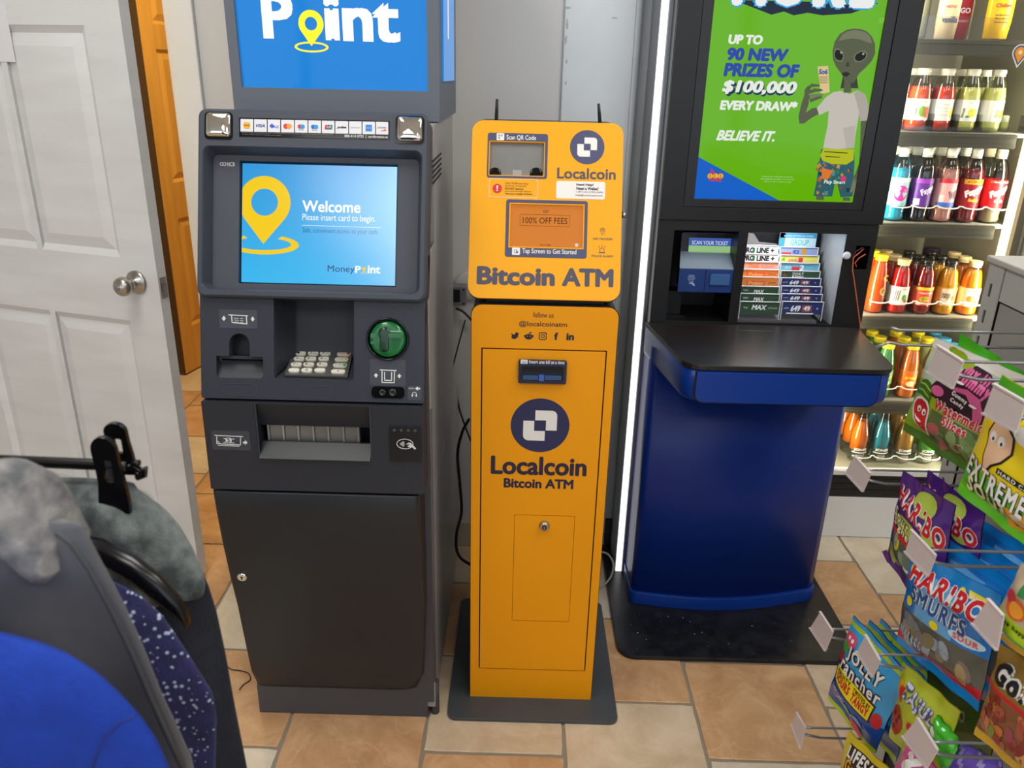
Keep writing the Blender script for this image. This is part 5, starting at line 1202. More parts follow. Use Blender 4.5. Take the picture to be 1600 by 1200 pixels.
            T('GROUP', 0.3, 0.8, 0.15, 0.55, M('slip teal', '#5fae98', 0.6), 0.0); R(0.0, 1.0, 0.66, 1.0, M('slip azure', '#3f98c4', 0.6)); T('ONTARIO LOTTERY AND GAMING', 0.1, 0.9, 0.74, 0.86, wht, 0); R(0.0, 0.14, 0.0, 1.0, M('slip azure', '#3f98c4', 0.6))
# grey leaflet behind the left column
p = frontY(2.212 + 8 * 0.0165)
mb = MB(); P = [p.pix(*q) for q in ((1162, 388), (1165, 368), (1170, 364), (1178, 365), (1186, 378), (1214, 381), (1214, 388))]
mb.prism(p, P, -0.004, 0); tag(mb.obj('leaflet', M('grey brown leaflet', '#6d6a68', 0.4)), 'grey curled leaflet standing behind the left column of play slips', 'leaflet')
# white call button and orange-red cord
c = pN.pix(1322.5, 399)
MB().lathe(pN, *c, [(0.0105, 0.0), (0.0105, 0.005), (0.0085, 0.008), (0.004, 0.009)], 24).obj('round_plug', M('white plastic plug', '#c9ccd2', 0.4), kk)
m_cord = M('orange red cord', '#c2603c', 0.6)
pts = [pN.pt(*pN.pix(x, y), w) for x, y, w in ((1352, 390, -0.01), (1341, 394, 0.008), (1331, 401, 0.012), (1330, 420, 0.010), (1334, 450, 0.012), (1338, 480, 0.012), (1341, 505, 0.014), (1340, 517, 0.018))]
cd = MB().tube(pts, 0.0016, 6).obj('pen_cord', m_cord); tag(cd, 'thin orange red cord hanging from the hole in the kiosk face', 'cord')
for k, P in enumerate((((1347, 386), (1336, 392), (1330, 404), (1335, 412)), ((1350, 396), (1340, 402), (1334, 409), (1336, 416)))):
    MB().tube([pN.pt(*pN.pix(*q), 0.006 + 0.004 * k) for q in P], 0.0016, 6).obj('cord_loop', m_cord if k else M('dark cord', '#4a2a24', 0.6), cd)
# ================================================================== DRINKS COOLER
def simple_glass(name, fac=0.06, tint='#ffffff'):
    m = bpy.data.materials.new(name); m.use_nodes = True; nt = m.node_tree; nt.nodes.clear()
    o = nt.nodes.new('ShaderNodeOutputMaterial'); mx = nt.nodes.new('ShaderNodeMixShader'); t = nt.nodes.new('ShaderNodeBsdfTransparent'); g = nt.nodes.new('ShaderNodeBsdfGlossy')
    t.inputs[0].default_value = lin(tint); g.inputs['Roughness'].default_value = 0.03
    lw = nt.nodes.new('ShaderNodeLayerWeight'); lw.inputs[0].default_value = 0.25; ma = nt.nodes.new('ShaderNodeMath'); ma.operation = 'MULTIPLY_ADD'; ma.inputs[1].default_value = 0.5; ma.inputs[2].default_value = fac
    ma.use_clamp = True
    nt.links.new(lw.outputs['Fresnel'], ma.inputs[0]); nt.links.new(ma.outputs[0], mx.inputs[0]); nt.links.new(t.outputs[0], mx.inputs[1]); nt.links.new(g.outputs[0], mx.inputs[2]); nt.links.new(mx.outputs[0], o.inputs[0])
    MC[name] = m; return m
m_glass = simple_glass('window glass', 0.0); m_clear = simple_glass('clear bottle glass', 0.05, '#e6ece4'); m_acry = simple_glass('clear acrylic', 0.04, '#f0f2f0')
fr = thing('drinks_cooler', (1.5, 2.9, 0), 'glass fronted drinks cooler with lit shelves and white kick panel', 'fridge')
FX0, FX1, FY, GY = 1.085, 1.545, 2.53, 2.545
m_fw = M('white enamel', '#d7d7d4', 0.4); m_fb = M('black grille', '#1a1a1a', 0.5); m_fin = M('cooler liner', '#8f8b7a', 0.5); m_lip_ = M('olive grey shelf rail', '#4a493c', 0.45, 0.2)
MB().cube(FX0, 1.95, FY, FY + 0.02, 0.0, 0.162).obj('kick_panel', m_fw, fr, bevel=0.002)
mb = MB(); mb.cube(FX0, 1.95, FY + 0.006, FY + 0.03, 0.162, 0.252); mb.obj('grille', m_fb, fr)
for z in (0.185, 0.208, 0.231): MB().cube(FX0, 1.95, FY + 0.002, FY + 0.006, z, z + 0.006).obj('grille_slat', m_fb, fr)
MB().cube(FX0, 1.95, FY, FY + 0.03, 0.252, 0.268).obj('sill_trim', m_fw, fr)
mb = MB(); mb.cube(FX0, 1.95, 3.12, 3.15, 0.26, 2.1); mb.cube(FX0 - 0.008, FX0, FY, 3.15, 0.26, 2.1); mb.cube(FX0, 1.95, FY + 0.02, 3.15, 0.255, 0.262); mb.cube(FX0, 1.95, FY, 3.15, 2.09, 2.12)
mb.obj('liner', m_fin, fr)
MB().cube(1.572, 1.586, 2.60, 3.12, 0.27, 2.09).obj('side_wall', m_fin, fr)
MB().cube(1.550, 1.568, 2.578, 2.60, 0.29, 2.08).obj('light_strip', glow('warm white tube', '#fff2c4', 2.2), fr)
MB().cube(1.569, 1.592, 2.56, 2.60, 0.27, 2.09).obj('mullion', M('bronze mullion', '#7d7360', 0.35, 0.6), fr)
MB().cube(1.592, 1.616, 2.525, 2.57, 0.27, 2.09).obj('door_frame', m_alu, fr, bevel=0.002)
MB().cube(1.616, 1.95, 2.535, 2.56, 0.27, 2.09).obj('dark_door', M('dark door panel', '#0c0d0e', 0.35), fr)
MB().cube(FX0, 1.592, GY - 0.004, GY, 0.268, 2.09).obj('glass_pane', m_glass, fr)
BY = 2.636
def zb_at(y, x=1430): return atY(x, y, BY).z
SH = {0: 0.2645, 1: zb_at(617, 1400), 2: zb_at(487, 1430), 3: zb_at(344, 1450), 4: zb_at(204, 1480), 5: zb_at(62, 1500)}
for k, z in SH.items():
    if k:
        sh_ = MB().cube(FX0, 1.549, 2.587, 3.10, z - 0.014, z - 0.003).obj('shelf', M('shelf wire deck', '#85837a', 0.5), fr)
        b = MB(); b.cube(FX0, 1.512, 2.572, 2.586, z - 0.046, z - 0.004); b.cube(FX0, 1.512, 2.569, 2.572, z - 0.014, z - 0.008); b.cube(FX0, 1.512, 2.569, 2.572, z - 0.042, z - 0.036)
        b.obj('price_rail', m_lip_, sh_)
m_wt = M('white coated wire', '#e8e6dc', 0.35)
def scallop(z, xs, y0, r=0.0022):
    pts = []
    for x in xs:
        for k in range(7):
            a = math.pi * k / 6; pts.append((x - 0.034 * math.cos(a), y0 - 0.012 * math.sin(a), z - 0.006 * math.sin(a)))
    return MB().tube(pts, r, 6).obj('retainer_wire', m_wt, fr)
BM = {}
PROF = {
 'pet': ([(0.020, 0), (0.030, 0.004), (0.0325, 0.012), (0.0305, 0.02), (0.0325, 0.045), (0.0325, 0.048)], [(0.0325, 0.048), (0.0325, 0.135)], [(0.0325, 0.135), (0.0325, 0.142), (0.030, 0.165), (0.024, 0.184), (0.016, 0.198), (0.0125, 0.206)], 0.0125, 0.206, 0.0155, 0.020, 0.168),
 'juice': ([(0.022, 0), (0.030, 0.003), (0.0325, 0.012), (0.0325, 0.03)], [(0.0325, 0.03), (0.0325, 0.092)], [(0.0325, 0.092), (0.0325, 0.102), (0.030, 0.118), (0.0285, 0.128), (0.0255, 0.142), (0.019, 0.158), (0.0165, 0.168)], 0.0165, 0.168, 0.0205, 0.012, 0.150),
 'tall': ([(0.022, 0), (0.029, 0.003), (0.0305, 0.012), (0.0305, 0.05)], [(0.0305, 0.05), (0.0305, 0.10)], [(0.0305, 0.10), (0.0285, 0.125), (0.025, 0.145), (0.020, 0.168), (0.0175, 0.182)], 0.0175, 0.182, 0.0205, 0.012, 0.172),
 'soda': ([(0.022, 0), (0.028, 0.003), (0.030, 0.010), (0.030, 0.04)], [(0.030, 0.04), (0.030, 0.085)], [(0.030, 0.085), (0.0305, 0.095), (0.028, 0.115), (0.021, 0.14), (0.015, 0.17), (0.0125, 0.195), (0.0122, 0.20)], 0.0122, 0.20, 0.0150, 0.008, 0.165),
}
OP = Pl((0, 0, 0), (1, 0, 0), (0, 1, 0))
def bmesh_cached(key, build, mat):
    k = (key, mat.name)
    if k not in BM:
        BM[k] = build().mesh(key, mat)
    return BM[k]
def cyl_fn(r, zc=0.0):
    return lambda u, v, w: Vector(((r + w) * math.sin(u / r), -(r + w) * math.cos(u / r), v))
def band_mb(r, u0, u1, z0, z1, w=0.0006, n=14):
    f = cyl_fn(r); a = [f(u0 + (u1 - u0) * k / n, z0, w) for k in range(n + 1)]; b = [f(u0 + (u1 - u0) * k / n, z1, w) for k in range(n + 1)]
    mb = MB(); mb.add(a + b, [(k, k + 1, n + 2 + k, n + 1 + k) for k in range(n)], True); return mb
def liq(col): return M('drink ' + col, col, 0.12, coat=0.6, spec=0.5)
def bottle(style, x, y, z, label, group, drink, capc, lab=None, prints=(), rot=0.0, clear_top=True, cat='bottle', detail=True, fill=None, clear_low=False):
    lo, mid, up, nr, nh, cr, ch, fl = PROF[style]
    t = thing('%s_bottle' % {'pet': 'soda', 'juice': 'juice', 'tall': 'juice', 'soda': 'soda'}[style], (x, y, z), label, cat, group)
    pr = lo + mid[1:] + up[1:]
    md = liq(drink)
    flv = fill if fill is not None else fl
    def cut(P, h0, h1):
        out = []
        for (r0, a), (r1, b) in zip(P, P[1:]):
            for h in (a, b):
                if h0 <= h <= h1: out.append((r0 if h == a else r1, h))
            for hc in (h0, h1):
                if a < hc < b: out.append((r0 + (r1 - r0) * (hc - a) / (b - a), hc))
        o = sorted(set(out), key=lambda q: q[1]); return o
    lowc = 0.045 if clear_low else 0.0
    me, c = bmesh_cached('drink_%s_%.3f_%.3f' % (style, flv, lowc), lambda: MB().lathe(OP, 0, 0, [(max(r - 0.0008, 0.004), h) for r, h in cut(pr, lowc, flv)], 20), md)
    pl_ = lambda name, me, c, par=t: place(name, me, Vector(c) + Vector((x, y, z)), par)
    pl_('drink', me, c)
    me, c = bmesh_cached('glass_' + style, lambda: MB().lathe(OP, 0, 0, [(r + 0.0004, h) for r, h in pr] , 20, cap=False), m_clear)
    pl_('glass', me, c)
    mcap = M('cap ' + capc, capc, 0.3)
    me, c = bmesh_cached('cap_' + style, lambda: MB().lathe(OP, 0, 0, [(nr + 0.0025, nh - 0.008), (nr + 0.003, nh - 0.004), (cr - 0.003, nh - 0.003), (cr, nh), (cr, nh + ch - 0.002), (cr - 0.002, nh + ch)], 20), mcap)
    pl_('cap', me, c)
    if lab and detail:
        r = mid[0][0]; z0, z1 = mid[0][1], mid[1][1]
        me, c = bmesh_cached('label_' + style, lambda: MB().lathe(OP, 0, 0, [(r + 0.0006, z0), (r + 0.0007, z0 + 0.001), (r + 0.0007, z1 - 0.001), (r + 0.0006, z1)], 20, cap=False), M('label ' + lab, lab, 0.4))
        lo_ = pl_('label', me, c)
        for it in prints:
            kind, colr, args = it[0], it[1], it[2]
            fn0 = cyl_fn(r); off = rot * r
            fn = lambda u, v, w, f=fn0, o=off: f(u + o, v, w) + Vector((x, y, z))
            mb = MB()
            if kind == 'text': text_into(mb, OP, it[3], args, w=0.0018, bold=it[4] if len(it) > 4 else 0.04, shear=0.2, fn=fn, rot=it[5] if len(it) > 5 else 0)
            elif kind == 'band':
                b = band_mb(r, args[0] + off, args[2] + off, args[1], args[3], w=0.0011); mb.add([p + Vector((x, y, z)) for p in b.v], b.f, True)
            elif kind == 'blob':
                P = ellipse((args[0] + args[2]) / 2, (args[1] + args[3]) / 2, (args[2] - args[0]) / 2, (args[3] - args[1]) / 2, 16)
                cen = fn((args[0] + args[2]) / 2, (args[1] + args[3]) / 2, 0.0015)
                vs = [fn(u, v, 0.0013) for u, v in P]; mb.add([cen] + vs, [(0, k + 1, (k + 1) % len(vs) + 1) for k in range(len(vs))])
            mb.obj({'text': 'lettering', 'band': 'printed_band', 'blob': 'printed_fruit'}[kind], M('label print ' + colr, colr, 0.5), lo_)
    return t
def xat(px, py): return atY(px, py, BY).x
DP = 0.070
COLN = ['first', 'second', 'third', 'fourth', 'fifth', 'sixth']
def depthname(d): return ['in the front row', 'in the second row', 'in the third row'][d]
# shelf 3: plastic soda bottles
g3 = 'plastic soda bottles on the cooler shelf'
spec3 = [(1393, '#2aa7d8', '#f2efe6', '#8fd3cf', [('band', '#e8e4dc', (-0.035, 0.122, 0.035, 0.135)), ('blob', '#d0288c', (-0.022, 0.062, 0.022, 0.112)), ('text', '#f5f5f5', (-0.03, 0.09, -0.004, 0.108), 'go', 0.06), ('blob', '#e070b0', (0.006, 0.088, 0.018, 0.1)), ('text', '#c02880', (-0.02, 0.05, 0.015, 0.058), 'cotton candy', 0)], 'bright blue soda bottle with pink and aqua label'),
         (1429, '#1c1024', '#f2efe6', '#5b2a8c', [('band', '#8a3aa8', (-0.035, 0.12, 0.035, 0.133)), ('text', '#d8c8f0', (-0.015, 0.085, 0.03, 0.11), 'Faygo', 0.05, 0.5), ('band', '#e8e4dc', (-0.03, 0.052, -0.012, 0.072))], 'dark grape soda bottle with purple label'),
         (1466, '#d88a84', '#f2efe6', '#e5a8a8', [('band', '#c8283c', (-0.035, 0.122, 0.035, 0.135)), ('band', '#3a66c0', (-0.034, 0.048, 0.034, 0.062)), ('text', '#7a5868', (0.0, 0.07, 0.036, 0.105), 'Faygo', 0.05, 0.5), ('band', '#d8c8c8', (-0.028, 0.064, -0.012, 0.085))], 'pink soda bottle with pale pink and blue label'),
         (1504, '#8c1020', '#f2efe6', '#a01026', [('band', '#e6c31c', (-0.035, 0.12, 0.035, 0.135)), ('text', '#c03028', (-0.025, 0.123, 0.025, 0.132), '$1.29 2/$2', 0.03), ('text', '#f4ece8', (-0.03, 0.085, 0.032, 0.112), 'Faygo', 0.07, 0.5), ('text', '#e8c828', (-0.014, 0.063, 0.018, 0.077), 'Redpop', 0.05)], 'deep red soda bottle with yellow banded label'),
         (1542, '#b8b09a', '#e8dcc0', '#d01c24', [('text', '#e8c8b0', (-0.03, 0.124, 0.03, 0.132), 'Original', 0.02), ('text', '#f4ece8', (-0.03, 0.085, 0.032, 0.112), 'Faygo', 0.07, 0.5), ('text', '#f0d8c8', (-0.01, 0.066, 0.016, 0.075), 'Cola', 0.03)], 'clear cola bottle with bright red label by the light strip')]
for i, (px, dr_, cp, lb_, pr_, nm) in enumerate(spec3):
    for d in range(3):
        bottle('pet', xat(px, 344), BY + d * DP, SH[3], nm + ('' if d == 0 else ', ' + depthname(d)), g3, dr_ if i != 4 else '#a08a70', cp, lb_, pr_ if d == 0 else (), detail=True, fill=0.165 if i != 4 else 0.06)
scallop(SH[3] + 0.052, [xat(p[0], 344) for p in spec3], 2.592)
# shelf 2: glass juices
g2 = 'glass juice bottles on the cooler shelf'
spec2 = [(1362, 'tall', '#f8541a', '#e8cf20', None, '#e89a20', [('text', '#f0c020', (-0.01, 0.0, 0.03, 0.0), 'C', 0.06)], 'slim orange juice bottle with yellow cap'),
         (1397, 'juice', '#e01c14', '#d8c08c', '#dfe0d8', [], '#5a9a30', [('blob', '#5a9a30', (0.0, 0.045, 0.018, 0.066)), ('blob', '#b82030', (0.008, 0.038, 0.020, 0.05)), ('text', '#6a6a60', (-0.024, 0.045, -0.008, 0.08), 'III', 0.0), ('band', '#c8cac0', (-0.02, 0.08, 0.02, 0.088))], 'red juice bottle with pale label and gold cap'),
         (1434, 'juice', '#a00e12', '#1c1a18', '#cf4630', [], '', [('band', '#e6b820', (-0.036, 0.082, 0.036, 0.092)), ('blob', '#e89a28', (-0.02, 0.042, 0.014, 0.062)), ('blob', '#6fa030', (-0.014, 0.046, 0.004, 0.06)), ('text', '#f0d8c8', (-0.022, 0.068, 0.022, 0.077), 'tropical rocket', 0.02), ('blob', '#e0c8b8', (-0.03, 0.032, -0.01, 0.042))], 'dark red juice bottle with fruit label and black cap'),
         (1470, 'juice', '#ffa808', '#1c1a18', '#e0a040', [], '', [('band', '#d8ccb4', (-0.028, 0.034, 0.006, 0.088)), ('text', '#8a6a40', (-0.024, 0.05, 0.002, 0.074), 'mango', 0.02), ('band', '#e8d048', (0.008, 0.08, 0.034, 0.092)), ('band', '#d8502c', (0.008, 0.05, 0.020, 0.066))], 'golden mango juice bottle with black cap'),
         (1507, 'juice', '#ff8c04', '#d8c08c', '#ecdcc8', [], '', [('blob', '#e8601c', (-0.022, 0.045, 0.008, 0.068)), ('blob', '#f0b020', (-0.004, 0.040, 0.016, 0.056)), ('text', '#a86848', (-0.02, 0.078, 0.016, 0.086), 'orange', 0.02), ('blob', '#4a9a3c', (0.012, 0.07, 0.02, 0.078))], 'orange juice bottle with cream label and gold cap')]
for i, sp in enumerate(spec2):
    px, st, dr_, cp, lb_ = sp[0], sp[1], sp[2], sp[3], sp[4]
    pr_ = sp[7] if i else []; nm = sp[-1]
    for d in range(3 if i < 4 else 3):
        capd = cp if d == 0 else ['#e8cf20', '#d8c08c', '#1c1a18', '#1c1a18', '#d8c08c'][i]
        bo_ = bottle(st, xat(px, 487), BY + d * DP, SH[2], nm + ('' if d == 0 else ', ' + depthname(d)), g2, dr_, capd, lb_, pr_ if d == 0 else ())
        if i == 0 and d == 0:
            mb = MB(); x_, z_ = xat(px, 487), SH[2]
            text_into(mb, OP, 'C', (0.004, 0.108, 0.024, 0.130), w=0.002, bold=0.05, fn=lambda u, v, w: cyl_fn(0.0295)(u, v, w) + Vector((x_, BY, z_))); mb.obj('lettering', M('label print amber', '#e8b820', 0.5), bo_)
            c0 = cyl_fn(0.0305); P = [c0(0.012 + 0.012 * math.cos(a), 0.075 + 0.014 * math.sin(a), 0.0012) + Vector((x_, BY, z_)) for a in [k * math.pi / 8 for k in range(16)]]
            MB().add(P, [tuple(range(16))]).obj('printed_fruit', M('label print pale orange', '#e8a850', 0.5), bo_)
scallop(SH[2] + 0.048, [xat(p[0], 487) for p in spec2[0:]], 2.592)
# purple stacked cans behind on shelf 2, right
for k in range(3):
    z = SH[2] + 0.0 + k * 0.062
    mb = MB().lathe(OP, 1.455, BY + 0.185, [(0.026, z), (0.029, z + 0.003), (0.029, z + 0.054), (0.026, z + 0.060)], 18)
    o = mb.obj('drink_can', M('dark purple can', '#35264c', 0.3, 0.4)); tag(o, 'dark purple can at the back of the juice shelf, %s of its stack' % ['bottom', 'middle', 'top'][k], 'can', 'purple cans behind the juices')
# shelf 1: yellow capped sodas
g1 = 'yellow capped soda bottles on the cooler shelf'
spec1 = [(1338, '#b8c060', '#ecd41c'), (1373, '#5aa85a', '#ecd41c'), (1411, '#ff8010', '#ecd41c'), (1447, '#d8d480', '#ecd41c'), (1474, '#3f6f80', '#3a8fc0')]
colnm = ['pale green', 'leaf green', 'orange', 'pale yellow', 'blue green']
for i, (px, dr_, cp) in enumerate(spec1):
    for d in range(3):
        pr_ = [('text', '#f0d030', (-0.02, 0.07, 0.02, 0.084), 'crush', 0.05), ('blob', '#e8e0a0', (-0.014, 0.044, 0.014, 0.064))] if d == 0 else ()
        bottle('tall', xat(px, 617), BY + d * DP, SH[1], '%s soda in a bottle with %s cap, %s of the yellow capped shelf' % (colnm[i], 'blue' if i == 4 else 'yellow', ['front row', 'second row', 'third row'][d]), g1, dr_, cp, dr_ if i not in (2,) else '#e86a14', pr_)
scallop(SH[1] + 0.048, [xat(p[0], 617) for p in spec1], 2.592)
# shelf 0: clear long-neck sodas
g0 = 'clear long necked sodas on the lowest shelf'
spec0 = [(1333, '#f5760a', 'vivid orange'), (1366, '#2a9ab8', 'sky blue'), (1402, '#c88a2c', 'amber'), (1438, '#4ab81c', 'vivid green')]
for i, (px, dr_, nm) in enumerate(spec0):
    for d in range(3):
        x_ = xat(px, 733); t = bottle('soda', x_, BY + d * DP, SH[0], 'clear long necked soda bottle of %s drink, %s' % (nm, ['front row', 'second row', 'third row'][d]), g0, dr_, '#c8c0a8', None, (), fill=0.155, clear_low=True)
        if d == 0:
            mb = MB(); fn = lambda u, v, w: cyl_fn(0.0305)(u, v, w) + Vector((x_, BY, SH[0]))
            text_into(mb, OP, 'JONES', (-0.024, 0.044, 0.024, 0.056), w=0.0015, bold=0.03, fn=fn); mb.obj('lettering', M('label print white', '#f0ece0', 0.5), t)
            b = band_mb(0.0305, -0.03, 0.03, 0.0375, 0.041, w=0.0012); MB().add([p + Vector((x_, BY, SH[0])) for p in b.v], b.f, True).obj('printed_band', M('label print white', '#f0ece0', 0.5), t)
            b = band_mb(0.0305, -0.014, 0.014, 0.010, 0.032, w=0.0012); MB().add([p + Vector((x_, BY, SH[0])) for p in b.v], b.f, True).obj('printed_picture', M('label print grey', '#8c8a80', 0.5), t)
scallop(SH[0] + 0.036, [xat(p[0], 733) for p in spec0], 2.592)
# shelf 4: lemonades
g4 = 'juice bottles on the upper cooler shelf'
spec4 = [(1427, '#ee5a34', 'guava red', [('blob', '#6a9a2c', (-0.010, 0.040, 0.012, 0.072)), ('blob', '#e85a3c', (0.004, 0.038, 0.026, 0.070)), ('text', '#4a4a40', (-0.03, 0.05, -0.008, 0.058), 'Guava', 0.02, 1.5), ('text', '#8aa060', (-0.006, 0.08, 0.012, 0.086), 'simply', 0.0)]),
         (1463, '#ec4430', 'coral red', [('text', '#a09a8c', (-0.022, 0.074, 0.01, 0.08), 'ingredients', 0.0), ('text', '#a09a8c', (-0.022, 0.064, 0.008, 0.07), 'nutrition facts', 0.0), ('text', '#a09a8c', (-0.022, 0.054, 0.008, 0.06), 'amount per serving', 0.0), ('text', '#a09a8c', (-0.022, 0.044, 0.008, 0.05), 'refrigerate after', 0.0), ('blob', '#e8c028', (0.014, 0.038, 0.03, 0.07))]),
         (1502, '#e6dc78', 'pale lemon', [('blob', '#ecc81c', (-0.008, 0.042, 0.022, 0.068)), ('blob', '#4a9a3c', (-0.014, 0.04, -0.002, 0.047)), ('text', '#4a5a3a', (-0.036, 0.05, -0.008, 0.058), 'limonada', 0.02, 1.5), ('text', '#6a9a5a', (-0.008, 0.081, 0.01, 0.086), 'simply', 0.0)]),
         (1541, '#ece48c', 'milky yellow', [('blob', '#ecd41c', (0.004, 0.038, 0.03, 0.066)), ('text', '#4a5a3a', (-0.012, 0.05, 0.012, 0.057), 'limonada', 0.02, 1.5), ('text', '#8aa060', (0.004, 0.08, 0.02, 0.086), 'simply', 0.0)])]
for i, (px, dr_, nm, pr_) in enumerate(spec4):
    for d in range(2):
        bottle('juice', xat(px, 204), BY + d * 0.078, SH[4], '%s lemonade bottle with white label, upper shelf, %s' % (nm, ['front row', 'second row'][d]), g4, dr_ if d == 0 or i > 1 else '#a8301c', '#bdb9aa', '#e2e0d6', pr_ if d == 0 else (), fill=0.128)
mb = MB()
for i in range(5):
    x = xat(1445 + i * 38, 204); mb.cube(x - 0.001, x + 0.001, 2.59, 2.66, SH[4], SH[4] + 0.05)
mb.cube(FX0, 1.49, 2.588, 2.590, SH[4], SH[4] + 0.014)
mb.obj('acrylic_divider', m_acry, fr)['kind'] = 'stuff'
# shelf 5: packs cut by the top of the picture
m_bei = M('beige carton', '#e0c49c', 0.5); m_red = M('crimson pouch', '#a81c34', 0.35); m_yp = M('yellow pouch', '#ecb80c', 0.3)
def pack(name, x, w, h, col, z=SH[5], y=2.62, d=0.035, tilt=0.0, label='', group=None, prints=()):
    p = Pl((x, y, z), (1, 0, 0), (0, tilt, 1)); mb = MB(); L = []
    for v, k, dd in ((0, 0.96, 0.30), (0.004, 0.98, 0.6), (h * 0.2, 1, 1), (h * 0.75, 1, 0.9), (h * 0.93, 1, 0.4), (h, 1, 0.12)):
        L.append([p.pt(u, v, -ww) for u, ww in [(a * w / 2 * k, d / 2 - b * d / 2 * dd) for a, b in ((-1, 0), (-0.85, 0.9), (0, 1), (0.85, 0.9), (1, 0), (0.85, -0.9), (0, -1), (-0.85, -0.9))]])
    mb.loft(L); o = mb.obj(name, col); tag(o, label, 'pack', group)
    for b, t, c in prints: q = MB(); text_into(q, p, t, b, w=0.001, bold=0.03); q.obj('lettering', M('pack print ' + c, c, 0.5), o)
    return o
pack('drink_carton', xat(1474, 62) , 0.062, 0.24, m_bei, label='beige drink carton on the top visible cooler shelf', prints=(((-0.02, 0.085, 0.012, 0.092), 'NESTLE', '#b8283c'), ((-0.024, 0.045, 0.022, 0.062), 'vanilla', '#3a4a7a')))
pack('drink_pouch', xat(1499, 62) + 0.012, 0.060, 0.24, m_red, y=2.67, label='crimson pouch beside the beige drink carton', prints=(((-0.02, 0.075, 0.02, 0.09), '2GO', '#e8e4f0'), ((-0.022, 0.05, 0.02, 0.056), 'STRAWBERRY', '#e0a8b0')))
pack('drink_pouch', xat(1553, 62), 0.075, 0.24, m_yp, z=SH[5] + 0.004, label='bright yellow pouch on the top visible cooler shelf', prints=(((-0.024, 0.085, 0.024, 0.096), 'Chiller', '#b82820'), ((-0.02, 0.062, 0.02, 0.068), 'iced coffee with milk', '#4a4438'), ((-0.02, 0.052, 0.02, 0.058), 'shake and enjoy cold', '#4a4438'), ((-0.02, 0.042, 0.02, 0.048), 'best before see top', '#4a4438')))
for k, (px, c) in enumerate(((1450, '#cfc8b4'), (1520, '#d4c8a8'))):
    bottle('juice', xat(px, 62), BY + 0.10, SH[5], ['cloudy bottle behind the beige drink carton', 'cloudy bottle behind and left of the yellow pouch'][k], 'bottles behind the packs', c, '#d8d4c8', None, ())
MB().cube(FX0, 1.49, 2.586, 2.589, SH[5] - 0.004, SH[5] + 0.06).obj('acrylic_guard', m_acry, fr)
# pin-shaped sticker on the glass
pG = frontY(GY - 0.0045)
def pinpoly(cx, cy, r, dv, n=24): return [(cx + r * math.cos(math.radians(a)), cy + r * math.sin(math.radians(a))) for a in [-35 + 250 * k / n for k in range(n + 1)]] + [(cx, cy - dv)]
c = pG.pix(1594, 82)
s0_ = shape(pG, [pinpoly(*c, 0.0225, 0.042)], M('sticker white', '#e4e2e4', 0.4), fr, 0, 0.0004, 'pin_sticker')
shape(pG, [pinpoly(*c, 0.0195, 0.036)], M('sticker slate', '#5a5c74', 0.4), s0_, 0.0004, 0.0007, 'printed_pin'); shape(pG, [pinpoly(*c, 0.0145, 0.028)], M('sticker orange', '#e89420', 0.4), s0_, 0.0007, 0.001, 'printed_pin')
shape(pG, [ellipse(*c, 0.006, n=16)], M('sticker cream', '#e8d8b8', 0.4), s0_, 0.001, 0.0013, 'printed_disc')
# ================================================================== SHELVING UNIT WITH PEG HOOKS AND CANDY
GX, GT, GE = 0.90, 1.246, 1.516
m_gon = M('light grey shelving enamel', '#bab9b3', 0.45, bump=0.1, bscale=300); m_gon2 = M('grey back panel', '#a09f99', 0.5, bump=0.1, bscale=300)
gd_ = thing('shelving_unit', (1.05, 0.9, 0), 'light grey slotted metal shelving unit carrying the candy hooks', 'shelving')
gp = Pl((GX, GE, 0), (0, -1, 0), (0, 0, 1))       # its aisle face: u runs towards the lens
# slotted upright at the far end
mb = MB(); loops = [rrect(0, 0.0, 0.045, GT - 0.012)]
z = GT - 0.05
while z > 0.2: loops.append(rrect(0.010, z - 0.026, 0.020, z)); z -= 0.052
plate_into(mb, gp, loops, -0.003, 0.0); mb.obj('upright', m_gon, gd_)
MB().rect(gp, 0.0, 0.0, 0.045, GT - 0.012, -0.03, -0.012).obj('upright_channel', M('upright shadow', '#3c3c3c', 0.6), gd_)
mb = MB(); plate_into(mb, gp, [rrect(0.62, 0.0, 0.665, GT - 0.012)], -0.003, 0.0); mb.obj('upright', m_gon, gd_)
mb = MB(); plate_into(mb, gp, [rrect(1.24, 0.0, 1.285, GT - 0.012)], -0.003, 0.0); mb.obj('upright', m_gon, gd_)
# end plate, cap, back panels with a dark gap between
MB().cube(GX + 0.0, GX + 0.46, GE, GE + 0.004, 0, GT - 0.012).obj('end_plate', m_gon, gd_)
MB().cube(GX - 0.006, GX + 0.47, GE - 1.3, GE + 0.010, GT - 0.012, GT).obj('top_cap', m_gon, gd_, bevel=0.003)
for (u0, u1) in ((0.048, 0.62), (0.668, 1.24)):
    for (z0, z1) in ((GT - 0.075, GT - 0.013),): MB().rect(gp, u0, z0, u1, z1, -0.01, -0.002).obj('rail', m_gon, gd_)
    zz = GT - 0.08; k = 0
    for h in (0.15, 0.30, 0.30, 0.30):
        MB().rect(gp, u0, max(zz - h, 0.05), u1, zz, -0.014, -0.006).obj('back_panel', m_gon2, gd_); zz -= h + 0.018
MB().rect(gp, 0.046, 0.02, 1.24, GT - 0.03, -0.022, -0.016).obj('backing', M('dark backing', '#3b3b3a', 0.6), gd_)
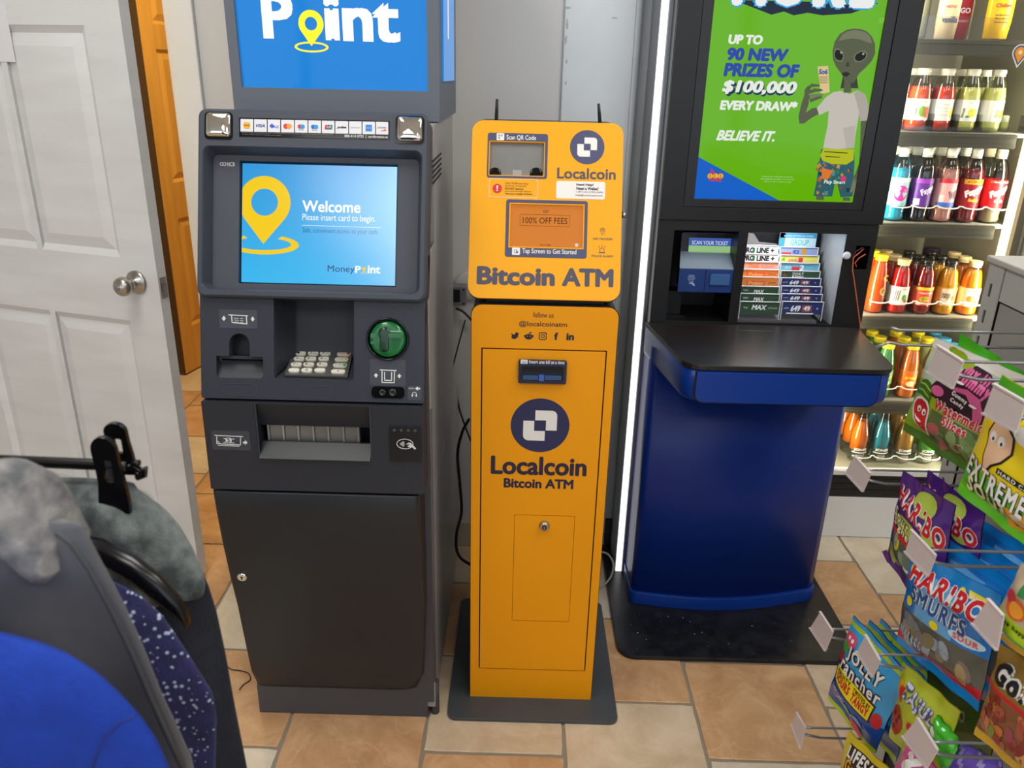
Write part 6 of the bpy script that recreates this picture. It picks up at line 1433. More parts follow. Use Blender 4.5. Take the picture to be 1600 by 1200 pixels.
# ---- hooks: pixel corners of the label plates, met with the face the plates hang in
TX = 0.62
m_wire = M('zinc wire', '#8f9194', 0.3, 0.7); m_tagp = M('milky plastic label plate', '#cfc6c6', 0.35)
tags = [((1467, 540), (1507, 565), (1491, 607), (1450, 581), 'over the watermelon candy'),
        ((1555, 600), (1604, 628), (1590, 675), (1538, 646), 'over the yellow sour candy'),
        ((1337, 712), (1362, 740), (1350, 768), (1322, 738), 'over the purple gummy bags'),
        ((1426, 828), (1464, 868), (1452, 900), (1416, 862), 'over the bright blue gummy bag'),
        ((1546, 936), (1570, 962), (1560, 1016), (1521, 974), 'beside the gold gummy bag'),
        ((1283, 956), (1303, 987), (1291, 1017), (1267, 981), 'over the fruit chews, outermost'),
        ((1354, 992), (1377, 1032), (1365, 1058), (1340, 1018), 'above the yellow green candy'),
        ((1246, 1113), (1260, 1137), (1252, 1170), (1238, 1132), 'lowest and outermost, over the yellow gummies'),
        ((1436, 1122), (1467, 1172), (1450, 1200), (1412, 1150), 'over the pink bag at the bottom')]
tpl = Pl((TX, 1.0, 0), (0, -1, 0), (0, 0, 1))
for i, (a, b, c_, d, where) in enumerate(tags):
    P = [tpl.pix(*q) for q in (d, c_, b, a)]
    cu0 = sum(p[0] for p in P) / 4; cv0 = sum(p[1] for p in P) / 4
    t = thing('peg_hook', tpl.pt(cu0, cv0), 'wire peg hook with milky plate ' + where, 'hook', 'peg hooks on the shelving unit')
    mb = MB(); mb.prism(tpl, P, 0.0, 0.0016)
    top = [P[3], P[2]]; bot = [P[0], P[1]]
    for e in (top, bot):
        mb.prism(tpl, [(e[0][0], e[0][1] - 0.001), (e[1][0], e[1][1] - 0.001), (e[1][0], e[1][1] + 0.0016), (e[0][0], e[0][1] + 0.0016)], 0.0, 0.0045)
    mb.obj('label_plate', m_tagp, t)
    y = tpl.pt(cu0, 0).y - 0.010; zt = cv0 + 0.012; zl = cv0 - 0.014
    MB().tube([(TX + 0.001, y, zt), (TX + 0.02, y, zt), (GX - 0.012, y, zt), (GX - 0.004, y, zt - 0.006)], 0.0024, 8).obj('label_wire', m_wire, t)
    MB().tube([(TX + 0.004, y + 0.004, zl - 0.002), (TX + 0.012, y + 0.001, zl + 0.006), (TX + 0.026, y, zl + 0.003), (TX + 0.045, y, zl - 0.001), (GX - 0.004, y, zl - 0.001)], 0.0027, 8).obj('peg', m_wire, t)
    MB().cube(GX - 0.007, GX - 0.002, y - 0.012, y + 0.012, zl - 0.03, zt + 0.008).obj('mount', m_wire, t)
# the hook without a plate at the top, behind
a = atX(1392, 512, TX + 0.02); 
y = a.y; t = thing('peg_hook', a, 'bare wire peg hook without a label plate, highest of the hooks', 'hook', 'peg hooks on the shelving unit')
z1 = atX(1420, 523, TX + 0.04).z; z2 = atX(1420, 550, TX + 0.04).z
MB().tube([a, (TX + 0.035, y, z1), (TX + 0.06, y, z1), (GX - 0.012, y, z1), (GX - 0.004, y, z1 - 0.006)], 0.0026, 8).obj('label_wire', m_wire, t)
MB().tube([(TX + 0.0, y, z2 - 0.006), (TX + 0.022, y, z2 + 0.004), (TX + 0.045, y, z2), (GX - 0.09, y, z2), (GX - 0.004, y, z2)], 0.0027, 8).obj('peg', m_wire, t)
MB().cube(GX - 0.007, GX - 0.002, y - 0.012, y + 0.012, z2 - 0.012, z1 + 0.008).obj('mount', m_wire, t)

# ---- bags of candy: a pillow whose front is described by (s,t), s to the right and t up
def foil(name, col, rough=0.22): return M('foil ' + name, col, rough, coat=0.4, bump=0.35, bscale=45)
class Bag:
    def __init__(s, label, group, X, yaw, quad, mats, fn, bulge=0.016, seed=1, NS=18, NT=22, cat='candy bag', seam=0.07, zig=False):
        p0 = atX(quad[0][0], quad[0][1], X); yw = math.radians(yaw)
        s.pl = Pl(p0, (math.sin(yw), -math.cos(yw), 0), (0, 0, 1))
        s.q = [s.pl.pix(*q) for q in quad]            # TL TR BR BL
        s.B = bulge; s.rnd = random.Random(seed); s.seam = seam
        s.ph = [s.rnd.uniform(0, 6.28) for _ in range(6)]
        mb = MB(); mi = []
        V = lambda i, j, back: s.at(i / NS, j / NT, 0.0, back)
        for back in (False, True):
            k = len(mb.v)
            mb.v += [V(i, j, back) for j in range(NT + 1) for i in range(NS + 1)]
            for j in range(NT):
                for i in range(NS):
                    f = (k + j * (NS + 1) + i, k + j * (NS + 1) + i + 1, k + (j + 1) * (NS + 1) + i + 1, k + (j + 1) * (NS + 1) + i)
                    mb.f.append(f if not back else f[::-1]); mb.sm.append(True)
                    mi.append(fn((i + 0.5) / NS, (j + 0.5) / NT) if not back else 0)
        me = bpy.data.meshes.new('candy_bag'); c = sum(mb.v, Vector()) / len(mb.v)
        me.from_pydata([v - c for v in mb.v], [], mb.f)
        for m in mats: me.materials.append(m)
        for p, m_ in zip(me.polygons, mi): p.use_smooth = True; p.material_index = m_
        s.o = place('candy_bag', me, c); tag(s.o, label, cat, group)
    def at(s, a, b, w=0.0, back=False):
        TL, TR, BR, BL = s.q
        u = (BL[0] * (1 - a) + BR[0] * a) * (1 - b) + (TL[0] * (1 - a) + TR[0] * a) * b
        v = (BL[1] * (1 - a) + BR[1] * a) * (1 - b) + (TL[1] * (1 - a) + TR[1] * a) * b
        e = max(0.0, min(1, (b - s.seam) / 0.16)) * max(0.0, min(1, (1 - s.seam - b) / 0.20))
        e = e * e * (3 - 2 * e); g = 1 - abs(2 * a - 1) ** 3.2
        h = s.B * e * g * (0.8 + 0.25 * (1 - b)) + 0.0012
        wr = 0.0016 * math.sin(a * 17 + s.ph[0]) * (1 - e) + 0.001 * math.sin(a * 9 + b * 13 + s.ph[1]) * e + 0.0009 * math.sin(b * 21 - a * 6 + s.ph[2])
        if back: return s.pl.pt(u, v, -h + wr * (1 - e) - 0.0)
        return s.pl.pt(u, v, h + wr + w)
    def poly(s, P, mat, name='printed_shape', w=0.0008):
        bm = bmesh.new(); vs = [bm.verts.new((x, y, 0)) for x, y in P]; bm.faces.new(vs)
        bmesh.ops.triangulate(bm, faces=bm.faces[:])
        for _ in range(3):
            es = [e for e in bm.edges if e.calc_length() > 0.09]
            if not es: break
            bmesh.ops.subdivide_edges(bm, edges=es, cuts=1); bmesh.ops.triangulate(bm, faces=bm.faces[:])
        bm.verts.index_update()
        mb = MB(); mb.add([s.at(v.co.x, v.co.y, w) for v in bm.verts], [tuple(v.index for v in f.verts) for f in bm.faces], True); bm.free()
        return mb.obj(name, mat, s.o)
    def blob(s, cx, cy, rx, ry, mat, w=0.0008, n=16, name='printed_shape', rot=0):
        return s.poly([(cx + rx * math.cos(t) * math.cos(rot) - ry * math.sin(t) * math.sin(rot), cy + rx * math.cos(t) * math.sin(rot) + ry * math.sin(t) * math.cos(rot)) for t in [2 * math.pi * k / n for k in range(n)]], mat, name, w)
    def text(s, t, box, mat, w=0.0014, bold=0.04, rot=0.0, shear=0.0):
        mb = MB(); text_into(mb, s.pl, t, box, w=w, bold=bold, rot=rot, shear=shear, space=1.22, fn=lambda a, b, w_: s.at(a, b, w_))
        return mb.obj('lettering', mat, s.o)
    def text2(s, t, box, m_in, m_out, bold=0.04, grow=0.05, rot=0.0, shear=0.0, w=0.0012):
        s.text(t, box, m_out, w, bold + grow, rot, shear); s.text(t, (box[0] + 0.004, box[1] + 0.004, box[2] - 0.004, box[3] - 0.004), m_in, w + 0.0007, bold, rot, shear)
    def gummies(s, region, cols, n, seed=3, r=0.05):
        rd = random.Random(seed)
        for k in range(n):
            x = rd.uniform(region[0], region[2]); y = rd.uniform(region[1], region[3]); c = rd.choice(cols); rx = r * rd.uniform(0.7, 1.3); ry = rx * rd.uniform(0.5, 0.8) * 1.0
            s.blob(min(max(x, 0.03 + rx), 0.97 - rx), min(max(y, 0.09), 0.95), rx, ry, M('gummy ' + c, c, 0.25, coat=0.4), 0.0006 + 0.0001 * (k % 6), 10, 'gummy', rd.uniform(0, 3))
W_ = M('bag white', '#e4e4e0', 0.3); K_ = M('bag black', '#16161a', 0.35); R_ = M('bag red', '#c41f2c', 0.3)
Yw = M('bag yellow', '#ead61e', 0.3); GN = M('bag green', '#4a9a22', 0.3)
# 12: green pack hanging behind the watermelon bag
b = Bag('bright green candy bag peeking out behind the watermelon slices bag', None, 0.76, 18, [(1500, 521), (1612, 590), (1590, 720), (1482, 660)], [foil('vivid green', '#3fae1c')], lambda a, b_: 0, 0.014, 12)
# 1: watermelon slices
F1 = [foil('pale leaf', '#b9cbb0', 0.3), foil('lime', '#86ad1e', 0.3), foil('olive window', '#56663a', 0.25), foil('deep green seam', '#3f6f22', 0.3), W_]
def f1(a, b_):
    if b_ < 0.07: return 3
    if b_ < 0.40: return 2 if a > 0.28 else 1
    if b_ < 0.60: return 1
    return 0 if b_ < 0.93 else 4
b = Bag('green candy bag of watermelon slices with a smiling melon slice', None, 0.69, 22, [(1463, 527), (1612, 592), (1556, 768), (1411, 671)], F1, f1, 0.02, 1)
b.blob(0.30, 0.93, 0.10, 0.05, M('spray green', '#8aa81c', 0.5)); b.blob(0.42, 0.90, 0.07, 0.045, M('spray green', '#8aa81c', 0.5)); b.blob(0.22, 0.955, 0.05, 0.03, M('spray green', '#8aa81c', 0.5))
pk_ = M('bag pink', '#c7568c', 0.3); pkd = M('bag plum outline', '#2c1224', 0.35)
b.poly([(0.18, 0.58), (0.22, 0.52), (0.30, 0.52), (0.38, 0.60), (0.55, 0.62), (0.60, 0.54), (0.68, 0.44), (0.76, 0.44), (0.79, 0.54), (0.80, 0.70), (0.78, 0.82), (0.66, 0.90), (0.50, 0.92), (0.42, 0.86), (0.36, 0.70), (0.22, 0.66)], pkd, w=0.0009)
b.blob(0.28, 0.59, 0.07, 0.045, pk_, 0.0014); b.poly([(0.42, 0.66), (0.56, 0.68), (0.66, 0.60), (0.68, 0.50), (0.73, 0.475), (0.76, 0.52), (0.76, 0.60), (0.70, 0.70), (0.56, 0.73), (0.44, 0.70)], pk_, w=0.0014)
b.text('my lil', (0.44, 0.80, 0.70, 0.90), pk_, 0.0018, 0.06, -0.12); b.text('yummy', (0.40, 0.71, 0.76, 0.82), pk_, 0.0022, 0.06, -0.12)
b.blob(0.46, 0.755, 0.05, 0.012, W_, 0.0028); b.blob(0.66, 0.62, 0.04, 0.012, W_, 0.0028)
b.text2('Gummy', (0.42, 0.60, 0.60, 0.66), W_, pkd, 0.03, 0.06, -0.1); b.text2('Candy', (0.43, 0.545, 0.58, 0.60), W_, pkd, 0.03, 0.06, -0.1)
b.text2('Watermelon', (0.30, 0.42, 0.86, 0.53), R_, W_, 0.04, 0.06, 0.0); b.text2('Slices', (0.42, 0.325, 0.68, 0.42), R_, W_, 0.04, 0.06, 0.0)
b.blob(0.13, 0.49, 0.115, 0.135, M('melon rind', '#3b6a1e', 0.3), 0.0009)
for k in range(3): b.poly([(0.04, 0.56 - k * 0.06), (0.12, 0.585 - k * 0.06), (0.22, 0.56 - k * 0.06), (0.22, 0.545 - k * 0.06), (0.12, 0.568 - k * 0.06), (0.04, 0.545 - k * 0.06)], M('melon stripe', '#9cbc40', 0.3), w=0.0014)
b.poly([(0.03, 0.34), (0.05, 0.28), (0.12, 0.21), (0.22, 0.14), (0.30, 0.12), (0.31, 0.18), (0.28, 0.28), (0.26, 0.40), (0.22, 0.45), (0.14, 0.46), (0.06, 0.42)], W_, w=0.0016)
b.poly([(0.05, 0.34), (0.07, 0.29), (0.13, 0.225), (0.22, 0.16), (0.285, 0.145), (0.29, 0.19), (0.265, 0.28), (0.245, 0.39), (0.20, 0.43), (0.14, 0.435), (0.08, 0.40)], R_, w=0.0022)
for x in (0.145, 0.215): b.blob(x, 0.335, 0.026, 0.032, W_, 0.0028); b.blob(x + 0.006, 0.33, 0.011, 0.014, K_, 0.0032)
b.poly([(0.11, 0.27), (0.15, 0.235), (0.20, 0.225), (0.23, 0.24), (0.20, 0.25), (0.15, 0.255)], W_, w=0.0028)
for x, y in ((0.10, 0.39), (0.15, 0.41), (0.21, 0.405)): b.blob(x, y, 0.006, 0.011, K_, 0.0028, 8)
b.gummies((0.34, 0.12, 0.95, 0.37), ['#7d9a62', '#a85a5e', '#5f7f46', '#b7a58c', '#8c3f4c', '#6f8f5a'], 22, 5, 0.075)
b.blob(0.93, 0.80, 0.06, 0.07, W_, 0.0009); b.blob(0.88, 0.83, 0.03, 0.03, M('leaf sprig', '#8fb04a', 0.4), 0.0014)
# 2: extreme sour
F2 = [foil('sour yellow', '#ead012'), foil('sour green', '#4fae24'), foil('sour seam', '#5fc82a')]
b = Bag('yellow and green extreme sour candy bag at the right edge', None, 0.66, 20, [(1567, 585), (1720, 680), (1668, 905), (1496, 768)], F2, lambda a, b_: 2 if b_ < 0.07 else (1 if b_ < 0.34 - 0.08 * a else (0 if b_ < 0.85 else 1)), 0.02, 2)
b.text2('EXTREME', (0.02, 0.22, 0.66, 0.375), W_, K_, 0.03, 0.05); b.text2('SOUR', (0.08, 0.10, 0.52, 0.235), M('sour cream print', '#e2e4b8', 0.3), K_, 0.05, 0.07)
b.poly([(0.34, 0.40), (0.78, 0.40), (0.78, 0.445), (0.34, 0.445)], K_, w=0.0012); b.text('HARD CANDY', (0.36, 0.408, 0.76, 0.437), W_, 0.0018, 0.02)
# plain cartoon nose-and-eyes face
sk_ = M('bag skin tone', '#e0b894', 0.35)
b.poly([(0.16, 0.44), (0.19, 0.36), (0.25, 0.35), (0.29, 0.42), (0.36, 0.48), (0.42, 0.58), (0.40, 0.70), (0.30, 0.76), (0.16, 0.74), (0.12, 0.62), (0.15, 0.54)], K_, w=0.001)
b.poly([(0.175, 0.45), (0.20, 0.375), (0.24, 0.37), (0.275, 0.43), (0.345, 0.49), (0.40, 0.58), (0.38, 0.69), (0.30, 0.74), (0.17, 0.72), (0.14, 0.62), (0.165, 0.54)], sk_, w=0.0016)
for x in (0.20, 0.29): b.blob(x, 0.615, 0.035, 0.04, W_, 0.0022); b.blob(x + 0.006, 0.60, 0.012, 0.014, K_, 0.0027)
b.text('# sour', (0.02, 0.80, 0.40, 0.88), K_, 0.0012, 0.04); b.blob(0.46, 0.74, 0.09, 0.06, W_, 0.001)
b.poly([(0.50, 0.06), (0.78, 0.10), (0.72, 0.28), (0.46, 0.22)], M('inset amber', '#e8a418', 0.3), w=0.0012); b.blob(0.63, 0.19, 0.08, 0.04, W_, 0.0018); b.text('SOUR', (0.55, 0.10, 0.70, 0.14), K_, 0.002, 0.03)
b.poly([(0.76, 0.36), (0.95, 0.36), (0.95, 0.60), (0.80, 0.60)], M('inset blue', '#23489a', 0.3), w=0.0012)
# 3: purple gummy bags
F3 = [foil('purple', '#4a2478'), foil('gummy window dark', '#4c5a4a', 0.2), R_]
def f3(a, b_): return 0 if b_ < 0.08 or b_ > 0.44 + 0.0 * a else (2 if b_ > 0.40 else 1)
m_lime = M('lime fruit', '#a9bf4a', 0.35)
for (quad, X, lb_, sd, w1, w2) in (([(1450, 734), (1538, 800), (1520, 960), (1436, 880)], 0.73, 'purple gummy bag lettered HARIBO, behind the front one', 31, 'HARIBO', 'ZING'),
                                   ([(1412, 735), (1492, 790), (1462, 985), (1386, 872)], 0.685, 'front purple sour gummy bag with a clear lower window', 32, 'HARIBO', 'Sour')):
    b = Bag(lb_, 'purple gummy bags', X, 18, quad, F3, f3, 0.016, sd)
    b.blob(0.55, 0.86, 0.20, 0.10, m_lime, 0.0008); b.blob(0.35, 0.56, 0.28, 0.08, m_lime, 0.0008); b.blob(0.75, 0.66, 0.14, 0.06, m_lime, 0.0008)
    b.text2('HARIBO', (0.05, 0.66, 0.98, 0.84), R_, W_, 0.04, 0.06, -0.12)
    b.text2('Sour' if sd == 32 else 'ZING', (0.05, 0.54, 0.42, 0.65), M('cream print', '#e0d8a0', 0.4), K_, 0.03, 0.06, -0.1)
    b.text2("S'ghetti", (0.08, 0.44, 0.60, 0.54), M('cream print', '#e0d8a0', 0.4), K_, 0.03, 0.06, -0.1)
    b.poly([(0.55, 0.50), (0.80, 0.56), (0.98, 0.48), (0.86, 0.44), (0.60, 0.45)], Yw, w=0.0014)
    b.gummies((0.08, 0.12, 0.92, 0.38), ['#7f8f86', '#5f6f66', '#8fa05a', '#a0506a', '#c8b83c', '#c9d2d4'], 16, sd, 0.09)
    b.poly([(-0.10, 0.0), (0.06, -0.01), (0.10, 0.06), (-0.02, 0.09)], F3[0], w=0.001)
# 4: bright blue gummy bags; a row of four on one hook
F4 = [foil('azure', '#1f74c4'), foil('sky haze', '#5fa4d8', 0.25), R_, foil('smoky window', '#55564e', 0.2), foil('azure seam', '#1488d8')]
def f4(a, b_):
    if b_ < 0.10 or b_ > 0.93: return 4
    if b_ < 0.17: return 2
    if b_ < 0.44: return 3
    if b_ < 0.475: return 2
    return 1 if abs(a - 0.45) < 0.22 and b_ < 0.85 else 0
for k, (quad, X) in enumerate((([(1536, 814), (1650, 880), (1640, 1060), (1520, 970)], 0.81), ([(1498, 820), (1620, 905), (1600, 1090), (1480, 990)], 0.77), ([(1466, 830), (1590, 915), (1570, 1105), (1450, 1005)], 0.73))):
    Bag(['bright blue candy bag hanging deepest on its hook', 'bright blue candy bag, third on its hook', 'bright blue candy bag right behind the lettered one'][k], 'bright blue gummy bags on one hook', X, 18, quad, F4, f4, 0.014, 40 + k).text('Share', (0.6, 0.74, 0.85, 0.79), W_, 0.001, 0.02)
b = Bag('bright blue gummy bag lettered HARIBO SMURFS with red bands', 'bright blue gummy bags on one hook', 0.685, 20, [(1426, 858), (1568, 930), (1529, 1112), (1402, 1004)], F4, f4, 0.02, 44)
b.text2('HARIBO', (0.06, 0.72, 0.92, 0.90), R_, W_, 0.04, 0.06, -0.04)
b.text2('SMURFS', (0.14, 0.56, 0.80, 0.72), M('bag deep blue', '#1c4f8c', 0.3), W_, 0.03, 0.06, -0.06)
b.blob(0.80, 0.53, 0.17, 0.05, M('bag sky', '#bfe0f0', 0.3), 0.001); b.text2('SOUR', (0.68, 0.50, 0.92, 0.56), M('bag candy pink', '#d85a90', 0.3), M('bag cream', '#e8e0a0', 0.3), 0.04, 0.06)
b.poly([(0.70, 0.92), (0.95, 0.90), (0.97, 0.84), (0.72, 0.86)], Yw, w=0.001); b.text('Share Size', (0.72, 0.86, 0.95, 0.90), W_, 0.0016, 0.02)
b.blob(0.64, 0.88, 0.035, 0.035, Yw, 0.001); b.blob(0.12, 0.54, 0.05, 0.045, Yw, 0.001); b.blob(0.10, 0.84, 0.06, 0.05, Yw, 0.001); b.blob(0.48, 0.50, 0.05, 0.04, Yw, 0.001)
b.gummies((0.08, 0.20, 0.92, 0.41), ['#6f6a50', '#7f7450', '#6a7a84', '#8f9aa4', '#9c8a60', '#7a6a68'], 18, 45, 0.08)
for k in range(7): b.poly([(0.05 + k * 0.05, 0.18), (0.08 + k * 0.05, 0.185), (0.075 + k * 0.05, 0.27 + 0.02 * (k % 2)), (0.06 + k * 0.05, 0.27)], M('gummy pale blue', '#9cb8cc', 0.3), w=0.0016)
b.blob(0.15, 0.12, 0.06, 0.04, Yw, 0.001)
# 5: fruit chews bags
F5 = [foil('cobalt', '#16489c'), foil('cyan blue', '#2f9cd8'), foil('chartreuse seam', '#a8c818')]
f5 = lambda a, b_: 2 if b_ < 0.06 or 0.90 < b_ < 0.955 else (1 if b_ > 0.58 or (b_ > 0.3 and a > 0.75) else 0)
for k, (quad, X) in enumerate((([(1376, 966), (1462, 1058), (1420, 1190), (1340, 1108)], 0.745), ([(1360, 968), (1444, 1060), (1400, 1190), (1322, 1104)], 0.703))):
    Bag(['blue fruit chews bag with lime band, deepest on its hook', 'blue fruit chews bag with lime band, right behind the lettered one'][k], 'blue fruit chews bags on one hook', X, 18, quad, F5, f5, 0.012, 50 + k)
b = Bag('blue fruit chews bag lettered JOLLY RANCHER with yellow label', 'blue fruit chews bags on one hook', 0.66, 20, [(1334, 961), (1420, 1052), (1366, 1178), (1293, 1090)], F5, f5, 0.018, 52)
b.text2('JOLLY', (0.16, 0.62, 0.80, 0.80), W_, K_, 0.03, 0.08, 0.05); b.text2('rancher', (0.12, 0.50, 0.86, 0.65), W_, K_, 0.025, 0.06, 0.03)
b.poly([(0.04, 0.30), (0.82, 0.28), (0.84, 0.50), (0.06, 0.52)], K_, w=0.0009); b.poly([(0.06, 0.315), (0.80, 0.295), (0.82, 0.485), (0.08, 0.505)], Yw, w=0.0015)
b.text('FRUITY', (0.12, 0.43, 0.40, 0.48), K_, 0.0021, 0.03); b.text('SOURS', (0.11, 0.34, 0.42, 0.43), R_, 0.0021, 0.05); b.text('TWISTED BY', (0.46, 0.42, 0.78, 0.47), K_, 0.0021, 0.03); b.text('TANGY', (0.47, 0.325, 0.78, 0.42), R_, 0.0021, 0.05)
b.blob(0.13, 0.80, 0.12, 0.07, M('bag melon pink', '#d84a6c', 0.3), 0.0012); b.blob(0.08, 0.70, 0.08, 0.06, M('bag apple green', '#4aa040', 0.3), 0.0014); b.blob(0.06, 0.58, 0.06, 0.05, R_, 0.0012); b.blob(0.90, 0.36, 0.07, 0.09, R_, 0.0012)
b.blob(0.10, 0.815, 0.025, 0.02, W_, 0.002); b.blob(0.17, 0.815, 0.025, 0.02, W_, 0.002)
b.text('GUMMY CANDY', (0.06, 0.22, 0.40, 0.26), W_, 0.0012, 0.0)
b.blob(0.44, 0.17, 0.10, 0.07, M('gummy lime', '#8fc068', 0.3), 0.0012); b.blob(0.64, 0.16, 0.11, 0.07, M('gummy blue', '#7aa4dc', 0.3), 0.0014); b.poly([(0.46, 0.10), (0.60, 0.08), (0.78, 0.03), (0.70, 0.0), (0.54, 0.03)], M('gummy coral', '#d8545c', 0.3), w=0.0016)
# 6: yellow gummies at the bottom
F6 = [foil('banana yellow', '#c9b818'), foil('brown panel', '#2c2018')]
b = Bag('yellow gummies bag at the bottom under the fruit chews', None, 0.655, 20, [(1325, 1140), (1412, 1222), (1380, 1330), (1302, 1262)], F6, lambda a, b_: 1 if 0.55 < b_ < 0.92 and a > 0.12 else 0, 0.016, 6)
b.text('LIFESAVERS', (0.12, 0.76, 0.96, 0.90), W_, 0.0012, 0.05); b.text('Gummies', (0.14, 0.62, 0.80, 0.76), M('bag amber', '#e0a020', 0.3), 0.0012, 0.05); b.blob(0.4, 0.5, 0.25, 0.1, M('gummy magenta', '#9a2c70', 0.3), 0.0012)
# 7: yellow green candy, with a dark one behind
F7 = [foil('acid green', '#a8b428'), foil('forest', '#3a4a1c')]
Bag('dark olive candy bag hanging in shade behind the yellow green one', None, 0.76, 18, [(1452, 1042), (1560, 1110), (1540, 1240), (1440, 1150)], [F7[1]], lambda a, b_: 0, 0.016, 71).text('GO', (0.5, 0.66, 0.68, 0.80), M('bag dim grey', '#6a6c60', 0.4), 0.001, 0.04)
b = Bag('yellow green candy bag with a red fruit picture', None, 0.68, 20, [(1413, 1034), (1500, 1112), (1462, 1232), (1390, 1150)], [F7[0]], lambda a, b_: 0, 0.018, 72)
b.text2('TAJULA', (0.16, 0.62, 0.92, 0.84), M('bag lilac white', '#c4c6da', 0.35), M('bag slate', '#4c5478', 0.35), 0.05, 0.08, -0.08)
b.blob(0.16, 0.36, 0.15, 0.17, M('berry red', '#a02a22', 0.35), 0.0012)
for x, y in ((0.10, 0.42), (0.18, 0.36), (0.14, 0.27), (0.22, 0.44)): b.blob(x, y, 0.025, 0.03, M('berry dark', '#4a1210', 0.4), 0.0018, 8)
b.blob(0.45, 0.46, 0.05, 0.06, R_, 0.0012); b.blob(0.60, 0.34, 0.07, 0.05, M('gummy rose', '#b06a78', 0.3), 0.0012); b.poly([(0.10, 0.78), (0.20, 0.80), (0.18, 0.60), (0.12, 0.60)], R_, w=0.0012); b.blob(0.08, 0.74, 0.06, 0.09, M('bag amber', '#e0a020', 0.3), 0.001)
# 8: gold bag; 9: fruit bag above it
F8 = [foil('gold bronze', '#8a6a20'), R_, foil('amber window', '#7a4a2c', 0.2), foil('gold seam', '#c8a020', 0.15)]
b = Bag('gold gummy bag with clear window full of orange and red gummies', None, 0.665, 20, [(1566, 1005), (1690, 1085), (1650, 1262), (1524, 1146)], F8, lambda a, b_: 3 if b_ < 0.08 else (2 if b_ < 0.60 else (1 if b_ < 0.645 else 0)), 0.02, 8)
b.text2('Gold', (0.06, 0.68, 0.70, 0.88), K_, W_, 0.06, 0.09)
b.gummies((0.06, 0.12, 0.94, 0.56), ['#9c4a34', '#a86a2c', '#7a2c28', '#b88a3c', '#8a3a44', '#c06a30'], 40, 81, 0.07)
for k, c in enumerate(('#b8382c', '#c8642c', '#6a8a34', '#8c2c2c')): b.poly([(0.04 + k * 0.09, 0.26 - k * 0.02), (0.12 + k * 0.09, 0.25 - k * 0.02), (0.13 + k * 0.09, 0.36 - k * 0.03), (0.05 + k * 0.09, 0.38 - k * 0.03)], M('gummy ' + c, c, 0.25, coat=0.4), w=0.0022)
F9 = [foil('lime band', '#a9c81c'), foil('grass band', '#3fae1c'), foil('gold seam', '#c8a020', 0.15), foil('fruit ground', '#b8a890')]
b = Bag('fruit candy bag with pineapple and orange picture, gold edged', None, 0.64, 20, [(1598, 880), (1720, 960), (1680, 1090), (1546, 984)], F9, lambda a, b_: 2 if b_ < 0.08 else (1 if b_ < 0.22 else (0 if b_ < 0.42 else 3)), 0.018, 9)
b.blob(0.22, 0.55, 0.16, 0.13, M('orange fruit', '#e0641c', 0.4), 0.001); b.blob(0.24, 0.54, 0.11, 0.09, M('orange flesh', '#f0a030', 0.4), 0.0016); b.blob(0.10, 0.62, 0.09, 0.08, M('berry pink', '#c8384c', 0.4), 0.0014)
b.poly([(0.18, 0.70), (0.30, 0.74), (0.38, 0.92), (0.26, 0.84), (0.22, 0.96), (0.16, 0.84)], M('pineapple leaf', '#2c7a3c', 0.4), w=0.0014); b.text('The happy', (0.12, 0.30, 0.50, 0.37), K_, 0.0014, 0.03)
# 10, 11: bags at the very bottom
b = Bag('pink candy bag with a white letter K at the bottom', None, 0.655, 18, [(1423, 1156), (1490, 1225), (1450, 1320), (1380, 1235)], [foil('hot pink', '#c84a94')], lambda a, b_: 0, 0.012, 10)
b.text('K', (0.10, 0.62, 0.46, 0.90), W_, 0.0014, 0.08)
b = Bag('shiny bright green candy bag standing above the pink bag', None, 0.70, 25, [(1466, 1116), (1500, 1158), (1482, 1220), (1446, 1142)], [foil('shiny green', '#3fae2c', 0.1)], lambda a, b_: 0, 0.010, 11)
b.blob(0.2, 0.5, 0.12, 0.1, W_, 0.001)
b = Bag('purple and lilac candy bag at the bottom beside the gold bag', None, 0.72, 20, [(1478, 1150), (1566, 1190), (1556, 1290), (1462, 1232)], [foil('violet', '#5c48a4', 0.15), foil('lilac', '#8c86b8', 0.2)], lambda a, b_: 1 if (a * 3 + b_ * 2) % 1 > 0.72 else 0, 0.02, 13)
b.blob(0.2, 0.5, 0.1, 0.1, m_lime, 0.0012); b.blob(0.6, 0.45, 0.08, 0.12, m_lime, 0.0012)
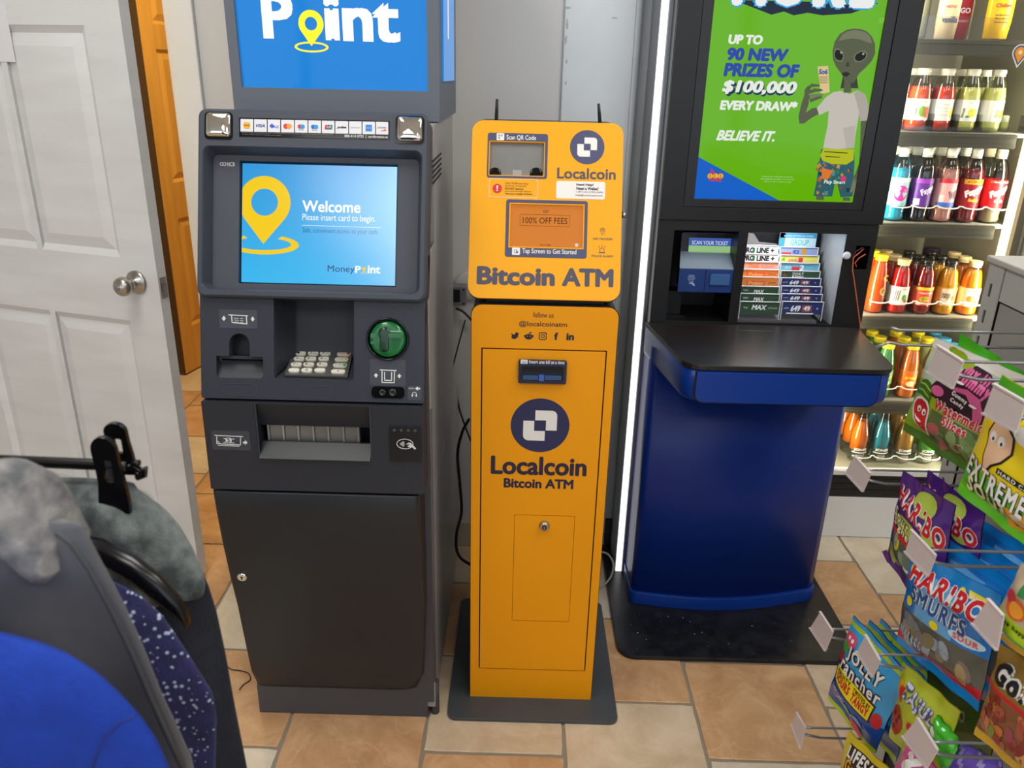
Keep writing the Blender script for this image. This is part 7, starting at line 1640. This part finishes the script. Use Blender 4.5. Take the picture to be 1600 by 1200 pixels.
# ================================================================== CLOTHES HANGING AT THE LEFT, CLOSE TO THE LENS
def fabric(name, col, col2=None, nscale=30, noise=0.5, rough=0.85, bump=0.6, bscale=350, sheen=0.08):
    return M('fabric ' + name, col, rough, noise=noise, nscale=nscale, col2=col2 or col, bump=bump, bscale=bscale, sheen=sheen)
def garment(name, label, Y, outline, th, mat, seed, xl=-1.15, zb=None, group=None, n=40, folds=0.012, slope=0.0, cat='garment'):
    """outline: picture points down the free right edge; the body runs left out of the frame. A closed, softly folded shell."""
    pts = [atY(px, py, Y) for px, py in outline]
    zs = [p.z for p in pts]; rd = random.Random(seed); ph = [rd.uniform(0, 6.28) for _ in range(8)]
    levels = []
    z1, z0 = zs[0], (zb if zb is not None else zs[-1] - 0.3)
    N = 56
    def xr(z):
        if z <= zs[-1]: 
            a, b = pts[-2], pts[-1]; k = (z - b.z) / (a.z - b.z + 1e-9); return b.x + (a.x - b.x) * k * 0.5
        for a, b in zip(pts, pts[1:]):
            if b.z <= z <= a.z: return b.x + (a.x - b.x) * (z - b.z) / (a.z - b.z + 1e-9)
        return pts[0].x
    for k in range(N + 1):
        t = k / N; z = z1 + (z0 - z1) * (t ** 1.5)
        x1 = xr(z); x0 = min(xl, x1 - 0.05); L = []
        f = min(1.0, 0.10 + (z1 - z) / 0.05) ** 0.6
        for j in range(n):
            a = 2 * math.pi * j / n; ca, sa = math.cos(a), math.sin(a)
            sx = math.copysign(abs(ca) ** 0.35, ca); x = (x0 + x1) / 2 + (x1 - x0) / 2 * sx
            edge = 1 - abs(sx) ** 6
            y = Y + th * f * math.copysign(abs(sa) ** 0.8, sa) * (0.35 + 0.65 * edge)
            fo = folds * (math.sin((x - x1) * 34 + z * 6 + ph[0]) + 0.6 * math.sin((x - x1) * 71 - z * 9 + ph[1]) + 0.4 * math.sin(z * 25 + (x - x1) * 20 + ph[2])) * min(1, (z1 - z) / 0.12) * (0.35 + 0.65 * min(1, abs(x - x1) / 0.05))
            L.append(Vector((x, y + fo + slope * (z1 - z), z)))
        levels.append(L)
    o = MB().loft(levels).obj(name, mat); tag(o, label, cat, group)
    return o, xr, z1
# trousers clipped to a hanger, farthest of the garments
YC = 0.74
m_hb = M('black hanger plastic', '#0b0b0c', 0.22, spec=0.6)
m_camo = fabric('grey heather print', '#3f4749', '#77807e', 34, 0.25, 0.9)
m_navyp = fabric('dark navy print', '#171a24', '#262b38', 30, 0.4, 0.9)
top_pts = [(208, 758), (216, 772), (250, 800), (275, 832), (300, 872), (322, 914), (336, 960), (352, 1030), (368, 1110), (386, 1200), (400, 1270)]
o, xr, zt0_ = garment('hanging_trousers', 'dark trousers with grey heather top clipped under the black hanger bar', YC, top_pts, 0.017, m_navyp, 3, xl=-0.62, folds=0.008)
# the lighter heather yoke over the waist: a sub-layer of the same garment, slightly larger
yk_pts = [atY(*p, YC) for p in [(208, 756), (216, 770), (250, 798), (275, 830), (300, 870), (320, 908), (318, 922)]]
lv = []
for k in range(15):
    t = k / 14; zz = yk_pts[0].z + 0.001 + (atY(312, 925, YC).z - yk_pts[0].z) * t
    for a, b in zip(yk_pts, yk_pts[1:]):
        if b.z <= zz <= a.z: x1 = b.x + (a.x - b.x) * (zz - b.z) / (a.z - b.z + 1e-9); break
    else: x1 = yk_pts[0].x if zz > yk_pts[0].z else yk_pts[-1].x
    x1 += 0.002; x0 = -0.625; L = []
    f = min(1.0, 0.15 + t * 6) ** 0.6
    for j in range(40):
        a = 2 * math.pi * j / 40; ca, sa = math.cos(a), math.sin(a); sx = math.copysign(abs(ca) ** 0.35, ca)
        x = (x0 + x1) / 2 + (x1 - x0) / 2 * sx
        y = YC + 0.034 * f * math.copysign(abs(sa) ** 0.8, sa) * (0.5 + 0.5 * (1 - abs(sx) ** 6)) - 0.002 + 0.006 * math.sin((x - x1) * 85 + t * 4) * min(1, t * 3)
        L.append(Vector((x, y, zz)))
    lv.append(L)
MB().loft(lv).obj('waist_yoke', m_camo, o)
hg = thing('clip_hanger', atY(120, 722, YC), 'black plastic trouser hanger bar with a big clip gripping grey fabric', 'hanger', 'black hangers')
a = atY(-330, 706, YC); b_ = atY(158, 726, YC); mb = MB()
d = (b_ - a)
for (zo, r) in ((0, 0.0062),):
    mb.tube([a, a.lerp(b_, 0.5), b_, b_ + d.normalized() * 0.028], r, 10)
mb.obj('bar', m_hb, hg, bevel=0)
e = atY(214, 733, YC); mb = MB(); mb.tube([atY(168, 727, YC), atY(210, 730, YC), atY(222, 736, YC), atY(226, 731, YC - 0.002), atY(225, 742, YC), atY(214, 746, YC)], 0.0038, 8); mb.tube([atY(205, 724, YC), atY(218, 723, YC)], 0.0035, 8); mb.obj('end_hook', m_hb, hg)
for (off, w0, px0, px1, py0, py1, nm) in ((-0.012, 0, 148, 195, 682, 800, 'clip_jaw'), (0.012, 0, 166, 207, 660, 740, 'clip_jaw')):
    p = frontY(YC + off - 0.01)
    x = p.box(px0, py0, px1, py1); w = x[2] - x[0]; h = x[3] - x[1]
    prof = [(x[0] + w * 0.04, x[1]), (x[2], x[1]), (x[2] + w * 0.02, x[1] + h * 0.16), (x[2] - w * 0.02, x[1] + h * 0.40), (x[2] - w * 0.09, x[1] + h * 0.62)] + [(x[0] + w * 0.47 + w * 0.42 * math.cos(t), x[3] - h * 0.17 + h * 0.17 * math.sin(t)) for t in [math.pi * j / 10 for j in range(11)]] + [(x[0] + w * 0.09, x[1] + h * 0.6), (x[0] + w * 0.10, x[1] + h * 0.40), (x[0], x[1] + h * 0.16)]
    hole_ = rrect(x[0] + w * 0.36, x[1] + h * 0.42, x[0] + w * 0.66, x[1] + h * 0.70, 0.002)
    plate_into(mb := MB(), p, [prof, hole_], -0.003, 0.003); mb.obj(nm, m_hb, hg, bevel=0.001)
p = frontY(YC - 0.004); MB().rect(p, *p.box(168, 712, 184, 758), -0.004, 0.002, 0.001).obj('clip_spring', m_steel, hg)
# glossy black hanger arm of the next garment
Y2 = 0.66
h2 = thing('suit_hanger', atY(230, 905, Y2), 'wide glossy black plastic hanger arm in front of the trousers', 'hanger', 'black hangers')
ctr = [(60, 842), (110, 848), (160, 862), (210, 890), (250, 922), (280, 950), (291, 966), (296, 980)]
mb = MB(); L = []
for i, (x, y) in enumerate(ctr):
    c = atY(x, y, Y2); k = 0.7 + 0.3 * math.sin(min(i, 5) / 5 * math.pi)
    hgt = (0.008 + 0.010 * min(1, i / 4)) * (1 if i < 5 else (0.75 if i == 5 else 0.25 if i == 7 else 0.55)); L.append([c + Vector((0.006 * math.sin(a) * 0.2, 0.011 * k * math.cos(a), hgt * math.sin(a))) for a in [2 * math.pi * j / 14 for j in range(14)]])
mb.loft(L); mb.obj('hanger_arm', m_hb, h2)
# starry navy jacket
def star_mat():
    m = fabric('starry navy', '#20224a', '#2f2f66', 40, 0.4, 0.8)
    nt = m.node_tree; p = nt.nodes['Principled BSDF']; src = p.inputs['Base Color'].links[0].from_socket
    tc = nt.nodes.new('ShaderNodeTexCoord'); v = nt.nodes.new('ShaderNodeTexVoronoi'); v.inputs['Scale'].default_value = 165; v.feature = 'F1'
    nt.links.new(tc.outputs['Object'], v.inputs['Vector'])
    n = nt.nodes.new('ShaderNodeTexNoise'); n.inputs['Scale'].default_value = 16; nt.links.new(tc.outputs['Object'], n.inputs['Vector'])
    r = nt.nodes.new('ShaderNodeMapRange'); r.inputs[1].default_value = 0.40; r.inputs[2].default_value = 0.60; r.inputs[3].default_value = 0.06; r.inputs[4].default_value = 0.30
    nt.links.new(n.outputs[0], r.inputs[0])
    lt = nt.nodes.new('ShaderNodeMath'); lt.operation = 'LESS_THAN'; nt.links.new(v.outputs['Distance'], lt.inputs[0]); nt.links.new(r.outputs[0], lt.inputs[1])
    mx = nt.nodes.new('ShaderNodeMix'); mx.data_type = 'RGBA'; mx.inputs[7].default_value = lin('#b9c8e0'); nt.links.new(lt.outputs[0], mx.inputs[0]); nt.links.new(src, mx.inputs[6]); nt.links.new(mx.outputs[2], p.inputs['Base Color'])
    return m
m_star = star_mat()
Y3 = 0.622
garment('starry_jacket', 'dark navy jacket with small pale star specks on its sleeve', Y3, [(150, 900), (180, 910), (215, 928), (252, 960), (285, 1008), (312, 1050), (333, 1085), (338, 1120), (336, 1200), (340, 1260)], 0.021, m_star, 5, xl=-0.7, folds=0.006)
# sleeve cuff rolls of the starry jacket
# grey satin jacket with mottled collar
m_satin = M('grey satin', '#3f4145', 0.34, noise=0.5, nscale=4, col2='#5f6064', sheen=0.3, bump=0.25, bscale=60)
Y4 = 0.528
gj, _, _ = garment('satin_jacket', 'grey satin bomber jacket with mottled collar hanging second from the lens', Y4, [(100, 812), (126, 818), (140, 842), (160, 885), (190, 945), (222, 1015), (252, 1085), (278, 1140), (300, 1190), (306, 1240)], 0.026, m_satin, 7, xl=-0.72, folds=0.010)
m_mott = fabric('mottled grey knit', '#5d5f62', '#93918f', 45, 0.25, 0.95)
p = [atY(x, y, Y4) for x, y in ((-60, 745), (5, 742), (40, 758), (62, 790), (80, 822), (100, 846))]
mb = MB(); L = []
for i, c in enumerate(p):
    r = (0.034, 0.040, 0.040, 0.036, 0.028, 0.012)[i]; L.append([c + Vector((0.35 * r * math.cos(a), 0.030 * math.cos(a), -r * 0.7 + r * math.sin(a))) for a in [2 * math.pi * j / 20 for j in range(20)]])
mb.loft(L); mb.obj('collar', m_mott, gj)
sp_ = [atY(x, y, Y4 - 0.034) for x, y in ((88, 832), (112, 850), (140, 890), (172, 950), (205, 1020), (235, 1090), (262, 1150), (285, 1200))]
MB().tube(sp_, 0.0022, 6).obj('shoulder_seam', M('satin seam', '#3f4145', 0.5), gj)
# bright blue top, nearest
m_blue = fabric('royal blue fleece', '#032f92', '#0539a4', 60, 0.5, 0.8, sheen=0.0)
Y5 = 0.430
bt_, _, _ = garment('blue_sweatshirt', 'royal blue sweatshirt hanging nearest at the lower left corner', Y5, [(-30, 978), (10, 996), (60, 1008), (110, 1026), (150, 1052), (190, 1088), (222, 1122), (246, 1158), (264, 1200), (276, 1240)], 0.032, m_blue, 9, xl=-0.70, folds=0.006)
sp_ = [atY(x, y, Y5 - 0.037) for x, y in ((212, 1118), (190, 1128), (165, 1150), (150, 1180), (142, 1210))]
MB().tube(sp_, 0.0014, 6).obj('sleeve_seam', M('blue seam', '#0c2a80', 0.8), bt_)
# the rail they hang from, running out of the frame on the left
rail = thing('clothes_rail', (-0.75, 0.6, 0), 'black clothes rail at the left edge holding the hangers', 'clothes rack')
MB().tube([(-0.78, 0.25, 1.47), (-0.78, 1.05, 1.47)], 0.012, 12).obj('rail', m_hb, rail)
for y in (0.27, 1.03): MB().tube([(-0.78, y, 1.47), (-0.78, y, 0.0)], 0.012, 12).obj('post', m_hb, rail)
for y in (0.27, 1.03): MB().tube([(-1.05, y, 0.012), (-0.52, y, 0.012)], 0.012, 12).obj('foot', m_hb, rail)
hk = MB(); hk.tube([a + Vector((0.02, 0, 0.004)), Vector((-0.70, YC, a.z + 0.05)), Vector((-0.762, YC, a.z + 0.10)), Vector((-0.761, YC, 1.47)), Vector((-0.767, YC, 1.484)), Vector((-0.78, YC, 1.4895)), Vector((-0.793, YC, 1.484)), Vector((-0.799, YC, 1.47))], 0.003, 8); hk.obj('hook', m_steel, hg)
hk = MB(); q = atY(60, 842, Y2); hk.tube([q, Vector((-0.70, Y2, q.z + 0.03)), Vector((-0.758, Y2, q.z + 0.10)), Vector((-0.758, Y2, 1.47)), Vector((-0.765, Y2, 1.487)), Vector((-0.78, Y2, 1.4925)), Vector((-0.795, Y2, 1.487)), Vector((-0.802, Y2, 1.47))], 0.004, 8); hk.obj('hook', m_hb, h2)
# ================================================================== CABLES AND SMALL WALL FITTINGS
m_cab = M('black cable', '#121214', 0.45)
def cable(pts, r, mat, label, name='power_cable', group=None):
    P = []
    for i in range(len(pts) - 1):
        p0 = pts[max(i - 1, 0)]; p1 = pts[i]; p2 = pts[i + 1]; p3 = pts[min(i + 2, len(pts) - 1)]
        for k in range(5):
            t = k / 5; P.append(0.5 * ((2 * p1) + (p2 - p0) * t + (2 * p0 - 5 * p1 + 4 * p2 - p3) * t * t + (3 * p1 - p0 - 3 * p2 + p3) * t ** 3))
    P.append(pts[-1]); o = MB().tube(P, r, 8).obj(name, mat); tag(o, label, 'cable', group); return o
cable([atY(x, y, 2.39) for x, y in ((712, 482), (722, 486), (731, 494), (740, 505))], 0.0035, m_cab, 'short black cable leaving the wall box towards the yellow machine')
cable([atY(x, y, Y_) for x, y, Y_ in ((733, 655, 2.1), (722, 676, 2.12), (715, 710, 2.12), (719, 760, 2.12), (721, 800, 2.12), (714, 830, 2.1), (713, 856, 2.1), (720, 872, 2.08), (735, 882, 2.05))], 0.0045, m_cab, 'long black cable looping down the wall left of the yellow machine')
cable([atY(x, y, 2.36) for x, y in ((714, 618), (718, 640), (726, 664), (736, 690))], 0.0030, m_cab, 'thin black cable crossing the longer one by the yellow machine')
cable([atY(x, y, 2.385) for x, y in ((727, 500), (716, 540), (706, 580), (700, 610))], 0.0022, m_cab, 'thin dark cable slanting down the wall behind the cash machine')
bx = thing('wall_box', atY(716, 462, 2.39), 'grey wall box with a dark opening beside the yellow machine', 'junction box')
p = frontY(2.345); x = p.box(702, 448.5, 728, 478)
MB().prism(p, rrect(*x, 0.003), -0.064, 0).obj('housing', M('grey box', '#77777a', 0.5), bx, bevel=0.002)
MB().prism(p, rrect(x[0] + 0.006, x[1] + 0.012, x[2] - 0.018, x[3] - 0.008, 0.002), 0, 0.001).obj('opening', m_hole, bx)
for u, v in ((x[2] - 0.007, x[3] - 0.008), (x[2] - 0.007, x[1] + 0.008)): MB().lathe(p, u, v, [(0.003, 0), (0.003, 0.0015), (0.001, 0.002)], 12).obj('screw', m_blkm, bx)
p = frontY(2.40); c = p.pix(733, 447)
o = MB().lathe(p, *c, [(0.045, -0.009), (0.045, 0.002), (0.040, 0.006), (0.02, 0.008)], 32).obj('round_cover', M('white ceramic plate', '#cfcfcc', 0.35)); tag(o, 'round white wall cover half hidden behind the yellow machine', 'wall plate')
# cables on the floor right of the yellow machine
m_gcab = M('pale grey cable', '#a8a69c', 0.5)
cable([atZ(x, y, z_) for x, y, z_ in ((938, 862, 0.10), (950, 866, 0.08), (958, 880, 0.05), (956, 898, 0.03), (946, 912, 0.012), (936, 918, 0.006))], 0.0035, m_gcab, 'pale grey cable curving over the floor by the light strip')
cable([atY(x, y, 2.36) for x, y in ((938, 836), (945, 833), (952, 831))], 0.0022, m_cab, 'thin black cable above the pale one by the light strip')
cable([atY(x, y, 2.33) for x, y in ((935, 850), (948, 856), (956, 868), (960, 880))], 0.0028, m_cab, 'black cable drooping beside the pale grey one')
cable([Vector((p_.x, p_.y, 0.0022)) for p_ in [atZ(x, y, 0.002) for x, y in ((338, 1040), (352, 1040), (362, 1046), (376, 1048), (388, 1052), (391, 1062), (380, 1070), (374, 1078))]], 0.0014, M('dark thread', '#3a261c', 0.7), 'thin dark wire lying curled on the floor by the cash machine', 'loose_wire')
